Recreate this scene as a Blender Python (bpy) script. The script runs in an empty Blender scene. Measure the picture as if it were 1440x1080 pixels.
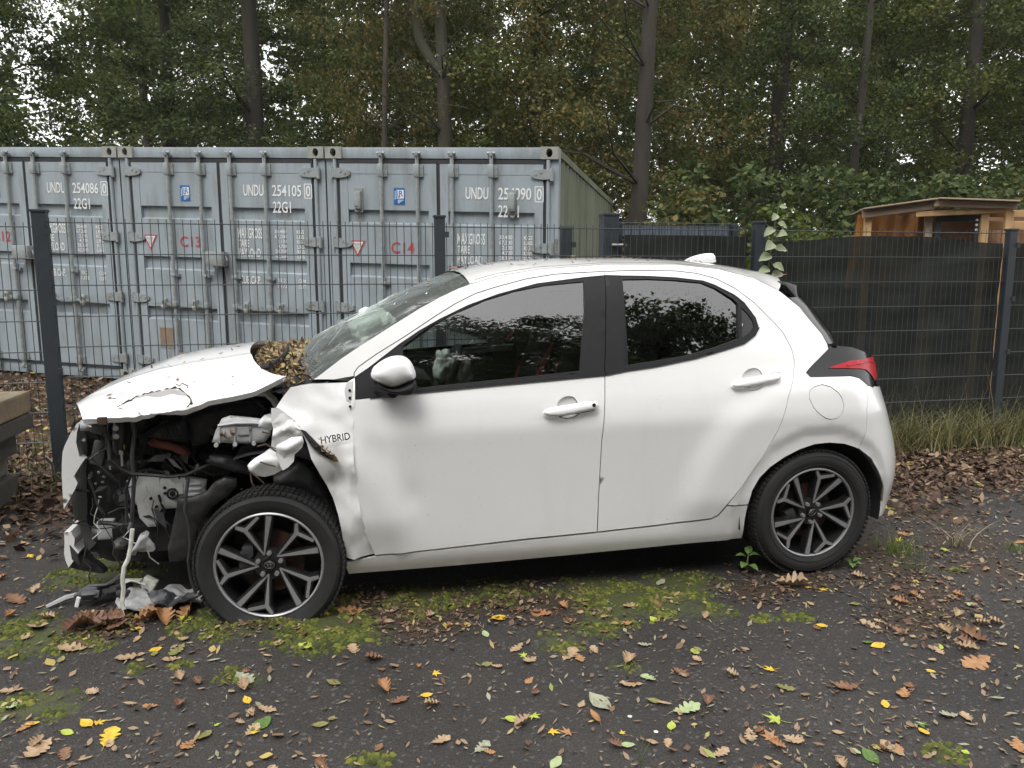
import bpy, bmesh, math, random
import numpy as np
from mathutils import Vector, Matrix, noise
from mathutils.geometry import delaunay_2d_cdt

scene = bpy.context.scene
COL = scene.collection
R = math.radians

# ---------------------------------------------------------------- camera, sky, sun, exposure
cam_data = bpy.data.cameras.new('camera')
cam_data.sensor_width = 36.0
cam_data.lens = 27.05
cam_data.clip_start = 0.05
cam_data.clip_end = 800.0
cam = bpy.data.objects.new('camera', cam_data)
COL.objects.link(cam)
cam.location = (0.0, 0.0, 1.5)
cam.rotation_euler = (R(90 - 8.5), 0.0, 0.0)
scene.camera = cam

SUN_ELEV, SUN_AZ = R(58), R(200)          # high behind the camera, veiled by cloud
world = bpy.data.worlds.new('World')
scene.world = world
world.use_nodes = True
wn = world.node_tree
for n in list(wn.nodes):
    wn.nodes.remove(n)
w_out = wn.nodes.new('ShaderNodeOutputWorld')
w_bg = wn.nodes.new('ShaderNodeBackground')
w_sky = wn.nodes.new('ShaderNodeTexSky')
w_sky.sky_type = 'NISHITA'
w_sky.sun_disc = False
w_sky.sun_elevation = SUN_ELEV
w_sky.sun_rotation = SUN_AZ
w_sky.air_density = 1.0
w_sky.dust_density = 4.0
w_sky.ozone_density = 1.0
w_hsv = wn.nodes.new('ShaderNodeHueSaturation')
w_hsv.inputs['Saturation'].default_value = 0.05
w_mix = wn.nodes.new('ShaderNodeMix')
w_mix.data_type = 'RGBA'
w_mix.inputs['Factor'].default_value = 0.65
w_mix.inputs[7].default_value = (11.2, 11.2, 11.2, 1.0)       # even cloud cover
w_bg.inputs['Strength'].default_value = 0.14
wn.links.new(w_sky.outputs['Color'], w_hsv.inputs['Color'])
wn.links.new(w_hsv.outputs['Color'], w_mix.inputs[6])
wn.links.new(w_mix.outputs[2], w_bg.inputs['Color'])
wn.links.new(w_bg.outputs['Background'], w_out.inputs['Surface'])

sun_data = bpy.data.lights.new('sun', 'SUN')
sun_data.energy = 1.1
sun_data.angle = R(25)
sun_data.color = (1.0, 0.96, 0.91)
sun = bpy.data.objects.new('sun', sun_data)
COL.objects.link(sun)
sun.location = (0, -10, 20)
# light travels from azimuth SUN_AZ (clockwise from +Y) at SUN_ELEV
sd = Vector((math.sin(SUN_AZ)*math.cos(SUN_ELEV), math.cos(SUN_AZ)*math.cos(SUN_ELEV), math.sin(SUN_ELEV)))
sun.rotation_euler = sd.to_track_quat('Z', 'Y').to_euler()

scene.view_settings.view_transform = 'Standard'
scene.view_settings.look = 'None'
scene.view_settings.exposure = 0.66
scene.view_settings.gamma = 1.0
scene.view_settings.use_curve_mapping = False
scene.render.engine = 'CYCLES'
scene.cycles.max_bounces = 8
scene.cycles.transparent_max_bounces = 16
scene.cycles.use_denoising = True

# ---------------------------------------------------------------- materials
def new_mat(name):
    m = bpy.data.materials.new(name)
    m.use_nodes = True
    nt = m.node_tree
    for n in list(nt.nodes):
        nt.nodes.remove(n)
    out = nt.nodes.new('ShaderNodeOutputMaterial')
    return m, nt, out

def ramp(nt, stops):
    r = nt.nodes.new('ShaderNodeValToRGB')
    el = r.color_ramp.elements
    while len(el) < len(stops):
        el.new(0.5)
    for e, (p, c) in zip(el, stops):
        e.position = p
        e.color = tuple(c) + ((1.0,) if len(c) == 3 else ())
    return r

def noise_node(nt, scale, detail=4.0, rough=0.55, coord='Object', vec_scale=None):
    tc = nt.nodes.new('ShaderNodeTexCoord')
    n = nt.nodes.new('ShaderNodeTexNoise')
    n.inputs['Scale'].default_value = scale
    n.inputs['Detail'].default_value = detail
    n.inputs['Roughness'].default_value = rough
    if vec_scale:
        mp = nt.nodes.new('ShaderNodeMapping')
        mp.inputs['Scale'].default_value = vec_scale
        nt.links.new(tc.outputs[coord], mp.inputs['Vector'])
        nt.links.new(mp.outputs['Vector'], n.inputs['Vector'])
    else:
        nt.links.new(tc.outputs[coord], n.inputs['Vector'])
    return n

def pm(name, base, rough=0.6, metal=0.0, var=0.12, scale=9.0, bump=0.0, bscale=60.0, spec=0.5, coat=0.0, stain=None, stain_amt=0.4, stain_scale=3.0, vec_scale=None, stain_lo=.48):
    """Principled with cloudy colour variation, optional stains of another colour and fine relief."""
    m, nt, out = new_mat(name)
    b = nt.nodes.new('ShaderNodeBsdfPrincipled')
    b.inputs['Roughness'].default_value = rough
    b.inputs['Metallic'].default_value = metal
    b.inputs['Specular IOR Level'].default_value = spec
    b.inputs['Coat Weight'].default_value = coat
    b.inputs['Coat Roughness'].default_value = 0.06
    nt.links.new(b.outputs[0], out.inputs[0])
    n = noise_node(nt, scale, 5.0, 0.6, vec_scale=vec_scale)
    lo = [c*(1-var) for c in base]; hi = [min(1, c*(1+var)) for c in base]
    r = ramp(nt, [(0.3, lo), (0.7, hi)])
    nt.links.new(n.outputs['Fac'], r.inputs['Fac'])
    col = r.outputs['Color']
    if stain:
        n2 = noise_node(nt, stain_scale, 8.0, 0.65, vec_scale=vec_scale)
        r2 = ramp(nt, [(stain_lo, (0, 0, 0)), (stain_lo+.2, (stain_amt,)*3)])
        nt.links.new(n2.outputs['Fac'], r2.inputs['Fac'])
        mx = nt.nodes.new('ShaderNodeMix'); mx.data_type = 'RGBA'
        mx.inputs[7].default_value = tuple(stain) + (1,)
        nt.links.new(r2.outputs['Color'], mx.inputs['Factor'])
        nt.links.new(col, mx.inputs[6])
        col = mx.outputs[2]
    nt.links.new(col, b.inputs['Base Color'])
    if bump:
        n3 = noise_node(nt, bscale, 4.0, 0.6)
        bp = nt.nodes.new('ShaderNodeBump')
        bp.inputs['Strength'].default_value = bump
        bp.inputs['Distance'].default_value = 0.01
        nt.links.new(n3.outputs['Fac'], bp.inputs['Height'])
        nt.links.new(bp.outputs['Normal'], b.inputs['Normal'])
    return m

def leaf_mat(name, stops, trans=0.35, rough=0.6):
    """Leaves: a colour for each leaf picked at random from STOPS, partly translucent."""
    m, nt, out = new_mat(name)
    g = nt.nodes.new('ShaderNodeNewGeometry')
    r = ramp(nt, stops)
    nt.links.new(g.outputs['Random Per Island'], r.inputs['Fac'])
    b = nt.nodes.new('ShaderNodeBsdfPrincipled')
    b.inputs['Roughness'].default_value = rough
    b.inputs['Specular IOR Level'].default_value = 0.3
    t = nt.nodes.new('ShaderNodeBsdfTranslucent')
    mx = nt.nodes.new('ShaderNodeMixShader')
    mx.inputs[0].default_value = trans
    nt.links.new(r.outputs['Color'], b.inputs['Base Color'])
    nt.links.new(r.outputs['Color'], t.inputs['Color'])
    nt.links.new(b.outputs[0], mx.inputs[1])
    nt.links.new(t.outputs[0], mx.inputs[2])
    nt.links.new(mx.outputs[0], out.inputs[0])
    return m

def thin_glass(name, tint, ior=1.65, rough=0.0, drops=0.0, sky_sheen=0.0):
    """A car pane: tinted see-through plus a mirror reflection that grows at grazing angles."""
    m, nt, out = new_mat(name)
    tr = nt.nodes.new('ShaderNodeBsdfTransparent')
    tr.inputs['Color'].default_value = tuple(tint) + (1,)
    gl = nt.nodes.new('ShaderNodeBsdfGlossy')
    gl.inputs['Roughness'].default_value = rough
    gl.inputs['Color'].default_value = (1, 1, 1, 1)
    fr = nt.nodes.new('ShaderNodeFresnel')
    fr.inputs['IOR'].default_value = ior
    mx = nt.nodes.new('ShaderNodeMixShader')
    nt.links.new(fr.outputs[0], mx.inputs[0])
    nt.links.new(tr.outputs[0], mx.inputs[1])
    nt.links.new(gl.outputs[0], mx.inputs[2])
    last = mx.outputs[0]
    if sky_sheen:  # pale diffuse film painted in for the sky's sheen on the pane
        df = nt.nodes.new('ShaderNodeBsdfDiffuse')
        df.inputs['Color'].default_value = (.55, .6, .58, 1)
        n = noise_node(nt, 14.0, 8.0, 0.75, vec_scale=(1, 1, 2.2))
        r = ramp(nt, [(.25, (sky_sheen*.45,)*3), (.8, (sky_sheen,)*3)])
        nt.links.new(n.outputs['Fac'], r.inputs['Fac'])
        m2 = nt.nodes.new('ShaderNodeMixShader')
        nt.links.new(r.outputs['Color'], m2.inputs[0])
        nt.links.new(last, m2.inputs[1]); nt.links.new(df.outputs[0], m2.inputs[2])
        last = m2.outputs[0]
    if drops:
        tc = nt.nodes.new('ShaderNodeTexCoord')
        vo = nt.nodes.new('ShaderNodeTexVoronoi')
        vo.inputs['Scale'].default_value = 75.0
        nt.links.new(tc.outputs['Object'], vo.inputs['Vector'])
        r = ramp(nt, [(.10, (1, 1, 1)), (.30, (0, 0, 0))])
        nt.links.new(vo.outputs['Distance'], r.inputs['Fac'])
        bp = nt.nodes.new('ShaderNodeBump')
        bp.inputs['Strength'].default_value = drops
        bp.inputs['Distance'].default_value = 0.004
        nt.links.new(r.outputs['Color'], bp.inputs['Height'])
        nt.links.new(bp.outputs['Normal'], gl.inputs['Normal'])
        nt.links.new(bp.outputs['Normal'], fr.inputs['Normal'])
    nt.links.new(last, out.inputs[0])
    return m

# ---------------------------------------------------------------- mesh helpers
class MB:
    """Collects boxes, tubes, bars and sheets, then links them as ONE mesh object."""
    def __init__(self):
        self.v, self.f, self.m = [], [], []
        self.mi = 0
    def add(self, verts, faces):
        o = len(self.v)
        self.v += [tuple(p) for p in verts]
        self.f += [tuple(i+o for i in f) for f in faces]
        self.m += [self.mi]*len(faces)
        return self
    def box(self, c, s, rot=None, taper=1.0):
        hx, hy, hz = s[0]/2, s[1]/2, s[2]/2
        P = [Vector((x*(taper if z > 0 else 1), y*(taper if z > 0 else 1), z)) for x in (-hx, hx) for y in (-hy, hy) for z in (-hz, hz)]
        M = rot if rot is not None else Matrix.Identity(3)
        P = [M @ p + Vector(c) for p in P]
        return self.add(P, [(0, 1, 3, 2), (4, 6, 7, 5), (0, 4, 5, 1), (2, 3, 7, 6), (0, 2, 6, 4), (1, 5, 7, 3)])
    def bbox(self, c, s, b=.01, rot=None):
        """A box with bevelled edges."""
        bm = bmesh.new()
        bmesh.ops.create_cube(bm, size=1.0)
        for q in bm.verts:
            q.co = Vector((q.co.x*s[0], q.co.y*s[1], q.co.z*s[2]))
        bmesh.ops.bevel(bm, geom=list(bm.edges), offset=min(b, min(s)*.45), segments=2, affect='EDGES', profile=.6)
        M = rot if rot is not None else Matrix.Identity(3)
        bm.verts.index_update()
        self.add([M @ q.co + Vector(c) for q in bm.verts], [tuple(x.index for x in f.verts) for f in bm.faces])
        bm.free()
        return self
    def tube(self, pts, r, n=6, cap=True):
        pts = [Vector(p) for p in pts]
        rr = r if isinstance(r, (list, tuple)) else [r]*len(pts)
        V, Fc = [], []
        prev = None
        for i, p in enumerate(pts):
            d = (pts[min(i+1, len(pts)-1)] - pts[max(i-1, 0)])
            if d.length < 1e-9:
                d = Vector((0, 0, 1))
            d.normalize()
            if prev is None:
                a = Vector((0, 0, 1)) if abs(d.z) < .9 else Vector((1, 0, 0))
                x = d.cross(a).normalized()
            else:
                x = (prev - d*prev.dot(d))
                x = x.normalized() if x.length > 1e-6 else d.orthogonal().normalized()
            prev = x
            y = d.cross(x)
            for k in range(n):
                t = 2*math.pi*k/n
                V.append(p + (x*math.cos(t) + y*math.sin(t))*rr[i])
        for i in range(len(pts)-1):
            for k in range(n):
                a, b = i*n+k, i*n+(k+1) % n
                Fc.append((a, b, b+n, a+n))
        if cap:
            Fc.append(tuple(range(n-1, -1, -1)))
            Fc.append(tuple((len(pts)-1)*n + k for k in range(n)))
        return self.add(V, Fc)
    def cyl(self, p0, p1, r, n=12, r1=None):
        return self.tube([p0, p1], [r, r if r1 is None else r1], n)
    def prism(self, poly, origin, ax, ay, az, depth):
        """Closed outline POLY in the plane (ax, ay) at origin, extruded by depth along az."""
        o, ax, ay, az = Vector(origin), Vector(ax), Vector(ay), Vector(az)
        n = len(poly)
        A = [o + ax*p[0] + ay*p[1] for p in poly]
        B = [q + az*depth for q in A]
        return self.add(A + B, [tuple(range(n))] + [tuple(range(2*n-1, n-1, -1))] + [(i, i+n, (i+1) % n + n, (i+1) % n) for i in range(n)])
    def grid(self, P):
        """A sheet from a 2-D array of points."""
        nr, nc = len(P), len(P[0])
        return self.add([q for row in P for q in row], [(i*nc+j, i*nc+j+1, (i+1)*nc+j+1, (i+1)*nc+j) for i in range(nr-1) for j in range(nc-1)])
    def build(self, name, mat, parent=None, smooth=False, sharp=35, loc=None):
        me = bpy.data.meshes.new(name)
        me.from_pydata(self.v, [], self.f)
        mats = mat if isinstance(mat, (list, tuple)) else [mat]
        for m in mats:
            me.materials.append(m)
        if len(mats) > 1:
            me.polygons.foreach_set('material_index', self.m)
        me.update()
        fix_normals(me)
        if smooth:
            me.polygons.foreach_set('use_smooth', [True]*len(me.polygons))
            me.set_sharp_from_angle(angle=R(sharp))
        o = bpy.data.objects.new(name, me)
        COL.objects.link(o)
        if parent is not None:
            o.parent = parent
        if loc is not None:
            o.location = loc
        return o

def fix_normals(me):
    bm = bmesh.new(); bm.from_mesh(me)
    bmesh.ops.recalc_face_normals(bm, faces=bm.faces)
    bm.to_mesh(me); bm.free()

def tag(o, label=None, cat=None, group=None, kind=None):
    if label: o['label'] = label
    if cat: o['category'] = cat
    if group: o['group'] = group
    if kind: o['kind'] = kind
    return o

def thing(name, label, cat, loc=(0, 0, 0), rotz=0.0, group=None, parent=None):
    o = bpy.data.objects.new(name, None)
    o.empty_display_size = .2
    COL.objects.link(o)
    o.location = loc
    o.rotation_euler = (0, 0, rotz)
    if parent is not None:
        o.parent = parent
    return tag(o, label, cat, group)

def empty_part(name, parent, loc=(0, 0, 0), rot=(0, 0, 0)):
    o = bpy.data.objects.new(name, None)
    COL.objects.link(o)
    o.parent = parent
    o.location = loc
    o.rotation_euler = rot
    return o

def link_mesh(name, me, parent=None, loc=(0, 0, 0), rot=(0, 0, 0), sc=(1, 1, 1)):
    o = bpy.data.objects.new(name, me)
    COL.objects.link(o)
    o.location = loc; o.rotation_euler = rot; o.scale = sc
    if parent is not None:
        o.parent = parent
    return o

def raw_mesh(name, V, Fc, mat, smooth=False):
    """Large meshes straight from numpy arrays (all faces with the same corner count)."""
    V = np.asarray(V, np.float32); Fc = np.asarray(Fc, np.int32)
    me = bpy.data.meshes.new(name)
    k = Fc.shape[1]
    me.vertices.add(len(V)); me.vertices.foreach_set('co', V.ravel())
    me.loops.add(Fc.size); me.loops.foreach_set('vertex_index', Fc.ravel())
    me.polygons.add(len(Fc)); me.polygons.foreach_set('loop_start', np.arange(0, Fc.size, k, dtype=np.int32))
    me.materials.append(mat)
    me.update(calc_edges=True)
    if smooth:
        me.polygons.foreach_set('use_smooth', [True]*len(Fc))
    return me

_TEXT = {}
def text_mesh(body, size):
    key = (body, size)
    if key not in _TEXT:
        c = bpy.data.curves.new('lettering', 'FONT')
        c.body = body; c.size = size; c.resolution_u = 3; c.offset = .012
        o = bpy.data.objects.new('lettering', c)
        _TEXT[key] = bpy.data.meshes.new_from_object(o)
        bpy.data.objects.remove(o)
        bpy.data.curves.remove(c)
    return _TEXT[key]

def lettering(body, height, mat, parent, M, width=None, narrow=.62, name='lettering', bold=0.0):
    """Flat letters; M (4x4) takes the text plane (x right, y up) into the parent's space."""
    src = text_mesh(body, 1.0)
    n = len(src.vertices)
    co = np.empty(n*3, np.float32); src.vertices.foreach_get('co', co); co = co.reshape(-1, 3)
    x0, x1, y0, y1 = co[:, 0].min(), co[:, 0].max(), co[:, 1].min(), co[:, 1].max()
    sy = height/(y1-y0)
    sx = width/(x1-x0) if width else sy*narrow
    q = [((p[0]-x0)*sx, (p[1]-y0)*sy, 0.0) for p in co.tolist()]
    me = bpy.data.meshes.new(name)
    me.from_pydata(q, [], [tuple(p.vertices) for p in src.polygons])
    me.update()
    me.materials.append(mat)
    o = bpy.data.objects.new(name, me)
    COL.objects.link(o); o.parent = parent
    o.matrix_local = M
    return o

def frame(o, x, y):
    x = Vector(x).normalized(); z = x.cross(Vector(y)).normalized(); y = z.cross(x)
    M = Matrix((x, y, z)).transposed().to_4x4()
    M.translation = Vector(o)
    return M

def pip(px, py, poly):
    """Vectorised point-in-polygon."""
    poly = np.asarray(poly); inside = np.zeros(len(px), bool)
    x0, y0 = poly[-1]
    for x1, y1 in poly:
        c = ((y1 > py) != (y0 > py))
        with np.errstate(divide='ignore', invalid='ignore'):
            xi = (x0-x1)*(py-y1)/(y0-y1) + x1
        inside ^= c & (px < xi)
        x0, y0 = x1, y1
    return inside

def densify(poly, res):
    out = []
    n = len(poly)
    for i in range(n):
        a, b = np.array(poly[i], float), np.array(poly[(i+1) % n], float)
        k = max(1, int(math.ceil(np.linalg.norm(b-a)/res)))
        for j in range(k):
            out.append(a + (b-a)*j/k)
    return np.array(out)

def inset(P, d):
    if d == 0: return P
    area = .5*np.sum(P[:, 0]*np.roll(P[:, 1], -1) - np.roll(P[:, 0], -1)*P[:, 1])
    t = np.roll(P, -1, 0) - np.roll(P, 1, 0)
    t /= np.maximum(np.linalg.norm(t, axis=1, keepdims=True), 1e-9)
    nrm = np.stack([-t[:, 1], t[:, 0]], 1)*(1 if area > 0 else -1)
    return P + nrm*d

def chaikin(poly, it=1):
    P = [np.array(p, float) for p in poly]
    for _ in range(it):
        Q = []
        for i in range(len(P)):
            a, b = P[i], P[(i+1) % len(P)]
            Q += [a*.75+b*.25, a*.25+b*.75]
        P = Q
    return [tuple(p) for p in P]

def tri_poly(outer, holes=(), res=.03, gap=0.0):
    """Triangulate an outline with holes on an even inner grid: points, triangles."""
    loops = [inset(densify(outer, res), gap)] + [inset(densify(h, res), -gap) for h in holes]
    O = loops[0]
    x0, y0 = O.min(0); x1, y1 = O.max(0)
    gx, gy = np.meshgrid(np.arange(x0, x1, res), np.arange(y0, y1, res*.87))
    gx = gx + (np.arange(gx.shape[0]) % 2)[:, None]*res*.5
    g = np.stack([gx.ravel(), gy.ravel()], 1)
    keep = pip(g[:, 0], g[:, 1], O)
    for h in loops[1:]:
        keep &= ~pip(g[:, 0], g[:, 1], h)
    g = g[keep]
    B = np.concatenate(loops)
    if len(g):
        d = np.min(np.hypot(g[:, None, 0]-B[None, :, 0], g[:, None, 1]-B[None, :, 1]), axis=1)
        g = g[d > res*.55]
    pts = [Vector(p) for p in B] + [Vector(p) for p in g]
    edges, o = [], 0
    for L in loops:
        n = len(L)
        edges += [(o+i, o+(i+1) % n) for i in range(n)]
        o += n
    V, _e, T, _a, _b, _c = delaunay_2d_cdt(pts, edges, [], 0, 1e-6)
    V = np.array([tuple(v) for v in V]); T = np.array([t for t in T if len(t) == 3])
    c = V[T].mean(1)
    keep = pip(c[:, 0], c[:, 1], loops[0])
    for h in loops[1:]:
        keep &= ~pip(c[:, 0], c[:, 1], h)
    return V, T[keep]

def rim_edges(T):
    cnt = {}
    for t in T:
        for a, b in ((t[0], t[1]), (t[1], t[2]), (t[2], t[0])):
            k = (min(a, b), max(a, b))
            cnt[k] = None if k in cnt else (a, b)
    return [e for e in cnt.values() if e is not None]

def nz(x, y, z=0.0):
    return noise.noise(Vector((x, y, z)))

MOSS_SPOTS = [(-2.12, 3.58, 0.15), (-1.72, 3.08, 0.12), (-1.92, 2.96, 0.18), (-2.09, 3.08, 0.14), (-1.73, 2.93, 0.12), (-1.26, 3.07, 0.16), (-1.12, 3.05, 0.18), (-0.93, 3.16, 0.20), (-0.77, 3.14, 0.22), (-0.65, 3.02, 0.16), (-0.81, 2.96, 0.18), (-0.51, 3.29, 0.20), (-0.33, 3.35, 0.20), (-0.07, 3.43, 0.16), (0.37, 3.45, 0.18), (0.46, 3.29, 0.22), (0.59, 3.35, 0.20), (0.71, 3.29, 0.16), (0.39, 3.08, 0.12), (0.82, 3.52, 0.18), (-1.65, 2.51, 0.10), (-1.55, 2.45, 0.08), (-1.70, 2.44, 0.09), (-0.96, 2.63, 0.05), (-1.03, 2.65, 0.06), (-0.44, 2.17, 0.06), (1.09, 3.14, 0.05), (0.88, 3.21, 0.10), (2.22, 3.66, 0.06), (1.24, 3.16, 0.06), (-2.09, 3.71, 0.18), (-1.86, 3.58, 0.15), (1.36, 2.20, 0.06), (0.41, 2.76, 0.05), (0.50, 2.70, 0.05), (0.20, 2.93, 0.10), (-1.26, 2.73, 0.04), (-1.42, 2.70, 0.05)]
HUMUS_SPOTS = [(1.91, 3.71, 0.22), (1.91, 3.45, 0.18), (1.97, 4.01, 0.22), (1.82, 3.15, 0.20), (1.69, 3.08, 0.15), (1.42, 3.58, 0.15), (1.14, 3.45, 0.15), (0.00, 3.33, 0.20), (-0.23, 3.29, 0.20), (0.19, 3.29, 0.20), (-0.49, 3.15, 0.15), (-0.36, 3.08, 0.15), (-0.64, 3.29, 0.15), (-1.67, 3.15, 0.15), (-1.72, 3.02, 0.12), (-1.09, 3.08, 0.12), (2.45, 4.93, 0.25), (2.53, 4.63, 0.30), (2.50, 4.12, 0.25), (2.45, 3.71, 0.20), (1.87, 3.37, 0.20)]
rnd = random.Random(7)
rng = np.random.default_rng(11)

# ---------------------------------------------------------------- ground
def sst(x):
    x = np.clip(x, 0, 1); return x*x*(3-2*x)

def ground_z(x, y):
    """The lot is level; behind its edge the ground climbs gently towards the left."""
    lift = np.maximum(0.0, .035*(1.5-np.maximum(x, -9.0)))
    heap = .035*np.exp(-((x+1.02)/.45)**2 - ((y-3.08)/.40)**2)       # soil and moss gathered at the flat tyre
    return heap + lift*sst((y-4.0)/1.4) + .02*np.sin(x*.7)*sst((y-12)/10)

def asphalt_edge(x):
    return 5.05 + .10*x + .10*np.sin(x*2.3) + .06*np.sin(x*6.1+1)

def litter_ground_mat():
    m, nt, out = new_mat('leaf_mould')
    b = nt.nodes.new('ShaderNodeBsdfPrincipled'); b.inputs['Roughness'].default_value = .95
    b.inputs['Specular IOR Level'].default_value = .15
    n1 = noise_node(nt, 2.0, 6, .6); n2 = noise_node(nt, 28.0, 6, .7)
    r1 = ramp(nt, [(.35, (.035, .024, .016)), (.55, (.075, .050, .032)), (.72, (.06, .065, .03))])
    r2 = ramp(nt, [(.3, (.35, .35, .35)), (.75, (1.35, 1.3, 1.2))])
    mx = nt.nodes.new('ShaderNodeMix'); mx.data_type = 'RGBA'; mx.blend_type = 'MULTIPLY'; mx.inputs['Factor'].default_value = 1
    nt.links.new(n1.outputs['Fac'], r1.inputs['Fac']); nt.links.new(n2.outputs['Fac'], r2.inputs['Fac'])
    nt.links.new(r1.outputs['Color'], mx.inputs[6]); nt.links.new(r2.outputs['Color'], mx.inputs[7])
    nt.links.new(mx.outputs[2], b.inputs['Base Color'])
    bp = nt.nodes.new('ShaderNodeBump'); bp.inputs['Strength'].default_value = .8; bp.inputs['Distance'].default_value = .02
    nt.links.new(n2.outputs['Fac'], bp.inputs['Height']); nt.links.new(bp.outputs['Normal'], b.inputs['Normal'])
    nt.links.new(b.outputs[0], out.inputs[0])
    return m

def asphalt_mat():
    m, nt, out = new_mat('asphalt')
    b = nt.nodes.new('ShaderNodeBsdfPrincipled'); b.inputs['Roughness'].default_value = .68
    b.inputs['Specular IOR Level'].default_value = .35
    tc = nt.nodes.new('ShaderNodeTexCoord')
    grain = noise_node(nt, 190.0, 3, .7); patch = noise_node(nt, 1.3, 5, .6); mid = noise_node(nt, 35.0, 4, .65)
    vo = nt.nodes.new('ShaderNodeTexVoronoi'); vo.inputs['Scale'].default_value = 95.0
    nt.links.new(tc.outputs['Object'], vo.inputs['Vector'])
    rp = ramp(nt, [(.3, (.024, .0215, .020)), (.7, (.043, .039, .0365))])
    nt.links.new(patch.outputs['Fac'], rp.inputs['Fac'])
    rg = ramp(nt, [(.32, (.45,)*3), (.55, (1.0,)*3), (.72, (2.1, 2.0, 2.0))])
    nt.links.new(grain.outputs['Fac'], rg.inputs['Fac'])
    m1 = nt.nodes.new('ShaderNodeMix'); m1.data_type = 'RGBA'; m1.blend_type = 'MULTIPLY'; m1.inputs['Factor'].default_value = 1
    nt.links.new(rp.outputs['Color'], m1.inputs[6]); nt.links.new(rg.outputs['Color'], m1.inputs[7])
    # pale chips of stone
    rs = ramp(nt, [(.93, (0, 0, 0)), (.97, (.35,)*3)])
    cs = nt.nodes.new('ShaderNodeSeparateColor'); nt.links.new(vo.outputs['Color'], cs.inputs[0])
    nt.links.new(cs.outputs[0], rs.inputs['Fac'])
    m2 = nt.nodes.new('ShaderNodeMix'); m2.data_type = 'RGBA'; m2.inputs[7].default_value = (.16, .155, .15, 1)
    nt.links.new(rs.outputs['Color'], m2.inputs['Factor']); nt.links.new(m1.outputs[2], m2.inputs[6])
    # moss and brown humus, patchy, from attributes painted on the sheet
    at = nt.nodes.new('ShaderNodeAttribute'); at.attribute_name = 'moss'
    mm = nt.nodes.new('ShaderNodeMath'); mm.operation = 'ADD'
    nt.links.new(at.outputs['Fac'], mm.inputs[0])
    ms = nt.nodes.new('ShaderNodeMath'); ms.operation = 'MULTIPLY_ADD'; ms.inputs[1].default_value = 1.5; ms.inputs[2].default_value = -.75
    nt.links.new(mid.outputs['Fac'], ms.inputs[0]); nt.links.new(ms.outputs[0], mm.inputs[1])
    rm = ramp(nt, [(.42, (0, 0, 0)), (.78, (.85,)*3)])
    nt.links.new(mm.outputs[0], rm.inputs['Fac'])
    m3 = nt.nodes.new('ShaderNodeMix'); m3.data_type = 'RGBA'; m3.inputs[7].default_value = (.060, .072, .018, 1)
    nt.links.new(rm.outputs['Color'], m3.inputs['Factor']); nt.links.new(m2.outputs[2], m3.inputs[6])
    ad = nt.nodes.new('ShaderNodeAttribute'); ad.attribute_name = 'humus'
    md = nt.nodes.new('ShaderNodeMath'); md.operation = 'ADD'
    nt.links.new(ad.outputs['Fac'], md.inputs[0]); nt.links.new(ms.outputs[0], md.inputs[1])
    rd = ramp(nt, [(.4, (0, 0, 0)), (.75, (.8,)*3)])
    nt.links.new(md.outputs[0], rd.inputs['Fac'])
    m4 = nt.nodes.new('ShaderNodeMix'); m4.data_type = 'RGBA'; m4.inputs[7].default_value = (.045, .030, .018, 1)
    nt.links.new(rd.outputs['Color'], m4.inputs['Factor']); nt.links.new(m3.outputs[2], m4.inputs[6])
    nt.links.new(m4.outputs[2], b.inputs['Base Color'])
    ba = nt.nodes.new('ShaderNodeMath'); ba.operation = 'ADD'
    nt.links.new(grain.outputs['Fac'], ba.inputs[0]); nt.links.new(vo.outputs['Distance'], ba.inputs[1])
    bp = nt.nodes.new('ShaderNodeBump'); bp.inputs['Strength'].default_value = .55; bp.inputs['Distance'].default_value = .006
    nt.links.new(ba.outputs[0], bp.inputs['Height']); nt.links.new(bp.outputs['Normal'], b.inputs['Normal'])
    nt.links.new(b.outputs[0], out.inputs[0])
    return m

M_MOULD = litter_ground_mat()
M_ASPHALT = asphalt_mat()

def sheet(name, xs, ys, zf, mat):
    X, Y = np.meshgrid(xs, ys)
    Zv = zf(X, Y)
    V = np.stack([X, Y, Zv], -1).reshape(-1, 3)
    nc, nr = len(xs), len(ys)
    i, j = np.meshgrid(np.arange(nr-1), np.arange(nc-1), indexing='ij')
    a = (i*nc+j).ravel()
    Fc = np.stack([a, a+1, a+nc+1, a+nc], 1)
    return V, Fc

gx = np.concatenate([np.linspace(-300, -20, 15), np.linspace(-18, 18, 91), np.linspace(20, 300, 15)])
gy = np.concatenate([np.linspace(-300, -12, 15), np.linspace(-10, 30, 101), np.linspace(33, 320, 15)])
V, Fc = sheet('ground', gx, gy, lambda x, y: ground_z(x, y) - .07*(y < asphalt_edge(np.clip(x, -30, 30))-.25), M_MOULD)
ground = link_mesh('ground', raw_mesh('ground', V, Fc, M_MOULD, True)); tag(ground, kind='structure')

# moss grows in patches along the car and in the hollows of the lot
MOSS = MOSS_SPOTS
HUMUS = HUMUS_SPOTS
def spots(L, X, Y):
    m = np.zeros_like(X)
    for x, y, r in L:
        m = np.maximum(m, 1.0 - np.hypot(X-x, (Y-y)*1.2)/(r*1.9))
    return np.clip(m, 0, 1)

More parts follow.
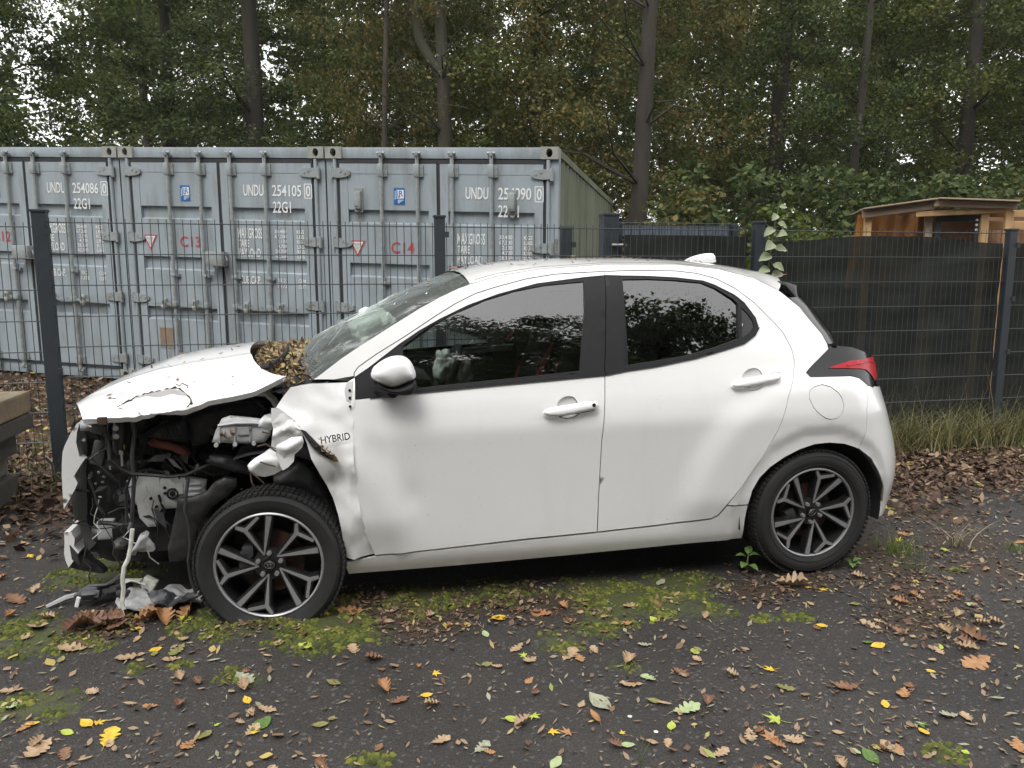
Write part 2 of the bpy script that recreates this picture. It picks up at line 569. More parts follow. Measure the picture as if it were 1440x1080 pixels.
ax_ = np.concatenate([np.linspace(-30, -5, 26)[:-1], np.linspace(-5, 6, 276), np.linspace(6, 30, 25)[1:]])
at_ = np.concatenate([np.linspace(0, .6, 20)[:-1], np.linspace(.6, 1.0, 110)])     # 0 at y=-16, 1 at the edge
X, T_ = np.meshgrid(ax_, at_)
Yv = -16 + (asphalt_edge(X)+16)*(1-(1-T_)**1.0)
Zv = ground_z(X, Yv) + .004
V = np.stack([X, Yv, Zv], -1).reshape(-1, 3)
nc, nr = len(ax_), len(at_)
i, j = np.meshgrid(np.arange(nr-1), np.arange(nc-1), indexing='ij'); a = (i*nc+j).ravel()
me = raw_mesh('asphalt', V, np.stack([a, a+1, a+nc+1, a+nc], 1), M_ASPHALT, True)
mo = spots(MOSS, X, Yv).ravel()
hu = np.maximum(spots(HUMUS, X, Yv), 1.05-np.clip((asphalt_edge(X)-Yv)/.7, 0, 2)).ravel()
for nm, val in (('moss', mo), ('humus', np.clip(hu, 0, 1))):
    at = me.attributes.new(nm, 'FLOAT', 'POINT'); at.data.foreach_set('value', val.astype(np.float32))
asphalt = link_mesh('asphalt', me); tag(asphalt, kind='structure')

# ---------------------------------------------------------------- shipping containers
M_STEEL = pm('container_paint', (.30, .348, .382), .55, var=.07, scale=3, stain=(.15, .155, .12), stain_amt=.5, stain_scale=6.5, vec_scale=(1, 1, .22), bump=.06, bscale=40)
M_STEEL2 = pm('container_fittings', (.30, .33, .335), .5, metal=.25, var=.15, scale=25, stain=(.18, .15, .11), stain_amt=.5, stain_scale=9)
M_CAST = pm('corner_casting_paint', (.30, .31, .28), .6, var=.12, scale=14, stain=(.14, .12, .09), stain_amt=.5, stain_scale=10)
M_SIDE = pm('mossy_container_side', (.145, .165, .115), .7, var=.25, scale=3, stain=(.09, .10, .06), stain_amt=.6, stain_scale=2, vec_scale=(1, 1, .25))
M_RUBBER = pm('door_gasket_rubber', (.025, .026, .028), .7, var=.2)
M_DARK = pm('dark_gap', (.012, .012, .013), .9)
M_WHITE = pm('white_stencil_paint', (.78, .79, .78), .6, var=.08, scale=30)
M_RED = pm('faded_red_stencil_paint', (.42, .07, .07), .6, var=.2, scale=40)
M_BLUE = pm('blue_sticker', (.02, .13, .38), .4, var=.08)
M_STICK = pm('brown_sticker', (.23, .17, .12), .6, var=.15)
M_ZINC = pm('zinc_plated_lock', (.45, .45, .43), .35, metal=.8, var=.2, scale=40)

CW, CH, CL = 2.438, 2.591, 6.058
def container(label, group, origin, rotz, number, code, vents=False, lockbox=False, patch=False, side=False):
    """Door end seen from outside: x to the right along the doors, y into the container, z up.  The row stands on
    ground that climbs to the left, so every part is raised by K times its distance from the right corner."""
    K = .033
    t = thing('shipping_container', label, 'container', origin, rotz, group)
    def B(mb, name, mat, smooth=False, parent=None):
        mb.v = [(x, y, z + K*(CW-x)) for x, y, z in mb.v]
        return mb.build(name, mat, parent or t, smooth)
    # frame: posts, header, sill
    f = MB()
    f.box((.045, .06, CH/2), (.09, .12, CH-.23)).box((CW-.045, .06, CH/2), (.09, .12, CH-.23))
    f.bbox((CW/2, .05, CH-.055), (CW-.356, .10, .11), .006).bbox((CW/2, .05, .075), (CW-.356, .10, .15), .006)
    f.tube([(.10, -.012, .12), (.10, -.012, CH-.12)], .02, 8).tube([(CW-.10, -.012, .12), (CW-.10, -.012, CH-.12)], .02, 8)
    B(f, 'door_frame', M_STEEL, True)
    # corner castings with oval holes
    for x in (.089, CW-.089):
        for z in (.059, CH-.059+.004):
            c = MB(); hx, hz = .089, .059
            ring = []
            for k in range(16):
                a = 2*math.pi*k/16
                ring.append((.032*math.cos(a), .042*math.sin(a)))
            sq = []
            for k in range(16):
                a = 2*math.pi*k/16
                m_ = max(abs(math.cos(a)), abs(math.sin(a)))
                sq.append((hx*math.cos(a)/m_, hz*math.sin(a)/m_))
            yf = -.03
            V = [(x+p[0], yf, z+p[1]) for p in sq] + [(x+p[0], yf, z+p[1]) for p in ring] + [(x+p[0], .14, z+p[1]) for p in sq] + [(x+p[0]*.95, .06, z+p[1]*.95) for p in ring]
            Fq = []
            for k in range(16):
                n_ = (k+1) % 16
                Fq += [(k, n_, 16+n_, 16+k), (k, 32+k, 32+n_, n_), (16+k, 16+n_, 48+n_, 48+k)]
            Fq.append(tuple(range(32, 48))); Fq.append(tuple(range(48, 64)))
            c.add(V, Fq)
            ob = B(c, 'corner_casting', M_CAST)
            h = MB(); h.add([(x+p[0]*.93, .05, z+p[1]*.93) for p in ring], [tuple(range(16))])
            B(h, 'casting_hole', M_DARK, parent=ob)
    # roof, back and sides
    s = MB()
    s.box((CW/2, CL/2+.1, CH-.02), (CW-.12, CL-.25, .03))
    B(s, 'roof_sheet', M_SIDE)
    s = MB(); s.box((CW/2, CL-.05, CH/2), (CW, .08, CH)); B(s, 'end_wall', M_SIDE)
    s = MB(); s.box((CW/2, CL/2+.1, .13), (CW-.1, CL-.3, .08)); B(s, 'floor_pan', M_DARK)
    for xs, sg in ((.0, -1), (CW, 1)):
        P = []
        y = .15; k = 0
        prof = []
        while y < CL-.12:
            prof += [(y, 0), (y+.072, 0), (y+.14, -.036), (y+.21, -.036)]
            y += .278
        lo = [(xs + sg*(d-.012), yy, .17) for yy, d in prof]; hi = [(xs + sg*(d-.012), yy, CH-.07) for yy, d in prof]
        w = MB(); w.grid([lo, hi]); B(w, 'corrugated_side', M_SIDE)
        rr = MB(); rr.box((xs-sg*.035, CL/2+.02, CH-.04), (.07, CL-.3, .07)).box((xs-sg*.035, CL/2+.02, .09), (.07, CL-.3, .15))
        B(rr, 'side_rail', M_SIDE)
    # doors
    zb, zt = .155, CH-.165
    g = MB()
    g.box((CW/2, .035, (CH-.05)/2+.06), (CW-.20, .02, CH-.30))
    g.box((CW/2, -.004, zt+.022), (CW-.26, .03, .042)).box((CW/2-.005, .0, (zb+zt)/2), (.04, .03, zt-zb))
    g.box((CW/2, -.004, zb-.014), (CW-.26, .03, .025)).box((.125, .0, (zb+zt)/2), (.05, .03, zt-zb)).box((CW-.125, .0, (zb+zt)/2), (.04, .03, zt-zb))
    B(g, 'door_gasket', M_RUBBER)
    for x0, x1, right in ((.155, 1.198, False), (1.236, CW-.148, True)):
        d = empty_part('container_door', t)
        st = .085
        zs = [zb+.08]
        prof = [(zb, 0.0), (zb+.10, 0.0)]
        for zl, zh in ((.72, .865), (1.275, 1.42), (1.825, 1.965)):
            prof += [(zl, 0.0), (zl+.016, .036), (zh-.004, .036), (zh, 0.0)]
        prof += [(zt, 0.0)]
        p = MB()
        p.grid([[(x0+st, dy-.02, z) for z, dy in prof], [(x1-st, dy-.02, z) for z, dy in prof]])
        for xa, xb in ((x0, x0+st), (x1-st, x1)):
            p.box(((xa+xb)/2, .0, (zb+zt)/2), (xb-xa, .05, zt-zb))
        p.box(((x0+x1)/2, -.0, zt-.05), (x1-x0-2*st, .046, .10)).box(((x0+x1)/2, -.0, zb+.045), (x1-x0-2*st, .046, .09))
        B(p, 'door_leaf', M_STEEL, parent=d)
        rods = (.62, 1.005) if not right else (1.37, 1.775)
        for rx in rods:
            r = MB()
            r.tube([(rx, -.055, .10), (rx, -.055, CH-.07)], .019, 10)
            B(r, 'locking_rod', M_STEEL2, True, parent=d)
            for z0, hh in ((CH-.235, .13), (.20, .10)):
                k = MB()
                k.bbox((rx-.004, -.055, z0), (.058, .05, hh), .008).box((rx+.042, -.032, z0), (.035, .02, hh*.9))
                k.cyl((rx+.042, -.035, z0+.03), (rx+.042, -.047, z0+.03), .007, 6).cyl((rx+.042, -.035, z0-.03), (rx+.042, -.047, z0-.03), .007, 6)
                B(k, 'rod_guide', M_STEEL2, True, parent=d)
            k = MB(); k.bbox((rx, -.055, 1.22), (.06, .05, .035), .006).box((rx+.04, -.04, 1.22), (.05, .03, .03)); B(k, 'rod_bracket', M_STEEL2, True, parent=d)
            for z0, sg in ((CH-.075, 1), (.085, -1)):
                k = MB()
                k.bbox((rx, -.06, z0), (.035, .06, .05), .01).cyl((rx-.04, -.055, z0+.012*sg), (rx+.04, -.055, z0+.012*sg), .014, 8)
                k.bbox((rx, -.03, z0-.01*sg), (.075, .04, .03), .008)
                B(k, 'rod_cam', M_STEEL2, True, parent=d)
            hd = MB()
            zz = .90
            hd.box((rx+(-.17 if not right else .17), -.075, zz), (.30, .014, .03)).bbox((rx, -.062, zz), (.06, .06, .06), .008)
            hd.bbox((rx+(-.12 if not right else .14), -.07, zz+.02), (.05, .05, .08), .01)
            B(hd, 'door_handle', M_STEEL2, True, parent=d)
            pl = MB()
            px = rx+(-.12 if not right else .14)
            pl.bbox((px, -.10, zz-.035), (.05, .025, .05), .008)
            pl.tube([(px-.015, -.10, zz-.01), (px-.015, -.10, zz+.03), (px, -.10, zz+.045), (px+.015, -.10, zz+.03), (px+.015, -.10, zz-.01)], .005, 6)
            B(pl, 'padlock', M_ZINC, True, parent=d)
        for zh in (.25, .95, 1.62, 2.33):
            h = MB()
            hx = (x0+.02 if not right else x1-.02); sg = (-1 if not right else 1)
            poly = [(-.10*sg, -.02), (-.085*sg, .035), (.04*sg, .045), (.115*sg, .035), (.115*sg, -.035), (.04*sg, -.045), (-.085*sg, -.035), (-.10*sg, .02)]
            poly = [(-.10*sg, .018), (-.06*sg, .04), (.03*sg, .05), (.115*sg, .042), (.115*sg, -.042), (.03*sg, -.05), (-.06*sg, -.04), (-.10*sg, -.018)]
            h.prism(poly, (hx, -.026, zh), (1, 0, 0), (0, 0, 1), (0, -1, 0), .018)
            h.cyl((hx+sg*.105, -.03, zh-.06), (hx+sg*.105, -.03, zh+.06), .018, 8)
            h.cyl((hx-sg*.05, -.043, zh), (hx-sg*.05, -.05, zh), .012, 6).cyl((hx, -.043, zh+.018), (hx, -.05, zh+.018), .012, 6)
            B(h, 'door_hinge', M_STEEL2, True, parent=d)
    yf = -.0245
    def word(s_, x, z, h, w=None, mat=M_WHITE, narrow=.62, y=yf):
        return lettering(s_, h, mat, t, frame((x, y, z+K*(CW-x)), (1, 0, -K), (0, 0, 1)), width=w, narrow=narrow)
    word('UNDU', 1.50, 2.085, .118, .235)
    word(number, 1.835, 2.085, .118, .335)
    bx, bz = 2.208, 2.075
    word('0', bx+.017, bz+.012, .112, .05, y=-.027)
    b = MB()
    for c, s_ in (((bx+.042, yf, bz+.14), (.084, .002, .008)), ((bx+.042, yf, bz-.004), (.084, .002, .008)), ((bx+.002, yf, bz+.068), (.008, .002, .136)), ((bx+.082, yf, bz+.068), (.008, .002, .136))):
        b.box(c, s_)
    B(b, 'check_digit_frame', M_WHITE)
    word(code, 1.835, 1.915, .118, .21)
    rows = [('MAXGROSS', 1.42, 1.63, .115, .29), ('TARE', 1.42, 1.50, .10, .125), ('PAYLOAD', 1.42, 1.445-.075+.06, .0, 0)]
    word('MAXGROSS', 1.41, 1.640, .11, .29); word('TARE', 1.41, 1.55, .075, .13)
    word('PAYLOAD', 1.41, 1.445, .09, .26); word('CUB.CAP.', 1.41, 1.155, .085, .25)
    tare = ('30.480', '67.200', '2.130', '4.700', '28.350', '62.500')
    for k, s_ in enumerate(tare):
        z = 1.70 - k*.0515
        word(s_, 1.845 if k not in (2, 3) else 1.875, z, .040, .135 if k not in (2, 3) else .105)
        word('KGS' if k % 2 == 0 else 'LBS', 2.10, z, .040, .085)
    word('33.2', 1.86, 1.185, .040, .09); word('CUM', 2.10, 1.185, .040, .085)
    word('1.172', 1.86, 1.125, .040, .105); word('CUFT', 2.10, 1.125, .040, .085)
    # left door: sticker with initials, warning triangle, bay number
    sx, sz = .74, 2.02
    b = MB(); b.box((sx+.06, yf+.001, sz+.085), (.115, .003, .165)); st_ = B(b, 'inspection_sticker', M_BLUE)
    b = MB(); b.box((sx+.072, yf-.001, sz+.105), (.075, .002, .085)); B(b, 'sticker_panel', M_WHITE, parent=st_)
    lettering('L', .07, M_BLUE, st_, frame((sx+.042, yf-.0030, sz+.070+K*(CW-sx)), (1, 0, 0), (0, 0, 1)), width=.03, name='logo')
    lettering('R', .06, M_BLUE, st_, frame((sx+.060, yf-.0032, sz+.078+K*(CW-sx)), (1, 0, 0), (0, 0, 1)), width=.045, name='logo')
    b = MB()
    for k in range(3):
        b.box((sx+.075-.01*k, yf-.001, sz+.046-k*.013), (.06-.02*k, .002, .006))
    for k in range(5):
        b.box((sx+.018, yf-.001, sz+.06+k*.017), (.008, .002, .012))
    B(b, 'sticker_small_print', M_WHITE, parent=st_)
    tx, tz = .33, 1.50
    b = MB(); b.add([(tx-.09, yf, tz+.15), (tx+.09, yf, tz+.15), (tx, yf, tz-.02)], [(0, 1, 2)]); tr_ = B(b, 'warning_triangle', M_RED)
    b = MB(); b.add([(tx-.064, yf-.0015, tz+.136), (tx+.064, yf-.0015, tz+.136), (tx, yf-.0015, tz+.014)], [(0, 1, 2)]); B(b, 'triangle_field', M_WHITE, parent=tr_)
    b = MB()
    for k in range(7):
        ww = .085-.010*k
        b.box((tx, yf-.003, tz+.122-k*.014), (ww, .001, .005))
    B(b, 'triangle_small_print', M_STEEL2, parent=tr_)
    word(label_bay[number], .70, 1.53, .115, .25, M_RED)
    if vents:
        for vx in (.36, 1.98):
            b = MB(); b.bbox((vx, -.05, 2.06), (.07, .055, .18), .012); vo = B(b, 'vent_cover', M_STEEL2, True)
            b = MB(); b.box((vx, -.028, 2.06), (.09, .012, .24)).box((vx, -.079, 2.02), (.05, .006, .05)); B(b, 'vent_plate', M_STEEL2, parent=vo)
    if lockbox:
        b = MB(); b.bbox((CW/2-.03, -.10, 1.41), (.20, .12, .155), .012); lo_ = B(b, 'lock_box', M_STEEL2, True)
        b = MB(); b.box((CW/2-.03, -.10, 1.325), (.06, .05, .03)).tube([(CW/2+.08, -.10, 1.44), (CW/2+.10, -.11, 1.40), (CW/2+.08, -.10, 1.36)], .006, 6); B(b, 'lock_shackle', M_ZINC, parent=lo_)
    if patch:
        b = MB(); b.box((.46, yf+.001, .52), (.19, .003, .24)); so = B(b, 'sticker_border', M_STEEL2)
        b = MB(); b.box((.46, yf-.001, .52), (.165, .003, .21)); B(b, 'brown_sticker', M_STICK, parent=so)
    return t

label_bay = {'254086': 'C12', '254105': 'C13', '254090': 'C14'}
CA = R(-12.3)
GRP = 'grey shipping containers in a row behind the fence'
rc0 = Vector((.455, 7.72, .075))                    # right front corner of the last container
ex = Vector((math.cos(CA), math.sin(CA), 0))
for k, (num, lab, kw) in enumerate([
        ('254090', 'grey shipping container with C14 in red and two vent covers on its doors', dict(vents=True)),
        ('254105', 'grey shipping container with C13 in red and a brown sticker low on its left door', dict(lockbox=True, patch=True)),
        ('254086', 'grey shipping container with C12 in red, leftmost of the row', dict(lockbox=True))]):
    o = rc0 - ex*(CW + k*(CW+.018)) + Vector((0, 0, k*.081))
    container(lab, GRP, o, CA, num, '22G1', **kw)

# blocks the row stands on
M_CONC = pm('rough_concrete', (.17, .165, .155), .9, var=.25, scale=12, bump=.3, bscale=50)
for k in range(4):
    q = rc0 - ex*(k*(CW+.018)) + Vector((0, 0, k*.081))
    m = MB(); m.bbox((0, .15, -.09), (.34, .3, .18), .015)
    o = m.build('concrete_block', M_CONC, None, loc=q); o.rotation_euler.z = CA
    tag(o, ['concrete block under the right corner of the C14 container', 'concrete block under the joint of the C13 and C14 containers', 'concrete block under the joint of the C12 and C13 containers', 'concrete block under the left corner of the C12 container'][k], 'block', 'blocks under the containers')

# ---------------------------------------------------------------- fence
M_FENCE = pm('anthracite_fence_paint', (.030, .036, .043), .45, var=.12, scale=20)
M_WIRE = pm('anthracite_wire', (.030, .038, .042), .5, var=.12, scale=20)
FB = R(12.35)
FX = Vector((math.cos(FB), math.sin(FB), 0)); FN = Vector((math.sin(FB), -math.cos(FB), 0))    # along, towards the camera
F0 = Vector((0, 5.655, 0))
def fpt(x_along, off=0.0, z=0.0):
    p = F0 + FX*x_along + FN*off
    return Vector((p.x, p.y, z))
ZT = 1.795
def fence_panel(label, s0, s1, top=ZT, off=0.0, group='wire mesh fence panels', bottom=.12, step=.05):
    base = fpt(s0, off, 0)
    t = thing('mesh_fence', label, 'fence', base, FB, group)
    L = s1-s0
    z0 = float(ground_z(base.x, base.y)) + .06
    m = MB()
    n = int(L/step)
    for k in range(n+1):
        x = .02 + (L-.04)*k/n
        m.tube([(x, 0, z0), (x, 0, top+.028)], .0026, 4, cap=False)
    o = m.build('vertical_wires', M_WIRE, t); o['kind'] = 'stuff'
    z = top
    while z > z0:
        m = MB()
        for dy in (-.006, .006):
            m.tube([(0, dy, z), (L, dy, z)], .0034, 4)
        m.build('double_wire', M_WIRE, t)
        z -= .2
    return t

def fence_post(label, s, top, w=.07, d=.05, off=0.0, group='fence posts', rot=0.0, cap=True):
    p = fpt(s, off)
    t = thing('fence_post', label, 'post', (p.x, p.y, 0), FB+rot, group)
    z0 = float(ground_z(p.x, p.y)) - .1
    m = MB(); m.bbox((0, 0, (top+z0)/2), (w, d, top-z0), .004); m.build('post', M_FENCE, t)
    if cap:
        m = MB(); m.bbox((0, 0, top+.006), (w+.012, d+.012, .018), .004); m.build('post_cap', M_FENCE, t)
    m = MB()
    for k in range(4):
        m.box((w/2+.01, -d/2-.004, top-.12-k*.45), (.03, .012, .04))
    m.build('clamp', M_FENCE, t)
    return t

posts = [-5.62, -3.075, -.525, 1.945, 4.29, 6.8]
fence_panel('wire mesh fence panel in front of the C12 container, left of the first post', posts[0]+.03, posts[1]-.03, ZT-.03)
fence_panel('wire mesh fence panel in front of the C12 and C13 containers between two posts', posts[1]+.03, posts[2]-.03)
fence_panel('wire mesh fence panel in front of the C14 container running to the gate', posts[2]+.03, posts[3]-.03)
fence_panel('wire mesh fence panel with dark screen cloth under the wooden shelter', posts[3]+.05, posts[4]-.03)
fence_panel('wire mesh fence panel at the right edge beyond the last post', posts[4]+.03, posts[5]-.03)
fence_post('dark fence post standing in front of the C12 container', posts[1], 1.86, .085, .06)
fence_post('dark fence post behind the windscreen in front of the C14 container', posts[2], 1.86, .075, .05)
fence_post('dark fence post beside the climbing pale green shoot', posts[3]+.01, 1.85, .075, .06)
fence_post('dark fence post at the right edge in the long grass', posts[4], 1.82, .075, .06)
fence_post('dark gate post with a thick capped top beside the mossy container side', .785, 1.90, .12, .12, -.14)
fence_post('short dark post with a steel latch beside the gate', .44, 1.80, .085, .06, -.12)
m = MB()
p = fpt(.36, -.10)
for z in (1.30, 1.45, 1.60):
    m.bbox((0, 0, z), (.045, .03, .05), .006)
m.bbox((0, 0, 1.45), (.03, .02, .55), .004)
o = m.build('gate_latch', M_ZINC, None, True, loc=(p.x, p.y, 0)); o.rotation_euler.z = FB
tag(o, 'zinc gate latch bar on the short dark post', 'latch')
# the gate behind: frame, wires, printed stone strip
g0, g1 = .87, 1.84
p = fpt(g0, -.16)
gate = thing('mesh_gate', 'dark mesh gate with a printed stone strip along its top', 'gate', (p.x, p.y, 0), FB)
L = g1-g0
m = MB()
for x in (0, L):
    m.bbox((x, 0, .98), (.05, .04, 1.74), .004)
m.build('gate_frame', M_FENCE, gate)
m = MB()
for k in range(int(L/.05)):
    m.tube([(.03+k*.05, 0, .12), (.03+k*.05, 0, 1.875)], .0026, 4, cap=False)
m.build('vertical_wires', M_WIRE, gate)['kind'] = 'stuff'
for z in (1.85, 1.65, 1.45, 1.25, 1.05):
    m = MB(); m.tube([(0, -.004, z), (L, -.004, z)], .0034, 4); m.build('double_wire', M_WIRE, gate)
M_STONEP = pm('printed_stone_strip', (.12, .14, .17), .5, var=.25, scale=30)
m = MB()
x = .03
while x < L-.06:
    w_ = rnd.uniform(.05, .14); w_ = min(w_, L-.03-x)
    m.bbox((x+w_/2, .012, 1.79), (w_-.006, .005, .085), .002); x += w_
m.build('stone_strip', M_STONEP, gate)
m = MB(); m.box((L/2, .018, 1.79), (L-.05, .003, .10)); m.build('strip_backing', M_RUBBER, gate)
m = MB()
m.bbox((-.07, -.02, 1.66), (.06, .05, .09), .01).cyl((-.07, -.05, 1.68), (-.07, -.10, 1.68), .012, 8).cyl((-.09, -.10, 1.68), (.0, -.10, 1.68), .01, 8)
m.build('gate_lock', M_ZINC, gate)

# screen cloth hung behind the wires
def screen_mat():
    m, nt, out = new_mat('screen_cloth')
    d = nt.nodes.new('ShaderNodeBsdfDiffuse'); tr = nt.nodes.new('ShaderNodeBsdfTransparent')
    n = noise_node(nt, 3.0, 6, .6, vec_scale=(1, 1, 1.6))
    r = ramp(nt, [(.3, (.026, .029, .026)), (.7, (.046, .049, .044))]); nt.links.new(n.outputs['Fac'], r.inputs['Fac'])
    nt.links.new(r.outputs['Color'], d.inputs['Color'])
    r2 = ramp(nt, [(.35, (.955,)*3), (.7, (.99,)*3)]); nt.links.new(n.outputs['Fac'], r2.inputs['Fac'])
    mx = nt.nodes.new('ShaderNodeMixShader')
    nt.links.new(r2.outputs['Color'], mx.inputs[0]); nt.links.new(tr.outputs[0], mx.inputs[1]); nt.links.new(d.outputs[0], mx.inputs[2])
    nt.links.new(mx.outputs[0], out.inputs[0])
    return m
M_SCREEN = screen_mat()
def screen_cloth(label, s0, s1, z0, z1, off, sag):
    n, mz = int((s1-s0)/.06), 30
    P = []
    for i in range(mz+1):
        row = []
        for k in range(n+1):
            s = s0 + (s1-s0)*k/n
            tz = i/mz
            z = z0 + (z1 - sag*(.5+.5*math.sin(s*3.1+1))**2 - z0)*tz
            d = .018*nz(s*2.2, z*3.0, 4) + .02*nz(s*.8, z*6-s*1.4, 9)*(1 if tz > .5 else .6)
            row.append(fpt(s, off+d, z))
        P.append(row)
    m = MB(); m.grid(P)
    return tag(m.build('screen_cloth', M_SCREEN, None, True, 80), label, 'screen', 'dark screen cloths on the fence')
screen_cloth('dark screen cloth hung on the fence panel below the wooden shelter', 1.98, 4.27, .03, 1.765, -.05, .05)
screen_cloth('dark screen cloth hung on the gate behind the car roof', .88, 1.90, .10, 1.755, -.06, .01)
screen_cloth('dark screen cloth on the fence at the right edge beyond the last post', 4.33, 6.7, .03, 1.74, -.05, .03)

# ---------------------------------------------------------------- wooden shelter with a tarpaulin
M_WOOD = pm('fresh_timber', (.55, .35, .17), .75, var=.22, scale=6, vec_scale=(1, 1, .12), stain=(.25, .15, .07), stain_amt=.5, stain_scale=4)
M_WOODG = pm('greyed_timber', (.36, .275, .20), .85, var=.25, scale=6, vec_scale=(.15, 1, 1), stain=(.16, .11, .08), stain_amt=.5)
M_TARP = pm('orange_tarpaulin', (.72, .32, .06), .55, var=.15, scale=2.5, stain=(.36, .14, .03), stain_amt=.5)
sh = thing('wooden_shelter', 'open wooden shelter with a board roof standing behind the screened fence', 'shelter', (4.14, 9.2, 0), R(-16))
def bar(mb, p0, p1, a, b):
    p0, p1 = Vector(p0), Vector(p1); d = p1-p0
    q = d.to_track_quat('X', 'Z').to_matrix()
    return mb.bbox((p0+p1)/2, (d.length, a, b), .006, q)
for x, y, h in ((.03, .02, 2.10), (.38, .95, 2.15), (.69, .10, 2.18), (1.24, .0, 2.16), (1.47, -.03, 2.14), (1.50, .95, 2.14), (.95, .95, 2.2), (2.1, .0, 2.1)):
    m = MB(); m.bbox((x, y, h/2), (.08, .075, h), .006); m.build('post', M_WOODG if x == .69 else M_WOOD, sh)
for p0, p1, a, b, mt in (((-.05, -.06, 2.135), (.70, -.06, 2.225), .03, .10, M_WOODG), ((.69, -.10, 2.235), (1.52, -.10, 2.19), .03, .07, M_WOODG), ((.52, -.02, 2.12), (1.50, -.02, 2.155), .08, .06, M_WOOD), ((.0, .6, 2.12), (.76, .6, 2.22), .07, .06, M_WOODG), ((.76, .6, 2.20), (1.6, .6, 2.16), .07, .06, M_WOODG), ((1.3, .05, 2.12), (2.3, .1, 2.10), .03, .08, M_WOOD), ((1.3, .25, 2.0), (2.3, .3, 1.98), .03, .10, M_WOOD), ((.4, .97, 1.2), (1.5, .97, 1.2), .03, .12, M_WOODG)):
    m = MB(); bar(m, p0, p1, a, b); m.build('beam', mt, sh)
for k in range(5):
    y = -.05 + k*.215
    m = MB(); bar(m, (-.05, y, 2.185+rnd.uniform(0, .006)), (.715, y, 2.285), .20, .018); m.build('roof_board', M_WOODG, sh)
for k in range(5):
    y = -.10 + k*.215
    m = MB(); bar(m, (.72, y, 2.285), (1.52, y, 2.235), .20, .018); m.build('roof_board', M_WOODG, sh)
for c, s_ in (((.78, .06, 1.8), (.05, .05, .60)), ((1.18, .06, 1.8), (.05, .05, .6)), ((.98, .06, 2.07), (.36, .05, .07))):
    m = MB(); m.box(c, s_); m.build('window_frame', M_FENCE, sh)
for k in range(3):
    m = MB(); m.bbox((1.17, .02, 2.05-k*.055), (.025, .01, .025), .003); m.build('frame_bracket', M_WHITE, sh)
P = []
for i in range(13):
    row = []
    for k in range(25):
        x = -.07 + .80*k/24; z = 2.14 + .08*k/24 - (.85 + .05*math.sin(k*.6))*i/12
        row.append((x - .10*(i/12)*(1-k/24), .08 + .75*(k/24) + .05*math.sin(k*1.15+i*.25)*(.3+i/12), z))
    P.append(row)
m = MB(); m.grid(P)
tp = m.build('orange_tarpaulin', M_TARP, None, True, 80, loc=(4.14, 9.2, 0)); tp.rotation_euler.z = R(-16)
tag(tp, 'orange tarpaulin hanging in folds under the shelter roof', 'tarpaulin')
# tarp carried on round the back of the shelter
P = [[(.02+2.2*k/20, .90+.03*math.sin(k*1.3+i), 1.30+.86*i/8) for k in range(21)] for i in range(9)]
m = MB(); m.grid(P); tb = m.build('brown_tarpaulin', pm('brown_tarpaulin', (.20, .105, .055), .7, var=.2), None, True, 80, loc=(4.14, 9.2, 0)); tb.rotation_euler.z = R(-16)
tag(tb, 'brown tarpaulin closing the back of the wooden shelter', 'tarpaulin')

# ---------------------------------------------------------------- stack of weathered sleepers at the fence
M_SLEEP = [pm('weathered_sleeper', (.18, .138, .088), .9, var=.3, scale=10, bump=.4, bscale=30, stain=(.09, .085, .05), stain_amt=.6, stain_scale=4), pm('dark_sleeper', (.055, .05, .042), .9, var=.3, scale=10, bump=.4, bscale=30), pm('grey_sleeper', (.12, .115, .105), .9, var=.3, scale=10, bump=.4, bscale=30)]
for k, (x1, z0, hh, dpt, mi, lab) in enumerate([(-2.915, .605, .13, .62, 0, 'brown weathered slab topmost on the stack by the left fence post'), (-2.93, .50, .10, .60, 1, 'dark slab second from the top of the stack by the fence'), (-3.03, .345, .15, .5, 1, 'dark set back block in the middle of the stack by the fence'), (-3.10, .21, .13, .45, 2, 'grey slab low in the stack by the fence'), (-3.07, .02, .185, .5, 1, 'dark slab at the bottom of the stack on the leaf litter')]):
    m = MB(); m.bbox((0, 0, hh/2), (1.1, dpt, hh), .015)
    for i_, q in enumerate(m.v):
        m.v[i_] = (q[0]+.012*nz(q[0]*5, q[1]*5, k), q[1]+.012*nz(q[1]*5, q[2]*9, k+3), q[2])
    o = m.build('stacked_slab', M_SLEEP[mi], None, loc=(x1-.55, 4.30+.02*k, z0+.02)); o.rotation_euler.z = R(10+rnd.uniform(-2, 2))
    tag(o, lab, 'slab', 'slabs stacked by the fence')

# ---------------------------------------------------------------- woods
M_BARK = pm('bark', (.034, .028, .022), .95, var=.3, scale=5, vec_scale=(1, 1, .2), bump=.8, bscale=18, stain=(.06, .07, .035), stain_amt=.6, stain_scale=1.5)
M_BARKL = pm('pale_mossy_bark', (.047, .041, .030), .95, var=.3, scale=5, vec_scale=(1, 1, .2), bump=.8, bscale=18, stain=(.08, .095, .045), stain_amt=.6, stain_scale=1.5)
G_DARK = [(0.0, (0.035, 0.059, 0.022)), (0.35, (0.053, 0.083, 0.027)), (0.7, (0.08, 0.113, 0.034)), (0.9, (0.114, 0.134, 0.04)), (1.0, (0.146, 0.141, 0.042))]
G_OLIVE = [(0.0, (0.052, 0.075, 0.019)), (0.4, (0.088, 0.114, 0.027)), (0.8, (0.145, 0.163, 0.038)), (1.0, (0.197, 0.161, 0.042))]
G_BROWN = [(0.0, (0.059, 0.074, 0.022)), (0.5, (0.101, 0.107, 0.032)), (0.8, (0.167, 0.144, 0.046)), (1.0, (0.264, 0.163, 0.052))]
G_FRESH = [(0.0, (0.045, 0.079, 0.016)), (0.5, (0.084, 0.123, 0.022)), (1.0, (0.137, 0.157, 0.033))]
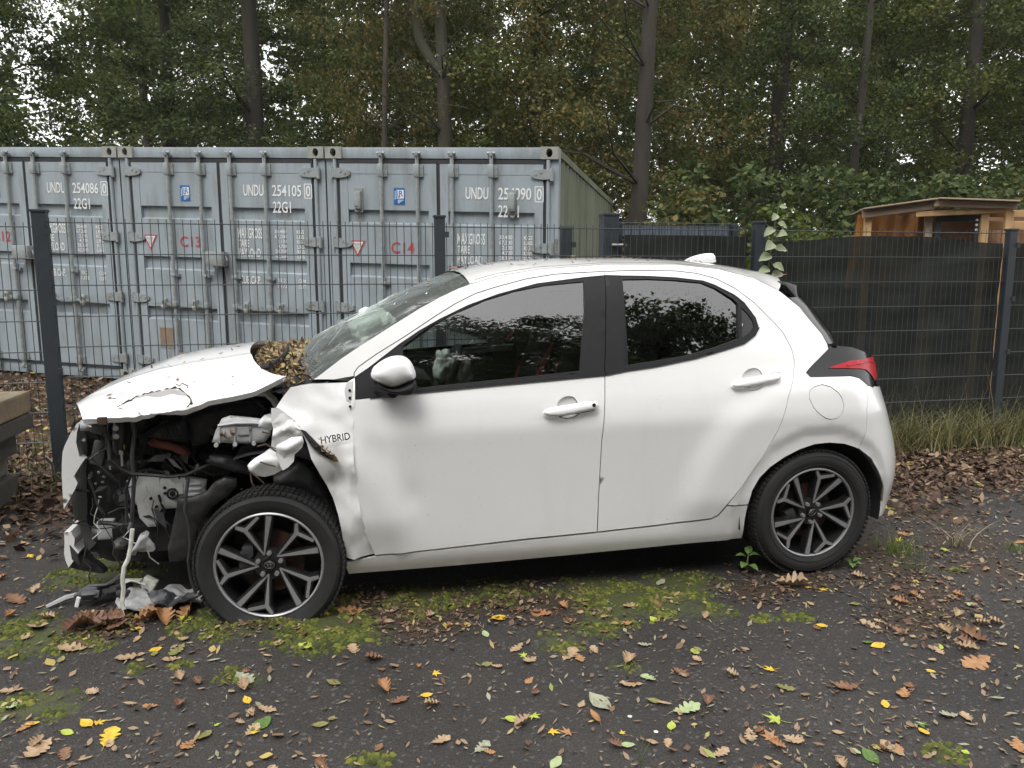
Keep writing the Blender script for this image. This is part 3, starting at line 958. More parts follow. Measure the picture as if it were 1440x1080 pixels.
M_LEAF = {'dark': leaf_mat('dark_green_leaves', G_DARK), 'olive': leaf_mat('olive_leaves', G_OLIVE), 'brown': leaf_mat('browning_oak_leaves', G_BROWN), 'fresh': leaf_mat('fresh_green_leaves', G_FRESH)}

def leaf_cloud(centres, radii, per, size, flat=.6):
    """Leaf-sized bent diamonds spread round the CENTRES (one radius each)."""
    C = np.repeat(centres, per, axis=0); Rr = np.repeat(radii, per)
    n = len(C)
    d = rng.normal(size=(n, 3)); d /= np.linalg.norm(d, axis=1, keepdims=True)
    r = rng.random(n)**.45
    p = C + d*(r*Rr)[:, None]*np.array([1, 1, flat])
    ax = rng.normal(size=(n, 3)); ax[:, 2] = ax[:, 2]*.5 - .25; ax /= np.linalg.norm(ax, axis=1, keepdims=True)
    up = rng.normal(size=(n, 3)) + np.array([0, 0, .8])
    sd_ = np.cross(ax, up); sd_ /= np.maximum(np.linalg.norm(sd_, axis=1, keepdims=True), 1e-6)
    nn = np.cross(sd_, ax)
    s = size*(.6+.8*rng.random(n))[:, None]
    a = p; b = p + ax*s*.5 + sd_*s*.33 + nn*s*.10; c = p + ax*s; e = p + ax*s*.5 - sd_*s*.33 + nn*s*.10
    V = np.stack([a, b, c, e], 1).reshape(-1, 3)
    k = np.arange(n)*4
    Fc = np.concatenate([np.stack([k, k+1, k+2], 1), np.stack([k, k+2, k+3], 1)])
    return V, Fc

def crown_mesh(name, mat, height, z0, rad, nclump, per, size, lean=0.0, clump=(.35, .85), flat=.6):
    """A crown of leaf clumps on unseen twigs, uneven, open towards the bottom."""
    zz = z0 + (height-z0)*rng.random(nclump)**.9
    prof = np.sin(np.clip((zz-z0)/(height-z0)*.85+.18, 0, 1)*math.pi)**.6
    ang = rng.random(nclump)*2*math.pi
    rr = rad*prof*np.sqrt(rng.random(nclump))*(.85+.4*rng.random(nclump))
    c = np.stack([rr*np.cos(ang), rr*np.sin(ang), zz], 1)
    V, Fc = leaf_cloud(c, clump[0]+(clump[1]-clump[0])*rng.random(nclump), per, size, flat)
    return raw_mesh(name, V, Fc, mat), c

CROWNS = {}
for kind, mat in (('dark', 'dark'), ('olive', 'olive'), ('brown', 'brown'), ('fresh', 'fresh')):
    CROWNS[kind] = crown_mesh('crown', M_LEAF[mat], 13.5, 2.6, 3.3, 175, 260, .088, clump=(.45, 1.0), flat=.42)

def tree(name, label, x, y, dia, lean, kind, bark, group='trees of the wood behind the lot', z_top=14.0, scale=1.0, fork=False, rot=0.0, crown=True, back=.4):
    zg = float(ground_z(x, y)) - .1
    t = thing(name, label, 'tree', (x, y, zg), 0, group)
    m = MB()
    pts, rad = [], []
    for i in range(13):
        f = i/12
        pts.append((lean*f*z_top*.5 + .10*nz(f*3, x), .10*nz(f*3, y, 7), f*z_top*.9))
        rad.append(dia/2*(1.0-.62*f)*(1.35 if i == 0 else 1.0)*(1+.06*nz(f*9, x, 2)))
    m.tube(pts, rad, 10)
    o = m.build('trunk', bark, t, True, 60)
    lm = MB()
    me_c, cl = CROWNS[kind]
    r_ = random.Random(int(x*91+y*17))
    for k in range(26):
        f = r_.uniform(.2, .95)
        i = int(f*12); p0 = Vector(pts[i])
        a = r_.uniform(0, 6.28); ln = r_.uniform(.9, 2.6)*(1.1-f*.5)
        mid = p0 + Vector((math.cos(a)*ln*.5, math.sin(a)*ln*.5, ln*.22+r_.uniform(-.1, .2)))
        e = p0 + Vector((math.cos(a+.2)*ln, math.sin(a+.2)*ln, ln*.35+r_.uniform(-.35, .3)))
        lm.tube([p0, mid, e], [dia*.10*(1.15-f), dia*.065*(1.15-f), .008], 5)
    if fork:
        p0 = Vector(pts[5])
        lm.tube([p0, p0+Vector((-.45, 0, .75)), p0+Vector((-.75, 0, 2.2)), p0+Vector((-.9, 0, 4.5))], [dia*.34, dia*.30, dia*.26, dia*.15], 8)
    lm.build('limb', bark, o, True, 60)['kind'] = 'stuff'
    if crown:
        link_mesh('crown', me_c, t, (lean*z_top*.18, back, 0), (0, 0, rot), (scale, scale*.8, 1.0))
    return t

def px_x(px, Y):      # where a sight line at this azimuth meets the depth Y
    return (px-720)/1082*Y*1.0

TREES = [
    (625, 16.2, .34, 0.00, 'olive', M_BARKL, True, 'thick pale barked oak forking above the middle container', 1.0),
    (541, 16.0, .14, 0.045, 'brown', M_BARKL, False, 'thin pale tree leaning to the right beside the thick forked oak', .75),
    (371, 21.0, .60, 0.00, 'dark', M_BARK, False, 'broad dark trunk above the C13 container half hidden in leaves', 1.1),
    (752, 19.0, .32, 0.01, 'olive', M_BARK, False, 'straight brown trunk above the C14 container', .9),
    (888, 15.0, .38, 0.045, 'brown', M_BARK, False, 'stout brown oak just right of the mossy container side', .9),
    (1078, 20.0, .52, 0.03, 'olive', M_BARK, False, 'stout dark trunk above the gate and the pale shoot', 1.0),
    (1168, 18.0, .25, 0.11, 'dark', M_BARK, False, 'dark trunk leaning to the right left of the wooden shelter', .9),
    (1334, 19.0, .44, 0.015, 'olive', M_BARK, False, 'stout dark trunk standing above the wooden shelter', 1.0),
    (1296, 24.0, .32, 0.005, 'olive', M_BARK, False, 'slim trunk farther back left of the trunk above the shelter', 1.0),
    (568, 24.0, .36, 0.0, 'dark', M_BARK, False, 'dark trunk set back between the two pale trees', 1.0),
    (255, 22.0, .40, 0.0, 'dark', M_BARK, False, 'leafy dark tree above the right door of the C12 container', 1.1),
    (0, 18.0, .40, -.01, 'fresh', M_BARK, False, 'leafy tree at the left edge beside the gap of bright sky', .9),
    (-70, 17.0, .4, 0.0, 'dark', M_BARK, False, 'dark leafy tree at the upper left corner', 1.0),
    (225, 27.0, .4, 0.0, 'olive', M_BARK, False, 'olive tree far back under the gap of bright sky', 1.0),
    (470, 27.0, .3, 0.0, 'olive', M_BARK, False, 'olive tree far back above the right door of the C13 container', 1.1),
    (690, 27.0, .35, 0.0, 'brown', M_BARK, False, 'browning tree far back between the forked oak and the straight trunk', 1.0),
    (826, 25.0, .28, 0.01, 'dark', M_BARK, False, 'dark tree far back left of the stout brown oak', 1.0),
    (1003, 25.0, .3, 0.0, 'olive', M_BARK, False, 'olive tree far back above the shark fin aerial of the car', 1.0),
    (1428, 22.0, .36, 0.0, 'olive', M_BARK, False, 'olive tree at the right edge above the end of the shelter', 1.0),
    (1540, 18.0, .4, 0.0, 'dark', M_BARK, False, 'dark tree just past the right edge whose leaves hang into the corner', 1.0),
    (1230, 29.0, .34, 0.0, 'fresh', M_BARK, False, 'pale green tree far back behind the leaning trunk', 1.1),
    (930, 31.0, .34, 0.0, 'olive', M_BARK, False, 'olive tree far back right of the stout brown oak', 1.1),
    (330, 31.0, .34, 0.0, 'dark', M_BARK, False, 'dark tree far back left of the broad dark trunk', 1.1),
    (1120, 33.0, .34, 0.0, 'olive', M_BARK, False, 'olive tree far back between the two stout right trunks', 1.1),
]
for k, (px, Y, dia, lean, kind, bark, fork, lab, sc) in enumerate(TREES):
    tree('oak_tree' if kind in ('brown', 'olive') else 'leafy_tree', lab, px_x(px, Y), Y, dia, lean, kind, bark, fork=fork, scale=sc, rot=k*1.7, back=2.2 if k in (0, 1, 4) else (1.2 if k in (3, 5, 6, 7) else .2))

# shrubs at the wood's edge
def shrub_mesh(mat, n, per, size, w, h):
    a = rng.random(n)*6.28; r = w*np.sqrt(rng.random(n))
    z = .2 + (h-.2)*rng.random(n)*np.cos(np.clip(r/w, 0, 1)*1.1)
    c = np.stack([r*np.cos(a), r*np.sin(a)*.8, z], 1)
    V, Fc = leaf_cloud(c, .18+.25*rng.random(n), per, size)
    return raw_mesh('foliage', V, Fc, M_LEAF[mat])
SHRUBM = {k: shrub_mesh(k, 110, 60, .12, 1.7, 3.4) for k in ('dark', 'olive', 'brown', 'fresh')}
SHRUBS = [
    (20, 15.6, 1.05, 'dark', 'dark shrub above the left end of the container row'),
    (120, 15.4, 1.0, 'fresh', 'green shrub above the lettered door of the C12 container'),
    (215, 16.0, 1.0, 'dark', 'dark shrub above the joint of the C12 and C13 containers'),
    (310, 15.6, .98, 'dark', 'dark shrub above the middle of the C13 container'),
    (405, 15.2, .96, 'brown', 'browning oak shrub above the right door of the C13 container'),
    (490, 15.0, 1.0, 'brown', 'browning oak shrub above the joint of the C13 and C14 containers'),
    (585, 15.5, 1.05, 'brown', 'browning shrub at the foot of the forked oak'),
    (690, 15.8, 1.08, 'olive', 'olive shrub above the middle of the C14 container'),
    (800, 16.0, 1.1, 'olive', 'olive shrub behind the right end of the C14 container'),
    (945, 13.2, .95, 'brown', 'browning oak shrub right of the stout brown oak'),
    (1010, 13.8, 1.05, 'dark', 'dark green shrub above the printed stone strip of the gate'),
    (1105, 12.5, .78, 'fresh', 'bright green shrub behind the pale green shoot'),
    (1180, 14.0, 1.05, 'dark', 'dark green shrub left of the shelter roof'),
    (1260, 13.6, 1.0, 'dark', 'dark shrub behind the ridge of the shelter roof'),
    (1345, 13.4, 1.0, 'dark', 'dark shrub behind the right posts of the shelter'),
    (1440, 13.8, 1.1, 'brown', 'browning shrub at the right edge behind the shelter'),
]
for k, (px, Y, sc, kind, lab) in enumerate(SHRUBS):
    x = px_x(px, Y); zg = float(ground_z(x, Y))
    t = thing('shrub', lab, 'shrub', (x, Y, zg), k*2.1, 'shrubs along the edge of the wood')
    link_mesh('foliage', SHRUBM[kind], t, (0, 0, 0), (0, 0, 0), (sc, sc, sc))
    m = MB()
    for q in range(7):
        a = rnd.uniform(0, 6.28); l = rnd.uniform(1.2, 2.6)
        m.tube([(0, 0, 0), (math.cos(a)*.3*l, math.sin(a)*.3*l, l*.6), (math.cos(a)*.55*l, math.sin(a)*.5*l, l)], [.03, .018, .006], 5)
    m.build('stem', M_BARK, t)

# the depth of the wood, one mass of leaves and poles
def wood_mass(name, y0, y1, x0, x1, z1, n, per, size, mat):
    c = np.stack([x0+(x1-x0)*rng.random(n), y0+(y1-y0)*rng.random(n), .3+z1*rng.random(n)**.8], 1)
    q = c[:, 0]/c[:, 1]
    c = c[~((q > -.62) & (q < -.565) & (c[:, 2] > 8.0) & (c[:, 1] > 0))]       # a gap that shows the sky
    n = len(c)
    V, Fc = leaf_cloud(c, .7+1.1*rng.random(n), per, size)
    o = link_mesh(name, raw_mesh(name, V, Fc, mat)); return tag(o, kind='stuff')
wood_mass('woods', 34, 48, -75, 75, 16.0, 3400, 62, .40, M_LEAF['dark'])
# the trees across the lot behind the camera, seen mirrored in the windows
wood_mass('far_woods', -22, -15, -40, 6, 17.5, 1300, 200, .32, M_LEAF['dark'])
wood_mass('far_woods', -24, -15, 5, 40, 24.0, 1350, 200, .32, M_LEAF['dark'])

# ---------------------------------------------------------------- thin haze added to soften and lift the wood
hm, nt, out = new_mat('soft_haze')
vp = nt.nodes.new('ShaderNodeVolumePrincipled')
vp.inputs['Density'].default_value = .0005
vp.inputs['Color'].default_value = (.86, .88, .90, 1)
nt.links.new(vp.outputs[0], out.inputs['Volume'])
m = MB(); m.box((0, 10, 11.5), (640, 660, 26)); tag(m.build('haze', hm), kind='stuff')

# ---------------------------------------------------------------- car side surface
# car coordinates (metres): u = along the car from front hub to tail, v = from the near side into
# the car, w = height above the asphalt.  side_v(u, w) is the depth of the near body side.
CAR_MID = 0.85
_SEC_W = [0.05, .12, .18, .23, .265, .30, .38, .50, .62, .74, .80, .84, .92, 1.0, 1.1, 1.2, 1.35, 1.45, 1.53, 1.60, 1.7]
_SEC_V = [0.14, .115, .070, .043, .034, .030, .025, .018, .011, .004, .0, .004, .022, .05, .088, .128, .195, .255, .325, .42, .60]
_WG = np.arange(0.0, 1.75, .005)
_VG = np.interp(_WG, _SEC_W, _SEC_V)
_k = np.exp(-.5*(np.arange(-8, 9)*.005/.009)**2); _k /= _k.sum()
_VG = np.convolve(np.pad(_VG, 8, mode='edge'), _k, mode='valid')

def _ss(x):
    x = np.clip(x, 0.0, 1.0)
    return x*x*(3-2*x)

def side_v(u, w):
    u = np.asarray(u, float); w = np.asarray(w, float)
    v = np.interp(w, _WG, _VG)
    # rear haunch and wheel arch lip
    r = np.hypot(u-2.557, w-.317)
    fade = _ss((w-.25)/.2)*_ss((1.08-w)/.12)
    v = v - .028*_ss((.76-r)/.16)*fade + .014*_ss((.435-r)/.02)
    # front haunch
    r = np.hypot(u, w-.30)
    v = v - .030*_ss((.66-r)/.16)*_ss((w-.25)/.2)*_ss((1.0-w)/.15)
    # rounding in plan at the tail and the nose
    u0 = 2.80 - .11*_ss((w-.45)/.5)
    v = v + .57*(np.maximum(u-u0, 0)/.55)**2.2 + .40*(np.maximum(-u-.25, 0)/.68)**2.2
    # upper part leans in a little more towards the tail
    v = v + .05*_ss((u-1.9)/1.0)*_ss((w-.95)/.4)
    return v

# outlines of the car panels, (u, w) in metres
SIDE = {
    'front_door_outer': [(0.373, 1.065), (0.391, 1.088), (0.468, 1.138), (0.599, 1.213), (0.735, 1.296), (0.824, 1.347), (0.918, 1.39), (1.013, 1.418), (1.158, 1.454), (1.302, 1.476), (1.446, 1.484), (1.553, 1.489), (1.511, 1.235), (1.485, 1.026), (1.457, 0.733), (1.452, 0.463), (1.451, 0.297), (1.316, 0.293), (1.115, 0.288), (0.886, 0.278), (0.663, 0.268), (0.437, 0.263), (0.397, 0.377), (0.372, 0.453), (0.363, 0.552), (0.354, 0.65), (0.347, 0.714), (0.347, 0.806), (0.352, 0.866), (0.363, 0.955), (0.37, 1.019)],
    'front_dlo': [(0.375, 1.045), (0.433, 1.081), (0.501, 1.129), (0.57, 1.178), (0.659, 1.233), (0.75, 1.28), (0.884, 1.34), (1.022, 1.386), (1.212, 1.433), (1.447, 1.461), (1.548, 1.471), (1.483, 1.026), (1.249, 1.011), (1.002, 0.997), (0.63, 0.976), (0.464, 0.962), (0.369, 0.955)],
    'rear_door_outer': [(1.553, 1.489), (1.712, 1.494), (1.915, 1.491), (2.016, 1.48), (2.111, 1.456), (2.204, 1.408), (2.295, 1.336), (2.382, 1.241), (2.418, 1.195), (2.446, 1.117), (2.447, 1.055), (2.423, 0.995), (2.372, 0.908), (2.34, 0.816), (2.316, 0.75), (2.249, 0.624), (2.148, 0.477), (2.087, 0.398), (2.048, 0.343), (2.015, 0.326), (1.873, 0.317), (1.732, 0.308), (1.453, 0.297), (1.452, 0.463), (1.457, 0.733), (1.485, 1.026), (1.511, 1.235)],
    'rear_dlo': [(1.487, 1.026), (1.587, 1.042), (1.735, 1.058), (1.937, 1.09), (2.091, 1.125), (2.2, 1.152), (2.261, 1.189), (2.291, 1.225), (2.285, 1.266), (2.239, 1.337), (2.195, 1.375), (2.101, 1.423), (2.044, 1.443), (1.904, 1.459), (1.76, 1.466), (1.635, 1.468), (1.551, 1.471)],
    'front_dlo_hole': [(0.375, 1.045), (0.433, 1.081), (0.501, 1.129), (0.57, 1.178), (0.659, 1.233), (0.75, 1.28), (0.884, 1.34), (1.022, 1.386), (1.212, 1.433), (1.447, 1.461), (1.569, 1.471), (1.504, 1.025), (1.249, 1.011), (1.002, 0.997), (0.63, 0.976), (0.464, 0.962), (0.369, 0.955)],
    'rear_dlo_hole': [(1.467, 1.026), (1.587, 1.042), (1.735, 1.058), (1.937, 1.09), (2.091, 1.125), (2.2, 1.152), (2.261, 1.189), (2.291, 1.225), (2.285, 1.266), (2.239, 1.337), (2.195, 1.375), (2.101, 1.423), (2.044, 1.443), (1.904, 1.459), (1.76, 1.466), (1.635, 1.468), (1.53, 1.471)],
    'front_glass': [(0.582, 1.166), (0.596, 1.18), (0.704, 1.251), (0.823, 1.307), (0.961, 1.363), (1.104, 1.401), (1.246, 1.426), (1.439, 1.442), (1.424, 1.314), (1.39, 1.157), (1.368, 1.045), (1.185, 1.031), (1.003, 1.018), (0.801, 1.005), (0.646, 0.993), (0.612, 1.029), (0.585, 1.1)],
    'rear_glass': [(1.633, 1.451), (1.763, 1.452), (1.9, 1.447), (2.031, 1.435), (2.098, 1.409), (2.18, 1.358), (2.202, 1.334), (2.176, 1.172), (2.043, 1.133), (1.888, 1.098), (1.737, 1.079), (1.586, 1.061)],
    'quarter_glass': [(2.22, 1.317), (2.248, 1.287), (2.268, 1.253), (2.269, 1.226), (2.244, 1.201), (2.201, 1.175), (2.194, 1.172)],
    'belt_front': [(0.631, 0.989), (0.8, 0.999), (1.003, 1.01), (1.25, 1.025), (1.485, 1.038), (1.483, 1.024), (1.249, 1.01), (1.002, 0.996), (0.63, 0.974), (0.434, 0.959), (0.435, 0.97)],
    'belt_rear': [(1.489, 1.04), (1.589, 1.053), (1.736, 1.071), (1.939, 1.103), (2.093, 1.138), (2.188, 1.164), (2.242, 1.192), (2.275, 1.216), (2.294, 1.223), (2.262, 1.185), (2.199, 1.149), (2.09, 1.122), (1.936, 1.087), (1.734, 1.055), (1.587, 1.039), (1.486, 1.023)],
    'sail': [(0.375, 1.045), (0.433, 1.081), (0.501, 1.129), (0.57, 1.178), (0.585, 1.163), (0.579, 1.115), (0.589, 1.071), (0.612, 1.029), (0.64, 0.984), (0.464, 0.962), (0.369, 0.955)],
    'body_side': [(0.205, 1.041), (0.262, 1.082), (0.319, 1.123), (0.4, 1.174), (0.487, 1.225), (0.575, 1.277), (0.665, 1.329), (0.756, 1.375), (0.847, 1.415), (0.903, 1.434), (1.033, 1.469), (1.242, 1.501), (1.563, 1.523), (1.927, 1.523), (2.147, 1.501), (2.326, 1.456), (2.451, 1.393), (2.496, 1.355), (2.543, 1.315), (2.587, 1.248), (2.632, 1.183), (2.648, 1.136), (2.647, 1.113), (2.535, 1.038), (2.493, 1.009), (2.508, 0.99), (2.616, 0.989), (2.728, 0.988), (2.778, 0.976), (2.824, 0.941), (2.788, 0.829), (2.79, 0.728), (2.77, 0.634), (2.685, 0.662), (2.605, 0.672), (2.526, 0.668), (2.45, 0.647), (2.374, 0.613), (2.3, 0.566), (2.25, 0.517), (2.216, 0.454), (2.204, 0.383), (2.152, 0.383), (2.09, 0.392), (2.148, 0.477), (2.249, 0.624), (2.316, 0.75), (2.34, 0.816), (2.372, 0.908), (2.423, 0.995), (2.447, 1.055), (2.446, 1.117), (2.418, 1.195), (2.382, 1.241), (2.295, 1.336), (2.204, 1.408), (2.111, 1.456), (2.016, 1.48), (1.915, 1.491), (1.712, 1.494), (1.553, 1.489), (1.446, 1.484), (1.302, 1.476), (1.158, 1.454), (1.013, 1.418), (0.918, 1.39), (0.824, 1.347), (0.735, 1.296), (0.599, 1.213), (0.468, 1.138), (0.391, 1.088), (0.373, 1.065), (0.371, 1.05), (0.29, 1.038)],
    'pillar_edge': [(0.205, 1.041), (0.262, 1.082), (0.319, 1.123), (0.4, 1.174), (0.487, 1.225), (0.575, 1.277), (0.665, 1.329), (0.756, 1.375), (0.847, 1.415), (0.903, 1.434), (1.033, 1.469)],
    'rail': [(0.903, 1.434), (1.033, 1.469), (1.242, 1.501), (1.563, 1.523), (1.927, 1.523), (2.147, 1.501), (2.326, 1.456), (2.451, 1.393)],
    'sill': [(0.303, 0.246), (0.324, 0.241), (0.388, 0.251), (0.437, 0.258), (0.663, 0.265), (1.115, 0.282), (1.453, 0.292), (1.732, 0.303), (2.016, 0.321), (2.053, 0.339), (2.09, 0.388), (2.153, 0.379), (2.205, 0.379), (2.204, 0.304), (2.212, 0.192), (1.931, 0.192), (1.679, 0.185), (1.329, 0.177), (0.992, 0.17), (0.666, 0.167), (0.322, 0.169)],
    'rear_bumper_low': [(2.822, 0.938), (2.88, 0.919), (2.921, 0.88), (2.978, 0.836), (3.022, 0.779), (3.031, 0.708), (3.018, 0.607), (3.021, 0.48), (3.056, 0.372), (3.088, 0.269), (3.028, 0.242), (2.98, 0.25), (2.983, 0.332), (2.964, 0.418), (2.906, 0.507), (2.847, 0.58), (2.77, 0.634), (2.79, 0.728), (2.788, 0.829)],
    'fuel_door': [(2.557, 0.955), (2.513, 0.946), (2.484, 0.928), (2.478, 0.895), (2.497, 0.853), (2.519, 0.828), (2.542, 0.81), (2.569, 0.795), (2.595, 0.791), (2.625, 0.796), (2.648, 0.816), (2.66, 0.852), (2.652, 0.889), (2.635, 0.916), (2.599, 0.943)],
    'lamp_black': [(2.495, 1.009), (2.536, 1.038), (2.593, 1.078), (2.648, 1.113), (2.656, 1.131), (2.779, 1.119), (2.902, 1.082), (2.963, 1.061), (2.962, 1.013), (2.95, 0.965), (2.875, 0.924), (2.825, 0.942), (2.778, 0.977), (2.729, 0.99), (2.616, 0.99), (2.508, 0.991)],
    'lamp_red': [(2.617, 1.028), (2.685, 1.044), (2.756, 1.057), (2.894, 1.06), (2.968, 1.059), (2.969, 1.012), (2.95, 0.965), (2.908, 0.951), (2.883, 0.982), (2.847, 1.009), (2.8, 1.019), (2.702, 1.025)],
    'fender': [(0.202, 1.026), (0.156, 1.022), (0.11, 1.015), (0.075, 0.971), (0.05, 0.935), (0.058, 0.894), (0.086, 0.874), (0.12, 0.859), (0.15, 0.843), (0.169, 0.795), (0.187, 0.724), (0.21, 0.672), (0.242, 0.598), (0.265, 0.539), (0.286, 0.465), (0.296, 0.405), (0.302, 0.349), (0.31, 0.267), (0.349, 0.256), (0.443, 0.266), (0.412, 0.376), (0.387, 0.452), (0.377, 0.551), (0.368, 0.649), (0.362, 0.713), (0.362, 0.805), (0.366, 0.866), (0.375, 0.955), (0.377, 1.018), (0.375, 1.045), (0.341, 1.026)],
    'handle_front': [(1.179, 0.876), (1.197, 0.891), (1.25, 0.901), (1.306, 0.907), (1.366, 0.916), (1.419, 0.92), (1.435, 0.913), (1.438, 0.895), (1.423, 0.88), (1.386, 0.875), (1.36, 0.871), (1.303, 0.862), (1.247, 0.857), (1.199, 0.86)],
    'handle_rear': [(2.091, 0.965), (2.112, 0.98), (2.157, 0.995), (2.214, 1.003), (2.263, 1.011), (2.328, 1.021), (2.348, 1.016), (2.349, 0.997), (2.332, 0.981), (2.287, 0.974), (2.261, 0.97), (2.213, 0.961), (2.159, 0.953), (2.111, 0.953)],
    'cup_front': [(1.25, 0.904), (1.268, 0.928), (1.298, 0.939), (1.328, 0.935), (1.344, 0.913), (1.357, 0.876), (1.342, 0.851), (1.305, 0.841), (1.27, 0.845), (1.251, 0.858)],
    'cup_rear': [(2.157, 0.995), (2.18, 1.023), (2.215, 1.035), (2.248, 1.031), (2.263, 1.011), (2.268, 0.97), (2.248, 0.945), (2.214, 0.935), (2.181, 0.94), (2.162, 0.953)],
    'hybrid': [(0.231, 0.8), (0.347, 0.81)],
    'wedge': [(0.15, 0.849), (0.17, 0.84), (0.209, 0.795), (0.247, 0.754), (0.281, 0.725), (0.289, 0.709), (0.269, 0.714), (0.238, 0.734), (0.202, 0.769), (0.172, 0.809)],
    'fender_seam': [(0.339, 1.025), (0.33, 0.997), (0.337, 0.956), (0.354, 0.944), (0.363, 0.99), (0.366, 1.033)],
}
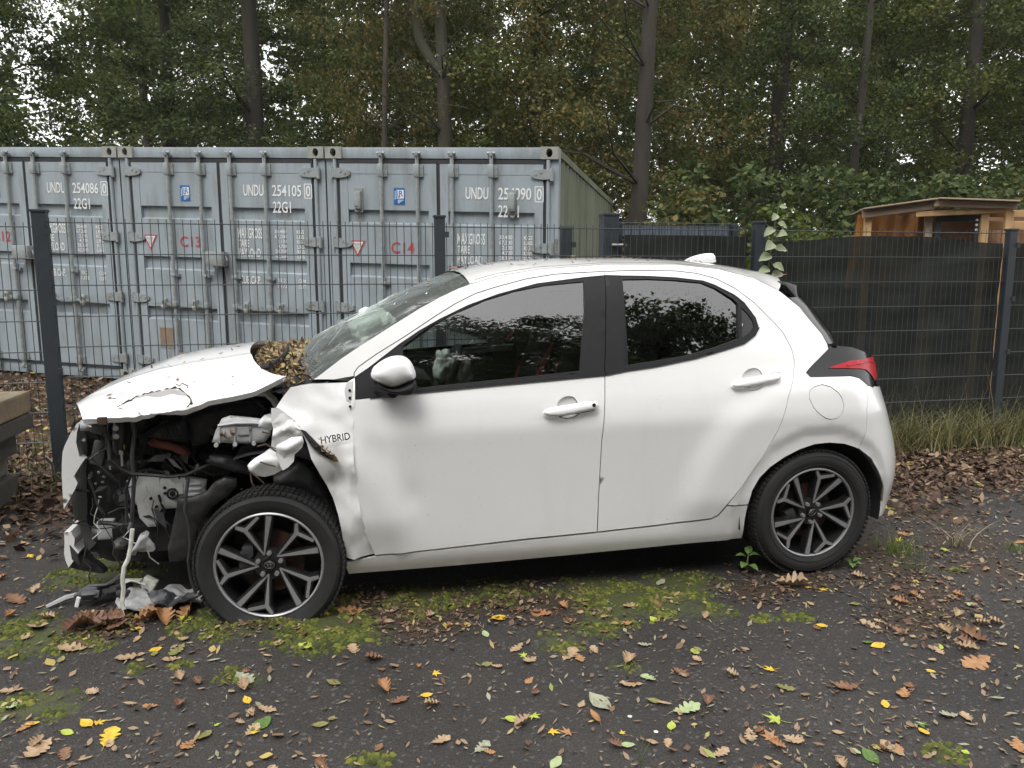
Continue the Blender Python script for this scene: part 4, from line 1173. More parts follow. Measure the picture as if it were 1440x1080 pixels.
# outlines at a given depth v: (v, [(u, w), ...])
FLAT = {
    'hood_near': (0.12, [(0.09, 1.052), (-0.042, 0.989), (-0.117, 0.973), (-0.248, 0.948), (-0.467, 0.914), (-0.597, 0.905), (-0.717, 0.898)]),
    'hood_top': (0.85, [(-0.955, 0.788), (-0.928, 0.848), (-0.877, 0.892), (-0.771, 0.968), (-0.63, 1.03), (-0.492, 1.08), (-0.35, 1.106), (-0.206, 1.124), (-0.106, 1.138), (0.048, 1.156)]),
    'ws_base': (0.85, [(0.112, 1.092)]),
    'ws_base2': (1.3, [(0.183, 1.139)]),
    'ws_c': (0.85, [(0.2, 1.182), (0.317, 1.235), (0.419, 1.275), (0.519, 1.329), (0.623, 1.38), (0.727, 1.427), (0.885, 1.471)]),
    'roof_top': (0.85, [(0.901, 1.501), (0.992, 1.523), (1.145, 1.546), (1.38, 1.562), (1.783, 1.567), (2.033, 1.558), (2.203, 1.549), (2.376, 1.533), (2.553, 1.517), (2.688, 1.493), (2.78, 1.46), (2.822, 1.432)]),
    'fin': (0.85, [(2.203, 1.537), (2.245, 1.564), (2.296, 1.58), (2.352, 1.589), (2.396, 1.585), (2.407, 1.525)]),
    'spoiler_fin': (0.36, [(2.522, 1.44), (2.571, 1.429), (2.62, 1.418), (2.627, 1.367), (2.635, 1.309), (2.584, 1.342), (2.525, 1.389)]),
    'mirror_cap': (-0.06, [(0.436, 1.066), (0.447, 1.095), (0.47, 1.115), (0.499, 1.133), (0.531, 1.144), (0.566, 1.147), (0.595, 1.133), (0.612, 1.106), (0.622, 1.076), (0.623, 1.052), (0.59, 1.038), (0.549, 1.021), (0.517, 1.016), (0.485, 1.029), (0.457, 1.045)]),
    'mirror_base': (-0.05, [(0.443, 1.05), (0.486, 1.028), (0.517, 1.015), (0.55, 1.02), (0.591, 1.036), (0.624, 1.053), (0.622, 0.994), (0.593, 0.981), (0.549, 0.983), (0.508, 0.994), (0.474, 1.01), (0.454, 1.032)]),
    'nose_strip': (0.4, [(-0.813, 0.835), (-0.835, 0.804), (-0.853, 0.77), (-0.869, 0.739), (-0.879, 0.711), (-0.886, 0.66), (-0.89, 0.612), (-0.893, 0.531), (-0.894, 0.456), (-0.871, 0.491), (-0.847, 0.535), (-0.83, 0.568), (-0.842, 0.603), (-0.813, 0.648), (-0.792, 0.677), (-0.813, 0.688), (-0.822, 0.75), (-0.816, 0.795), (-0.802, 0.835)]),
    'nose_low': (0.4, [(-0.902, 0.349), (-0.874, 0.353), (-0.861, 0.317), (-0.866, 0.283), (-0.847, 0.255), (-0.872, 0.217), (-0.896, 0.186), (-0.906, 0.22), (-0.909, 0.253), (-0.903, 0.303)]),
    'nose_lip': (0.42, [(-0.904, 0.178), (-0.879, 0.207), (-0.856, 0.238), (-0.825, 0.209), (-0.775, 0.164), (-0.756, 0.139), (-0.786, 0.138), (-0.844, 0.157)]),
    'crumple_flap': (-0.03, [(-0.064, 0.709), (-0.052, 0.723), (-0.035, 0.737), (-0.001, 0.756), (0.031, 0.778), (0.05, 0.765), (0.071, 0.731), (0.077, 0.686), (0.069, 0.681), (0.037, 0.664), (0.003, 0.657), (-0.033, 0.665), (-0.059, 0.685)]),
    'crumple_lump': (-0.05, [(0.05, 0.788), (0.081, 0.804), (0.115, 0.82), (0.157, 0.824), (0.162, 0.8), (0.155, 0.777), (0.123, 0.748), (0.119, 0.719), (0.096, 0.696), (0.073, 0.683), (0.058, 0.722), (0.051, 0.752)]),
    'crumple_strip': (-0.02, [(0.037, 0.938), (0.062, 0.94), (0.089, 0.921), (0.122, 0.891), (0.154, 0.854), (0.158, 0.818), (0.113, 0.808), (0.078, 0.797), (0.049, 0.769), (0.03, 0.782), (0.041, 0.85), (0.035, 0.894)]),
    'crumple_tab': (0.02, [(-0.017, 0.883), (0.007, 0.905), (0.029, 0.91), (0.042, 0.88), (0.029, 0.839), (0.004, 0.846), (-0.018, 0.859)]),
    'hood_lip': (0.06, [(-0.559, 0.952), (-0.504, 0.985), (-0.45, 0.998), (-0.388, 1.01), (-0.342, 1.014), (-0.308, 0.993), (-0.278, 0.962), (-0.301, 0.94), (-0.347, 0.935), (-0.401, 0.926), (-0.455, 0.922), (-0.508, 0.933)]),
    'hinge_arm': (0.22, [(-0.105, 0.96), (-0.046, 0.967), (-0.005, 0.963), (0.024, 0.934), (0.043, 0.892)]),
    'bracket_grey': (0.13, [(-0.222, 0.778), (-0.205, 0.826), (-0.18, 0.874), (-0.148, 0.885), (-0.083, 0.876), (-0.035, 0.868), (0.014, 0.854), (0.014, 0.798), (-0.01, 0.768), (-0.074, 0.765), (-0.154, 0.772), (-0.194, 0.777)]),
    'airbox': (0.3, [(-0.538, 0.784), (-0.499, 0.804), (-0.469, 0.828), (-0.416, 0.845), (-0.369, 0.855), (-0.353, 0.829), (-0.352, 0.746), (-0.421, 0.756), (-0.484, 0.769)]),
    'shelf': (0.36, [(-0.362, 0.853), (-0.277, 0.885), (-0.171, 0.901), (-0.064, 0.903), (-0.029, 0.863), (-0.098, 0.826), (-0.196, 0.83), (-0.253, 0.781), (-0.28, 0.723), (-0.347, 0.713)]),
    'strut': (0.24, [(-0.253, 0.698), (-0.18, 0.682), (-0.108, 0.652), (-0.058, 0.624), (-0.089, 0.599), (-0.154, 0.616), (-0.226, 0.646), (-0.269, 0.667)]),
    'intake_red': (0.28, [(-0.509, 0.758), (-0.468, 0.772), (-0.417, 0.754), (-0.356, 0.713), (-0.348, 0.693), (-0.369, 0.691), (-0.419, 0.716), (-0.465, 0.731), (-0.504, 0.742)]),
    'apron': (0.32, [(-0.617, 0.582), (-0.537, 0.604), (-0.465, 0.586), (-0.371, 0.581), (-0.288, 0.563), (-0.298, 0.491), (-0.406, 0.492), (-0.418, 0.447), (-0.486, 0.444), (-0.506, 0.4), (-0.511, 0.367), (-0.544, 0.366), (-0.576, 0.411), (-0.581, 0.47), (-0.605, 0.491), (-0.609, 0.53)]),
    'beam': (0.4, [(-0.8, 0.355), (-0.736, 0.347), (-0.648, 0.337), (-0.651, 0.294), (-0.739, 0.3), (-0.771, 0.276), (-0.799, 0.295)]),
    'liner_front': (0.2, [(-0.386, 0.52), (-0.329, 0.523), (-0.269, 0.544), (-0.238, 0.581), (-0.193, 0.603), (-0.144, 0.591), (-0.143, 0.562), (-0.177, 0.526), (-0.244, 0.479), (-0.291, 0.424), (-0.317, 0.378), (-0.331, 0.282), (-0.339, 0.244), (-0.438, 0.242), (-0.44, 0.307), (-0.41, 0.416)]),
    'liner_back': (0.16, [(0.018, 0.615), (0.079, 0.653), (0.126, 0.698), (0.176, 0.663), (0.204, 0.611), (0.241, 0.531), (0.269, 0.457), (0.291, 0.364), (0.266, 0.382), (0.223, 0.46), (0.179, 0.502), (0.119, 0.532), (0.045, 0.556), (0.013, 0.577)]),
    'radiator': (0.62, [(-0.882, 0.775), (-0.841, 0.8), (-0.64, 0.819), (-0.451, 0.832), (-0.29, 0.853), (-0.142, 0.883), (0.023, 0.891), (0.001, 0.377), (-0.486, 0.247), (-0.498, 0.048), (-0.817, 0.075), (-0.944, 0.121), (-0.919, 0.296)]),
    'tank': (0.26, [(-0.641, 0.825), (-0.632, 0.867), (-0.598, 0.875), (-0.582, 0.859), (-0.583, 0.766), (-0.592, 0.711), (-0.632, 0.706), (-0.644, 0.744)]),
    'reservoir': (0.3, [(-0.777, 0.86), (-0.733, 0.858), (-0.716, 0.832), (-0.745, 0.815), (-0.778, 0.816)]),
    'hose0': (0.22, [(-0.551, 0.887), (-0.548, 0.81), (-0.557, 0.718), (-0.561, 0.61), (-0.57, 0.516), (-0.585, 0.422), (-0.593, 0.391)]),
    'hose1': (0.2, [(-0.655, 0.85), (-0.644, 0.773), (-0.638, 0.712), (-0.603, 0.664), (-0.562, 0.64), (-0.479, 0.632), (-0.409, 0.622), (-0.346, 0.625), (-0.263, 0.661)]),
    'hose2': (0.25, [(-0.582, 0.618), (-0.603, 0.557), (-0.609, 0.478), (-0.61, 0.414)]),
    'hose3': (0.12, [(-0.322, 0.632), (-0.333, 0.578), (-0.343, 0.501), (-0.331, 0.422), (-0.33, 0.343), (-0.346, 0.265), (-0.339, 0.185), (-0.323, 0.119)]),
    'hose4': (0.3, [(-0.738, 0.406), (-0.699, 0.4), (-0.647, 0.394), (-0.604, 0.391)]),
    'hose5': (0.28, [(-0.754, 0.614), (-0.744, 0.557), (-0.726, 0.492), (-0.709, 0.453)]),
    'hose6': (0.26, [(-0.274, 0.646), (-0.229, 0.66), (-0.185, 0.642), (-0.125, 0.654), (-0.066, 0.635)]),
    'hose7': (0.3, [(-0.552, 0.699), (-0.584, 0.653), (-0.574, 0.63), (-0.516, 0.633), (-0.444, 0.613)]),
    'hose8': (0.33, [(-0.361, 0.633), (-0.303, 0.607), (-0.259, 0.585), (-0.182, 0.601)]),
    'hose9': (0.3, [(-0.41, 0.692), (-0.383, 0.658), (-0.365, 0.618), (-0.367, 0.577)]),
    'hose10': (0.24, [(-0.651, 0.829), (-0.663, 0.781), (-0.657, 0.719), (-0.64, 0.681)]),
    'hose11': (0.28, [(-0.621, 0.701), (-0.621, 0.66), (-0.612, 0.628)]),
    'white_cable': (0.05, [(-0.535, 0.448), (-0.546, 0.37), (-0.557, 0.325), (-0.573, 0.295), (-0.581, 0.25), (-0.579, 0.204), (-0.588, 0.143), (-0.579, 0.12)]),
    'bracket_low': (0.2, [(-0.563, 0.342), (-0.549, 0.372), (-0.523, 0.386), (-0.512, 0.376), (-0.519, 0.357), (-0.496, 0.324), (-0.492, 0.301), (-0.504, 0.289), (-0.543, 0.292), (-0.563, 0.3), (-0.584, 0.276), (-0.595, 0.287)]),
    'pump': (0.3, [(-0.682, 0.315), (-0.652, 0.326), (-0.625, 0.304), (-0.632, 0.278), (-0.67, 0.275), (-0.686, 0.292)]),
    'hose_joint': (0.3, [(-0.605, 0.67), (-0.587, 0.691), (-0.565, 0.674), (-0.565, 0.636), (-0.586, 0.624), (-0.605, 0.638)]),
    'label_yellow': (0.235, [(-0.613, 0.764), (-0.591, 0.763), (-0.592, 0.741), (-0.615, 0.742)]),
    'valve': (0.23, [(-0.61, 0.743), (-0.594, 0.743), (-0.598, 0.721), (-0.609, 0.722)]),
    'valve_stem': (0.23, [(-0.603, 0.725), (-0.604, 0.672)]),
    'lightbits': (0.25, [(-0.753, 0.622), (-0.718, 0.632), (-0.698, 0.613), (-0.705, 0.588), (-0.733, 0.583)]),
}

# ---------------------------------------------------------------- the crashed car
CAR_O = (-1.0195, 3.0877, 0.0)
CAR_R = R(12.0)
car = thing('crashed_car', 'white hatchback with a smashed front, bonnet buckled and front wheel exposed', 'car', CAR_O, CAR_R)

def paint_mat():
    m, nt, out = new_mat('white_car_paint')
    b = nt.nodes.new('ShaderNodeBsdfPrincipled')
    b.inputs['Roughness'].default_value = .32
    b.inputs['Coat Weight'].default_value = 1.0
    b.inputs['Coat Roughness'].default_value = .02
    n = noise_node(nt, 1.6, 6, .6)
    r = ramp(nt, [(.35, (.79, .79, .785)), (.65, (.815, .815, .81))])
    nt.links.new(n.outputs['Fac'], r.inputs['Fac'])
    # specks of dirt
    n2 = noise_node(nt, 130.0, 2, .5)
    r2 = ramp(nt, [(.745, (0, 0, 0)), (.78, (.75,)*3)])
    nt.links.new(n2.outputs['Fac'], r2.inputs['Fac'])
    mx = nt.nodes.new('ShaderNodeMix'); mx.data_type = 'RGBA'; mx.inputs[7].default_value = (.14, .12, .09, 1)
    nt.links.new(r2.outputs['Color'], mx.inputs['Factor']); nt.links.new(r.outputs['Color'], mx.inputs[6])
    # a thin film of grime in streaks
    n3 = noise_node(nt, 7.0, 7, .7, vec_scale=(1, 1, .16))
    r3 = ramp(nt, [(.55, (0, 0, 0)), (.85, (.15,)*3)])
    nt.links.new(n3.outputs['Fac'], r3.inputs['Fac'])
    m2 = nt.nodes.new('ShaderNodeMix'); m2.data_type = 'RGBA'; m2.inputs[7].default_value = (.45, .43, .37, 1)
    nt.links.new(r3.outputs['Color'], m2.inputs['Factor']); nt.links.new(mx.outputs[2], m2.inputs[6])
    nt.links.new(m2.outputs[2], b.inputs['Base Color'])
    nt.links.new(b.outputs[0], out.inputs[0])
    return m
M_PAINT = paint_mat()
M_PLAST = pm('black_trim_plastic', (.012, .012, .014), .62, var=.15, scale=30, bump=.05, bscale=300, spec=.3)
M_GLOSS = pm('gloss_black_trim', (.006, .006, .007), .12, var=.1)
M_TYRE = pm('tyre_rubber', (.0125, .0125, .013), .82, var=.25, scale=16, bump=.15, bscale=90, stain=(.03, .027, .022), stain_amt=.3, stain_scale=6)
M_ALU = pm('machined_alloy', (.34, .34, .35), .42, metal=.6, var=.08, scale=40)
M_RIMB = pm('black_alloy', (.007, .007, .008), .5, var=.15, scale=20)
M_CHROME = pm('bright_metal', (.62, .62, .62), .22, metal=1.0, var=.05)
M_DISC = pm('rusty_brake_disc', (.075, .034, .024), .7, metal=.3, var=.4, scale=14)
M_UNDER = pm('black_underbody', (.010, .010, .011), .85, var=.3)
M_ENG = pm('engine_black_plastic', (.014, .014, .015), .5, var=.35, scale=18, bump=.2, bscale=60, stain=(.05, .047, .042), stain_amt=.45, stain_scale=8)
M_ENG2 = pm('engine_dark_grey_plastic', (.035, .036, .038), .5, var=.3, scale=18, stain=(.07, .065, .055), stain_amt=.4, stain_scale=10)
M_GREY = pm('grey_bracket_plastic', (.34, .35, .355), .5, var=.2, scale=14, stain=(.12, .11, .10), stain_amt=.7, stain_scale=12)
M_GREYL = pm('light_grey_plastic', (.46, .47, .475), .5, var=.12, scale=14, stain=(.20, .19, .17), stain_amt=.6, stain_scale=10)
M_APRON = pm('inner_panel_paint', (.56, .57, .565), .45, var=.14, scale=10, stain=(.16, .15, .13), stain_amt=.6, stain_scale=7)
M_SCUFF = pm('scuffed_engine_plastic', (.085, .085, .088), .5, var=.4, scale=30, stain=(.03, .028, .025), stain_amt=.7, stain_scale=16)
M_RUST = pm('torn_rusty_edge', (.055, .033, .022), .9, var=.4, scale=60)
M_INTAKE = pm('rust_red_duct', (.16, .045, .030), .75, var=.35, scale=30, bump=.4, bscale=80)
M_YEL = pm('yellow_label', (.62, .60, .06), .5, var=.1)
M_CABLE = pm('pale_cable', (.55, .55, .50), .6, var=.2, scale=40, stain=(.2, .19, .15), stain_amt=.5, stain_scale=30)
M_REDL = pm('red_lamp_lens', (.40, .008, .020), .25, var=.12, scale=30, spec=.3)
M_SEAT = pm('dark_seat_fabric', (.022, .022, .024), .9, var=.2, scale=60)
M_SEATR = pm('red_seat_piping', (.40, .025, .04), .8, var=.15)
M_BAG = pm('airbag_fabric', (.62, .64, .60), .85, var=.08, bump=.2, bscale=25)
M_LINER = pm('grey_headlining', (.30, .30, .29), .95, var=.08)
M_GLASS = thin_glass('front_door_glass', (.62, .66, .64), 2.2, drops=.02)
M_TINT = thin_glass('tinted_rear_glass', (.06, .07, .07), 2.2, drops=.02)
M_WS = thin_glass('cracked_windscreen', (.78, .87, .82), 1.5, sky_sheen=.17)

def side_pt(u, w, off=0.0, far=False):
    v = side_v(u, w) + off
    if far: v = 2*CAR_MID - v
    return np.stack([u, v, w], -1)

def panel(name, polys, mat, parent, off=0.0, gap=.0022, thick=.014, res=.03, disp=None, far=False, skirt=True):
    """Sheet-metal panel: outlines laid on the car's side surface, edges turned in."""
    mb = MB()
    for outer, holes in polys:
        P2, T = tri_poly(outer, holes, res, gap)
        P3 = side_pt(P2[:, 0], P2[:, 1], off, far)
        if disp is not None:
            P3 = P3 + np.array([disp(u, w) for u, w in P2])*np.array([1, -1 if far else 1, 1])
        a, b, c = P3[T[0]]
        nrm = np.cross(b-a, c-a)
        if (nrm[1] > 0) != far:
            T = T[:, ::-1]
        base = len(mb.v)
        mb.add(P3.tolist(), T.tolist())
        if skirt:
            s = thick*(-1 if far else 1)
            for a, b in rim_edges([tuple(t) for t in T]):
                pa, pb = P3[a], P3[b]
                mb.add([pa, pb, pb+np.array([0, s, 0]), pa+np.array([0, s, 0])], [(1, 0, 3, 2)])
    me = bpy.data.meshes.new(name)
    me.from_pydata(mb.v, [], mb.f)
    me.materials.append(mat)
    me.polygons.foreach_set('use_smooth', [True]*len(me.polygons))
    me.update()
    o = bpy.data.objects.new(name, me); COL.objects.link(o); o.parent = parent
    return o

def sheet_at(name, poly, v0, mat, parent, bulge=0.0, thick=.02, res=.02, rough=0.0, seed=0.0, wrap=None, fscale=14.0, smooth=True, facets=0):
    """A piece with an outline in (u, w) at depth v0, swelling towards the viewer by BULGE in its middle, crumpled by ROUGH."""
    P2, T = tri_poly(poly, (), res)
    O = np.array(densify(poly, res))
    d = np.min(np.hypot(P2[:, None, 0]-O[None, :, 0], P2[:, None, 1]-O[None, :, 1]), axis=1)
    dm = max(d.max(), 1e-6)
    h = bulge*np.sqrt(np.clip(1-(1-np.clip(d/dm, 0, 1))**2, 0, 1))
    v = v0 - h
    if facets:
        rr = random.Random(seed*13+5)
        lo, hi = P2.min(0), P2.max(0); ext = max(hi-lo)
        hh = np.full(len(P2), 9.0)
        for k in range(facets):
            c = lo + (hi-lo)*np.array([rr.uniform(.15, .85), rr.uniform(.15, .85)])
            a = rr.uniform(0, 6.283); sl = rr.uniform(.35, 1.1)
            hh = np.minimum(hh, bulge*rr.uniform(.5, 1.0) + sl*((P2[:, 0]-c[0])*math.cos(a)+(P2[:, 1]-c[1])*math.sin(a)))
        v = v0 - np.minimum(np.clip(hh, -bulge*.4, bulge*1.6), d*1.6)
    if rough:
        v = v + rough*np.array([nz(p[0]*fscale, p[1]*fscale, seed) + .5*nz(p[0]*fscale*2.3, p[1]*fscale*2.3, seed+5) for p in P2])
    if wrap is not None:
        v = v + np.array([wrap(p[0], p[1]) for p in P2])
    P3 = np.stack([P2[:, 0], v, P2[:, 1]], 1)
    a, b, c = P3[T[0]]
    if np.cross(b-a, c-a)[1] > 0:
        T = T[:, ::-1]
    mb = MB(); mb.add(P3.tolist(), T.tolist())
    for a, b in rim_edges([tuple(t) for t in T]):
        pa, pb = P3[a], P3[b]
        mb.add([pa, pb, (pb[0], v0+thick, pb[2]), (pa[0], v0+thick, pa[2])], [(1, 0, 3, 2)])
    n = len(P3)
    back = P3.copy(); back[:, 1] = v0+thick
    mb.add(back.tolist(), T[:, ::-1].tolist())
    me = bpy.data.meshes.new(name); me.from_pydata(mb.v, [], mb.f); me.materials.append(mat)
    if smooth:
        me.polygons.foreach_set('use_smooth', [True]*len(me.polygons))
    me.update()
    if facets: me.set_sharp_from_angle(angle=R(55))
    o = bpy.data.objects.new(name, me); COL.objects.link(o); o.parent = parent
    return o

def grown(poly, k=1.05):
    c = np.mean(np.array(poly), axis=0)
    return [tuple(c+(np.array(p)-c)*k) for p in poly]

def pane(name, poly, mat, parent, far=False, off=.011, upright=0.0):
    """A door pane: one even curve fitted to the side surface, a little larger than its opening."""
    g = np.array(grown(poly, 1.03)); st = .011
    us = np.arange(g[:, 0].min(), g[:, 0].max()+st, st); wg = np.arange(g[:, 1].min(), g[:, 1].max()+st, st)
    U, W = np.meshgrid(us, wg); nc = len(us)
    f = lambda u, w: np.stack([np.ones_like(u), u, w, w*w, u*w], -1)
    gi = np.array(poly); k = np.linalg.lstsq(f(gi[:, 0], gi[:, 1]), side_v(gi[:, 0], gi[:, 1]), rcond=None)[0]
    vv = f(U.ravel(), W.ravel()) @ k + off - upright*(W.ravel()-gi[:, 1].mean())
    if far: vv = 2*CAR_MID - vv
    P3 = np.stack([U.ravel(), vv, W.ravel()], 1)
    i, j = np.meshgrid(np.arange(len(wg)-1), np.arange(nc-1), indexing='ij'); q = (i*nc+j).ravel()
    T = np.stack([q, q+1, q+nc+1, q+nc], 1)
    c = P3[T].mean(1); T = T[pip(c[:, 0], c[:, 2], g)]
    if far: T = T[:, ::-1]
    used = np.unique(T); remap = np.zeros(len(P3), int); remap[used] = np.arange(len(used))
    P3 = P3[used]; T = remap[T]
    me = bpy.data.meshes.new(name); me.from_pydata(P3.tolist(), [], T.tolist()); me.materials.append(mat)
    me.polygons.foreach_set('use_smooth', [True]*len(me.polygons)); me.update()
    return link_mesh(name, me, parent)

def strip_on(name, pts, width, mat, parent, off=-.004, res=.02):
    """A narrow band along a line of (u, w) points on the side surface."""
    P = np.array(pts, float)
    rows = [[], []]
    for i in range(len(P)):
        t = P[min(i+1, len(P)-1)] - P[max(i-1, 0)]; t /= np.linalg.norm(t)
        n = np.array([-t[1], t[0]])*width/2
        for k, s in enumerate((1, -1)):
            q = P[i] + n*s
            rows[k].append(tuple(side_pt(q[0], q[1], off)))
    m = MB(); m.grid(rows)
    return m.build(name, mat, parent)

# ---- doors, side frame, sill, quarter
def dent_front(u, w):
    """The front door's leading edge is creased and pushed back by the crash."""
    k = float(np.clip((.75-u)/.35, 0, 1))
    d = .004*nz(u*6, w*4, 3)*k
    d += .006*math.exp(-((u-.60)/.045)**2 - ((w-.52)/.06)**2) - .010*math.exp(-((u-.52-.10*(.6-w))/.03)**2)*float(np.clip((.85-w)/.2, 0, 1))
    return (0, d, 0)
def dent_fender(u, w):
    d = .022*nz(u*6, w*6, 8) + .010*nz(u*17, w*17, 2)
    d += .030*math.exp(-((u-.27)/.03)**2)*float(np.clip((.75-w)/.15, 0, 1)) - .02*math.exp(-((u-.345)/.02)**2)*float(np.clip((.8-w)/.1, 0, 1))
    k = float(np.clip((.30-u)/.35, 0, 1))
    d += .03*k*nz(u*9, w*9, 5)
    return (0, d-.004, 0)

fd = empty_part('front_door', car); rd = empty_part('rear_door', car)
for far in (False, True):
    f_d, r_d = (fd, rd) if not far else (empty_part('front_door', car), empty_part('rear_door', car))
    panel('door_skin', [(SIDE['front_door_outer'], [SIDE['front_dlo_hole'], chaikin(SIDE['cup_front'], 2)])], M_PAINT, f_d, far=far, disp=None if far else dent_front)
    panel('door_skin', [(SIDE['rear_door_outer'], [SIDE['rear_dlo_hole'], chaikin(SIDE['cup_rear'], 2)])], M_PAINT, r_d, far=far)
    panel('window_surround', [(SIDE['front_dlo'], [SIDE['front_glass']])], M_PLAST, f_d, off=.003, gap=.0, far=far)
    panel('window_surround', [(SIDE['rear_dlo'], [SIDE['rear_glass'], SIDE['quarter_glass']])], M_PLAST, r_d, off=.003, gap=0, far=far)
    pane('window_glass', SIDE['front_glass'], M_GLASS, f_d, far)
    pane('window_glass', SIDE['rear_glass'], M_TINT, r_d, far, .016, .030)
    panel('quarter_glass', [(SIDE['quarter_glass'], [])], M_GLOSS, r_d, off=.008, gap=-.006, far=far, skirt=False)
    panel('belt_trim', [(SIDE['belt_front'], [])], M_PLAST, f_d, off=-.007, gap=0, thick=.016, far=far)
    panel('belt_trim', [(SIDE['belt_rear'], [])], M_PLAST, r_d, off=-.007, gap=0, thick=.016, far=far)
    bs = panel('body_side', [(SIDE['body_side'], [SIDE['fuel_door']] if not far else [])], M_PAINT, car, far=far, gap=.0018)
    panel('sill', [(SIDE['sill'], [])], M_PAINT, car, far=far, off=.002)
    if not far:
        panel('fuel_flap', [(SIDE['fuel_door'], [])], M_PAINT, bs, off=.0005, gap=.0018)
        m = MB(); m.box((2.72, .18, .85), (.28, .02, .25)); m.build('gap_backing', M_UNDER, bs)
    m = MB()
    # dark returns behind the shut lines
    fv = (lambda v: 2*CAR_MID-v) if far else (lambda v: v)
    for (u0, w0), (u1, w1) in zip(SIDE['front_door_outer'][:12], SIDE['front_door_outer'][1:13]):
        pass
    m.box((1.46, fv(.12), .66), (.10, .03, .74))
    panel('door_pillar', [([(1.39, .95), (1.60, .95), (1.64, 1.478), (1.46, 1.478)], [])], M_UNDER, bs, off=.020, gap=0, far=far, skirt=False, res=.06)
    m.box((2.20, fv(.11), .62), (.16, .03, .46), Matrix.Rotation(R(-32), 3, 'Y'))
    m.build('inner_frame', M_UNDER, bs)
    panel('pillar_trim', [([(.27, 1.035), (.45, 1.15), (.66, 1.275), (.90, 1.395), (.98, 1.385), (.74, 1.26), (.50, 1.10), (.42, 1.02)], [])], M_LINER, bs, off=.028, gap=0, far=far, skirt=False, res=.06)
    # cabin side lining
    lining = [(.32, .34), (2.15, .34), (2.45, .60), (2.45, .98), (2.1, 1.04), (1.5, .995), (.42, .93)]
    panel('door_lining', [(lining, [])], M_SEAT, f_d, off=.075, gap=0, far=far, skirt=False, res=.08)

panel('front_wing', [(SIDE['fender'], [])], M_PAINT, car, off=.004, disp=dent_fender, res=.022)
fw = bpy.data.objects['front_wing']
# the tear across the wing, the seam with its screws, the wheel side badge
panel('wing_tear', [(SIDE['wedge'], [])], M_UNDER, fw, off=-.012, gap=0, thick=.02, res=.02, disp=lambda u, w: (0, .012*nz(u*20, w*20), 0))
panel('wing_flange', [(SIDE['fender_seam'], [])], M_APRON, fw, off=-.006, gap=0, thick=.012, res=.02)
m = MB()
for dz in (.0, .03, .065):
    p = side_pt(.352-.0*dz, .995-dz, -.008); m.cyl(p, (p[0], p[1]-.004, p[2]), .006, 8)
m.build('flange_hole', M_UNDER, fw)
hp = [side_pt(u, w, -.022) for u, w in SIDE['hybrid']]
M_BADGE = pm('dark_chrome_badge', (.16, .15, .14), .25, metal=.9, var=.1)
lettering('HYBRID', .030, M_BADGE, fw, frame(Vector(hp[0])+Vector((0, 0, -.012)), Vector(hp[1])-Vector(hp[0]), (0, .1, 1)), width=(Vector(hp[1])-Vector(hp[0])).length*1.02)

# door handles with their finger cups
for key, par in (('front', fd), ('rear', rd)):
    h = SIDE['handle_'+key]
    hc = np.mean(np.array(SIDE['cup_'+key]), axis=0)
    cup = panel('handle_cup', [(chaikin(SIDE['cup_'+key], 2), [])], M_PAINT, par, off=-.0012, gap=0, thick=.002, res=.012, disp=lambda u, w, c=hc: (0, .024*max(0.0, 1-((u-c[0])/.060)**2-((w-c[1])/.056)**2)**.7, 0))
    cu = np.mean(np.array(h), axis=0)
    vv = float(side_v(cu[0], cu[1]))
    sh_ = lambda u, w: float(side_v(u, w))-vv
    sheet_at('door_handle', h, vv-.022, M_PAINT, par, bulge=.016, thick=.004, res=.008, wrap=sh_)
    m = MB(); m.tube([(h[0][0]+.01, vv-.004, h[0][1]-.006), (h[12][0], vv-.004, h[12][1]-.005), (h[10][0], vv-.004, h[10][1]-.004), (h[8][0], vv-.004, h[8][1]-.003)], .004, 5)
    m.build('handle_shadow_gap', M_PLAST, par)
m = MB(); p = SIDE['handle_front'][6]; q = side_pt(p[0]-.025, p[1]-.010, -.0385)
m.cyl(q, (q[0], q[1]-.002, q[2]), .009, 10); m.build('key_hole', M_PLAST, fd)
# sail panel and mirror
mir = empty_part('side_mirror', car)
v0, pl = FLAT['mirror_cap']; sheet_at('mirror_cap', chaikin(pl, 1), v0+.0, M_PAINT, mir, bulge=.055, thick=.035, res=.012)
v0, pl = FLAT['mirror_base']; sheet_at('mirror_base', chaikin(pl, 1), v0-.012, M_PLAST, mir, bulge=.040, thick=.10, res=.010)
m = MB(); m.tube([(.53, -.02, 1.0), (.48, .06, .985), (.46, .09, .98)], [.035, .03, .035], 8); m.build('mirror_foot', M_PLAST, mir, True)

# ---- roof, spoiler, aerial
railU = [a for a, b in SIDE['rail']] + [2.56, 2.75]
railW = [b for a, b in SIDE['rail']] + [1.36, 1.33]
rcU = [.895, 1.0, 1.145, 1.38, 1.78, 2.03, 2.2, 2.38, 2.55, 2.70]
rcW = [1.490, 1.518, 1.541, 1.556, 1.561, 1.552, 1.542, 1.522, 1.495, 1.462]
def roof_pt(s, t):
    ue = 2.67 - .225*t*t
    u = .899 + s*(ue-.899)
    wr = float(np.interp(u, railU, railW)); wc = float(np.interp(u, rcU, rcW))
    vr = float(side_v(min(u, 2.50), wr)) + .3*max(0, u-2.50)
    w = wr + (max(wc, wr)-wr)*(1-abs(t)**2.6)
    return (u, CAR_MID + t*(CAR_MID-vr), w)
ts = np.sin(np.linspace(-1, 1, 33)*math.pi/2)
m = MB(); m.grid([[roof_pt(s, t) for t in ts] for s in np.linspace(0, 1, 48)])
e0 = [roof_pt(1, t) for t in ts]
m.grid([e0, [(p[0]-.01, p[1], p[2]-.035) for p in e0], [(p[0]-.12, p[1], p[2]-.05) for p in e0]])
roof = m.build('roof', M_PAINT, car, True, 40)
m = MB()
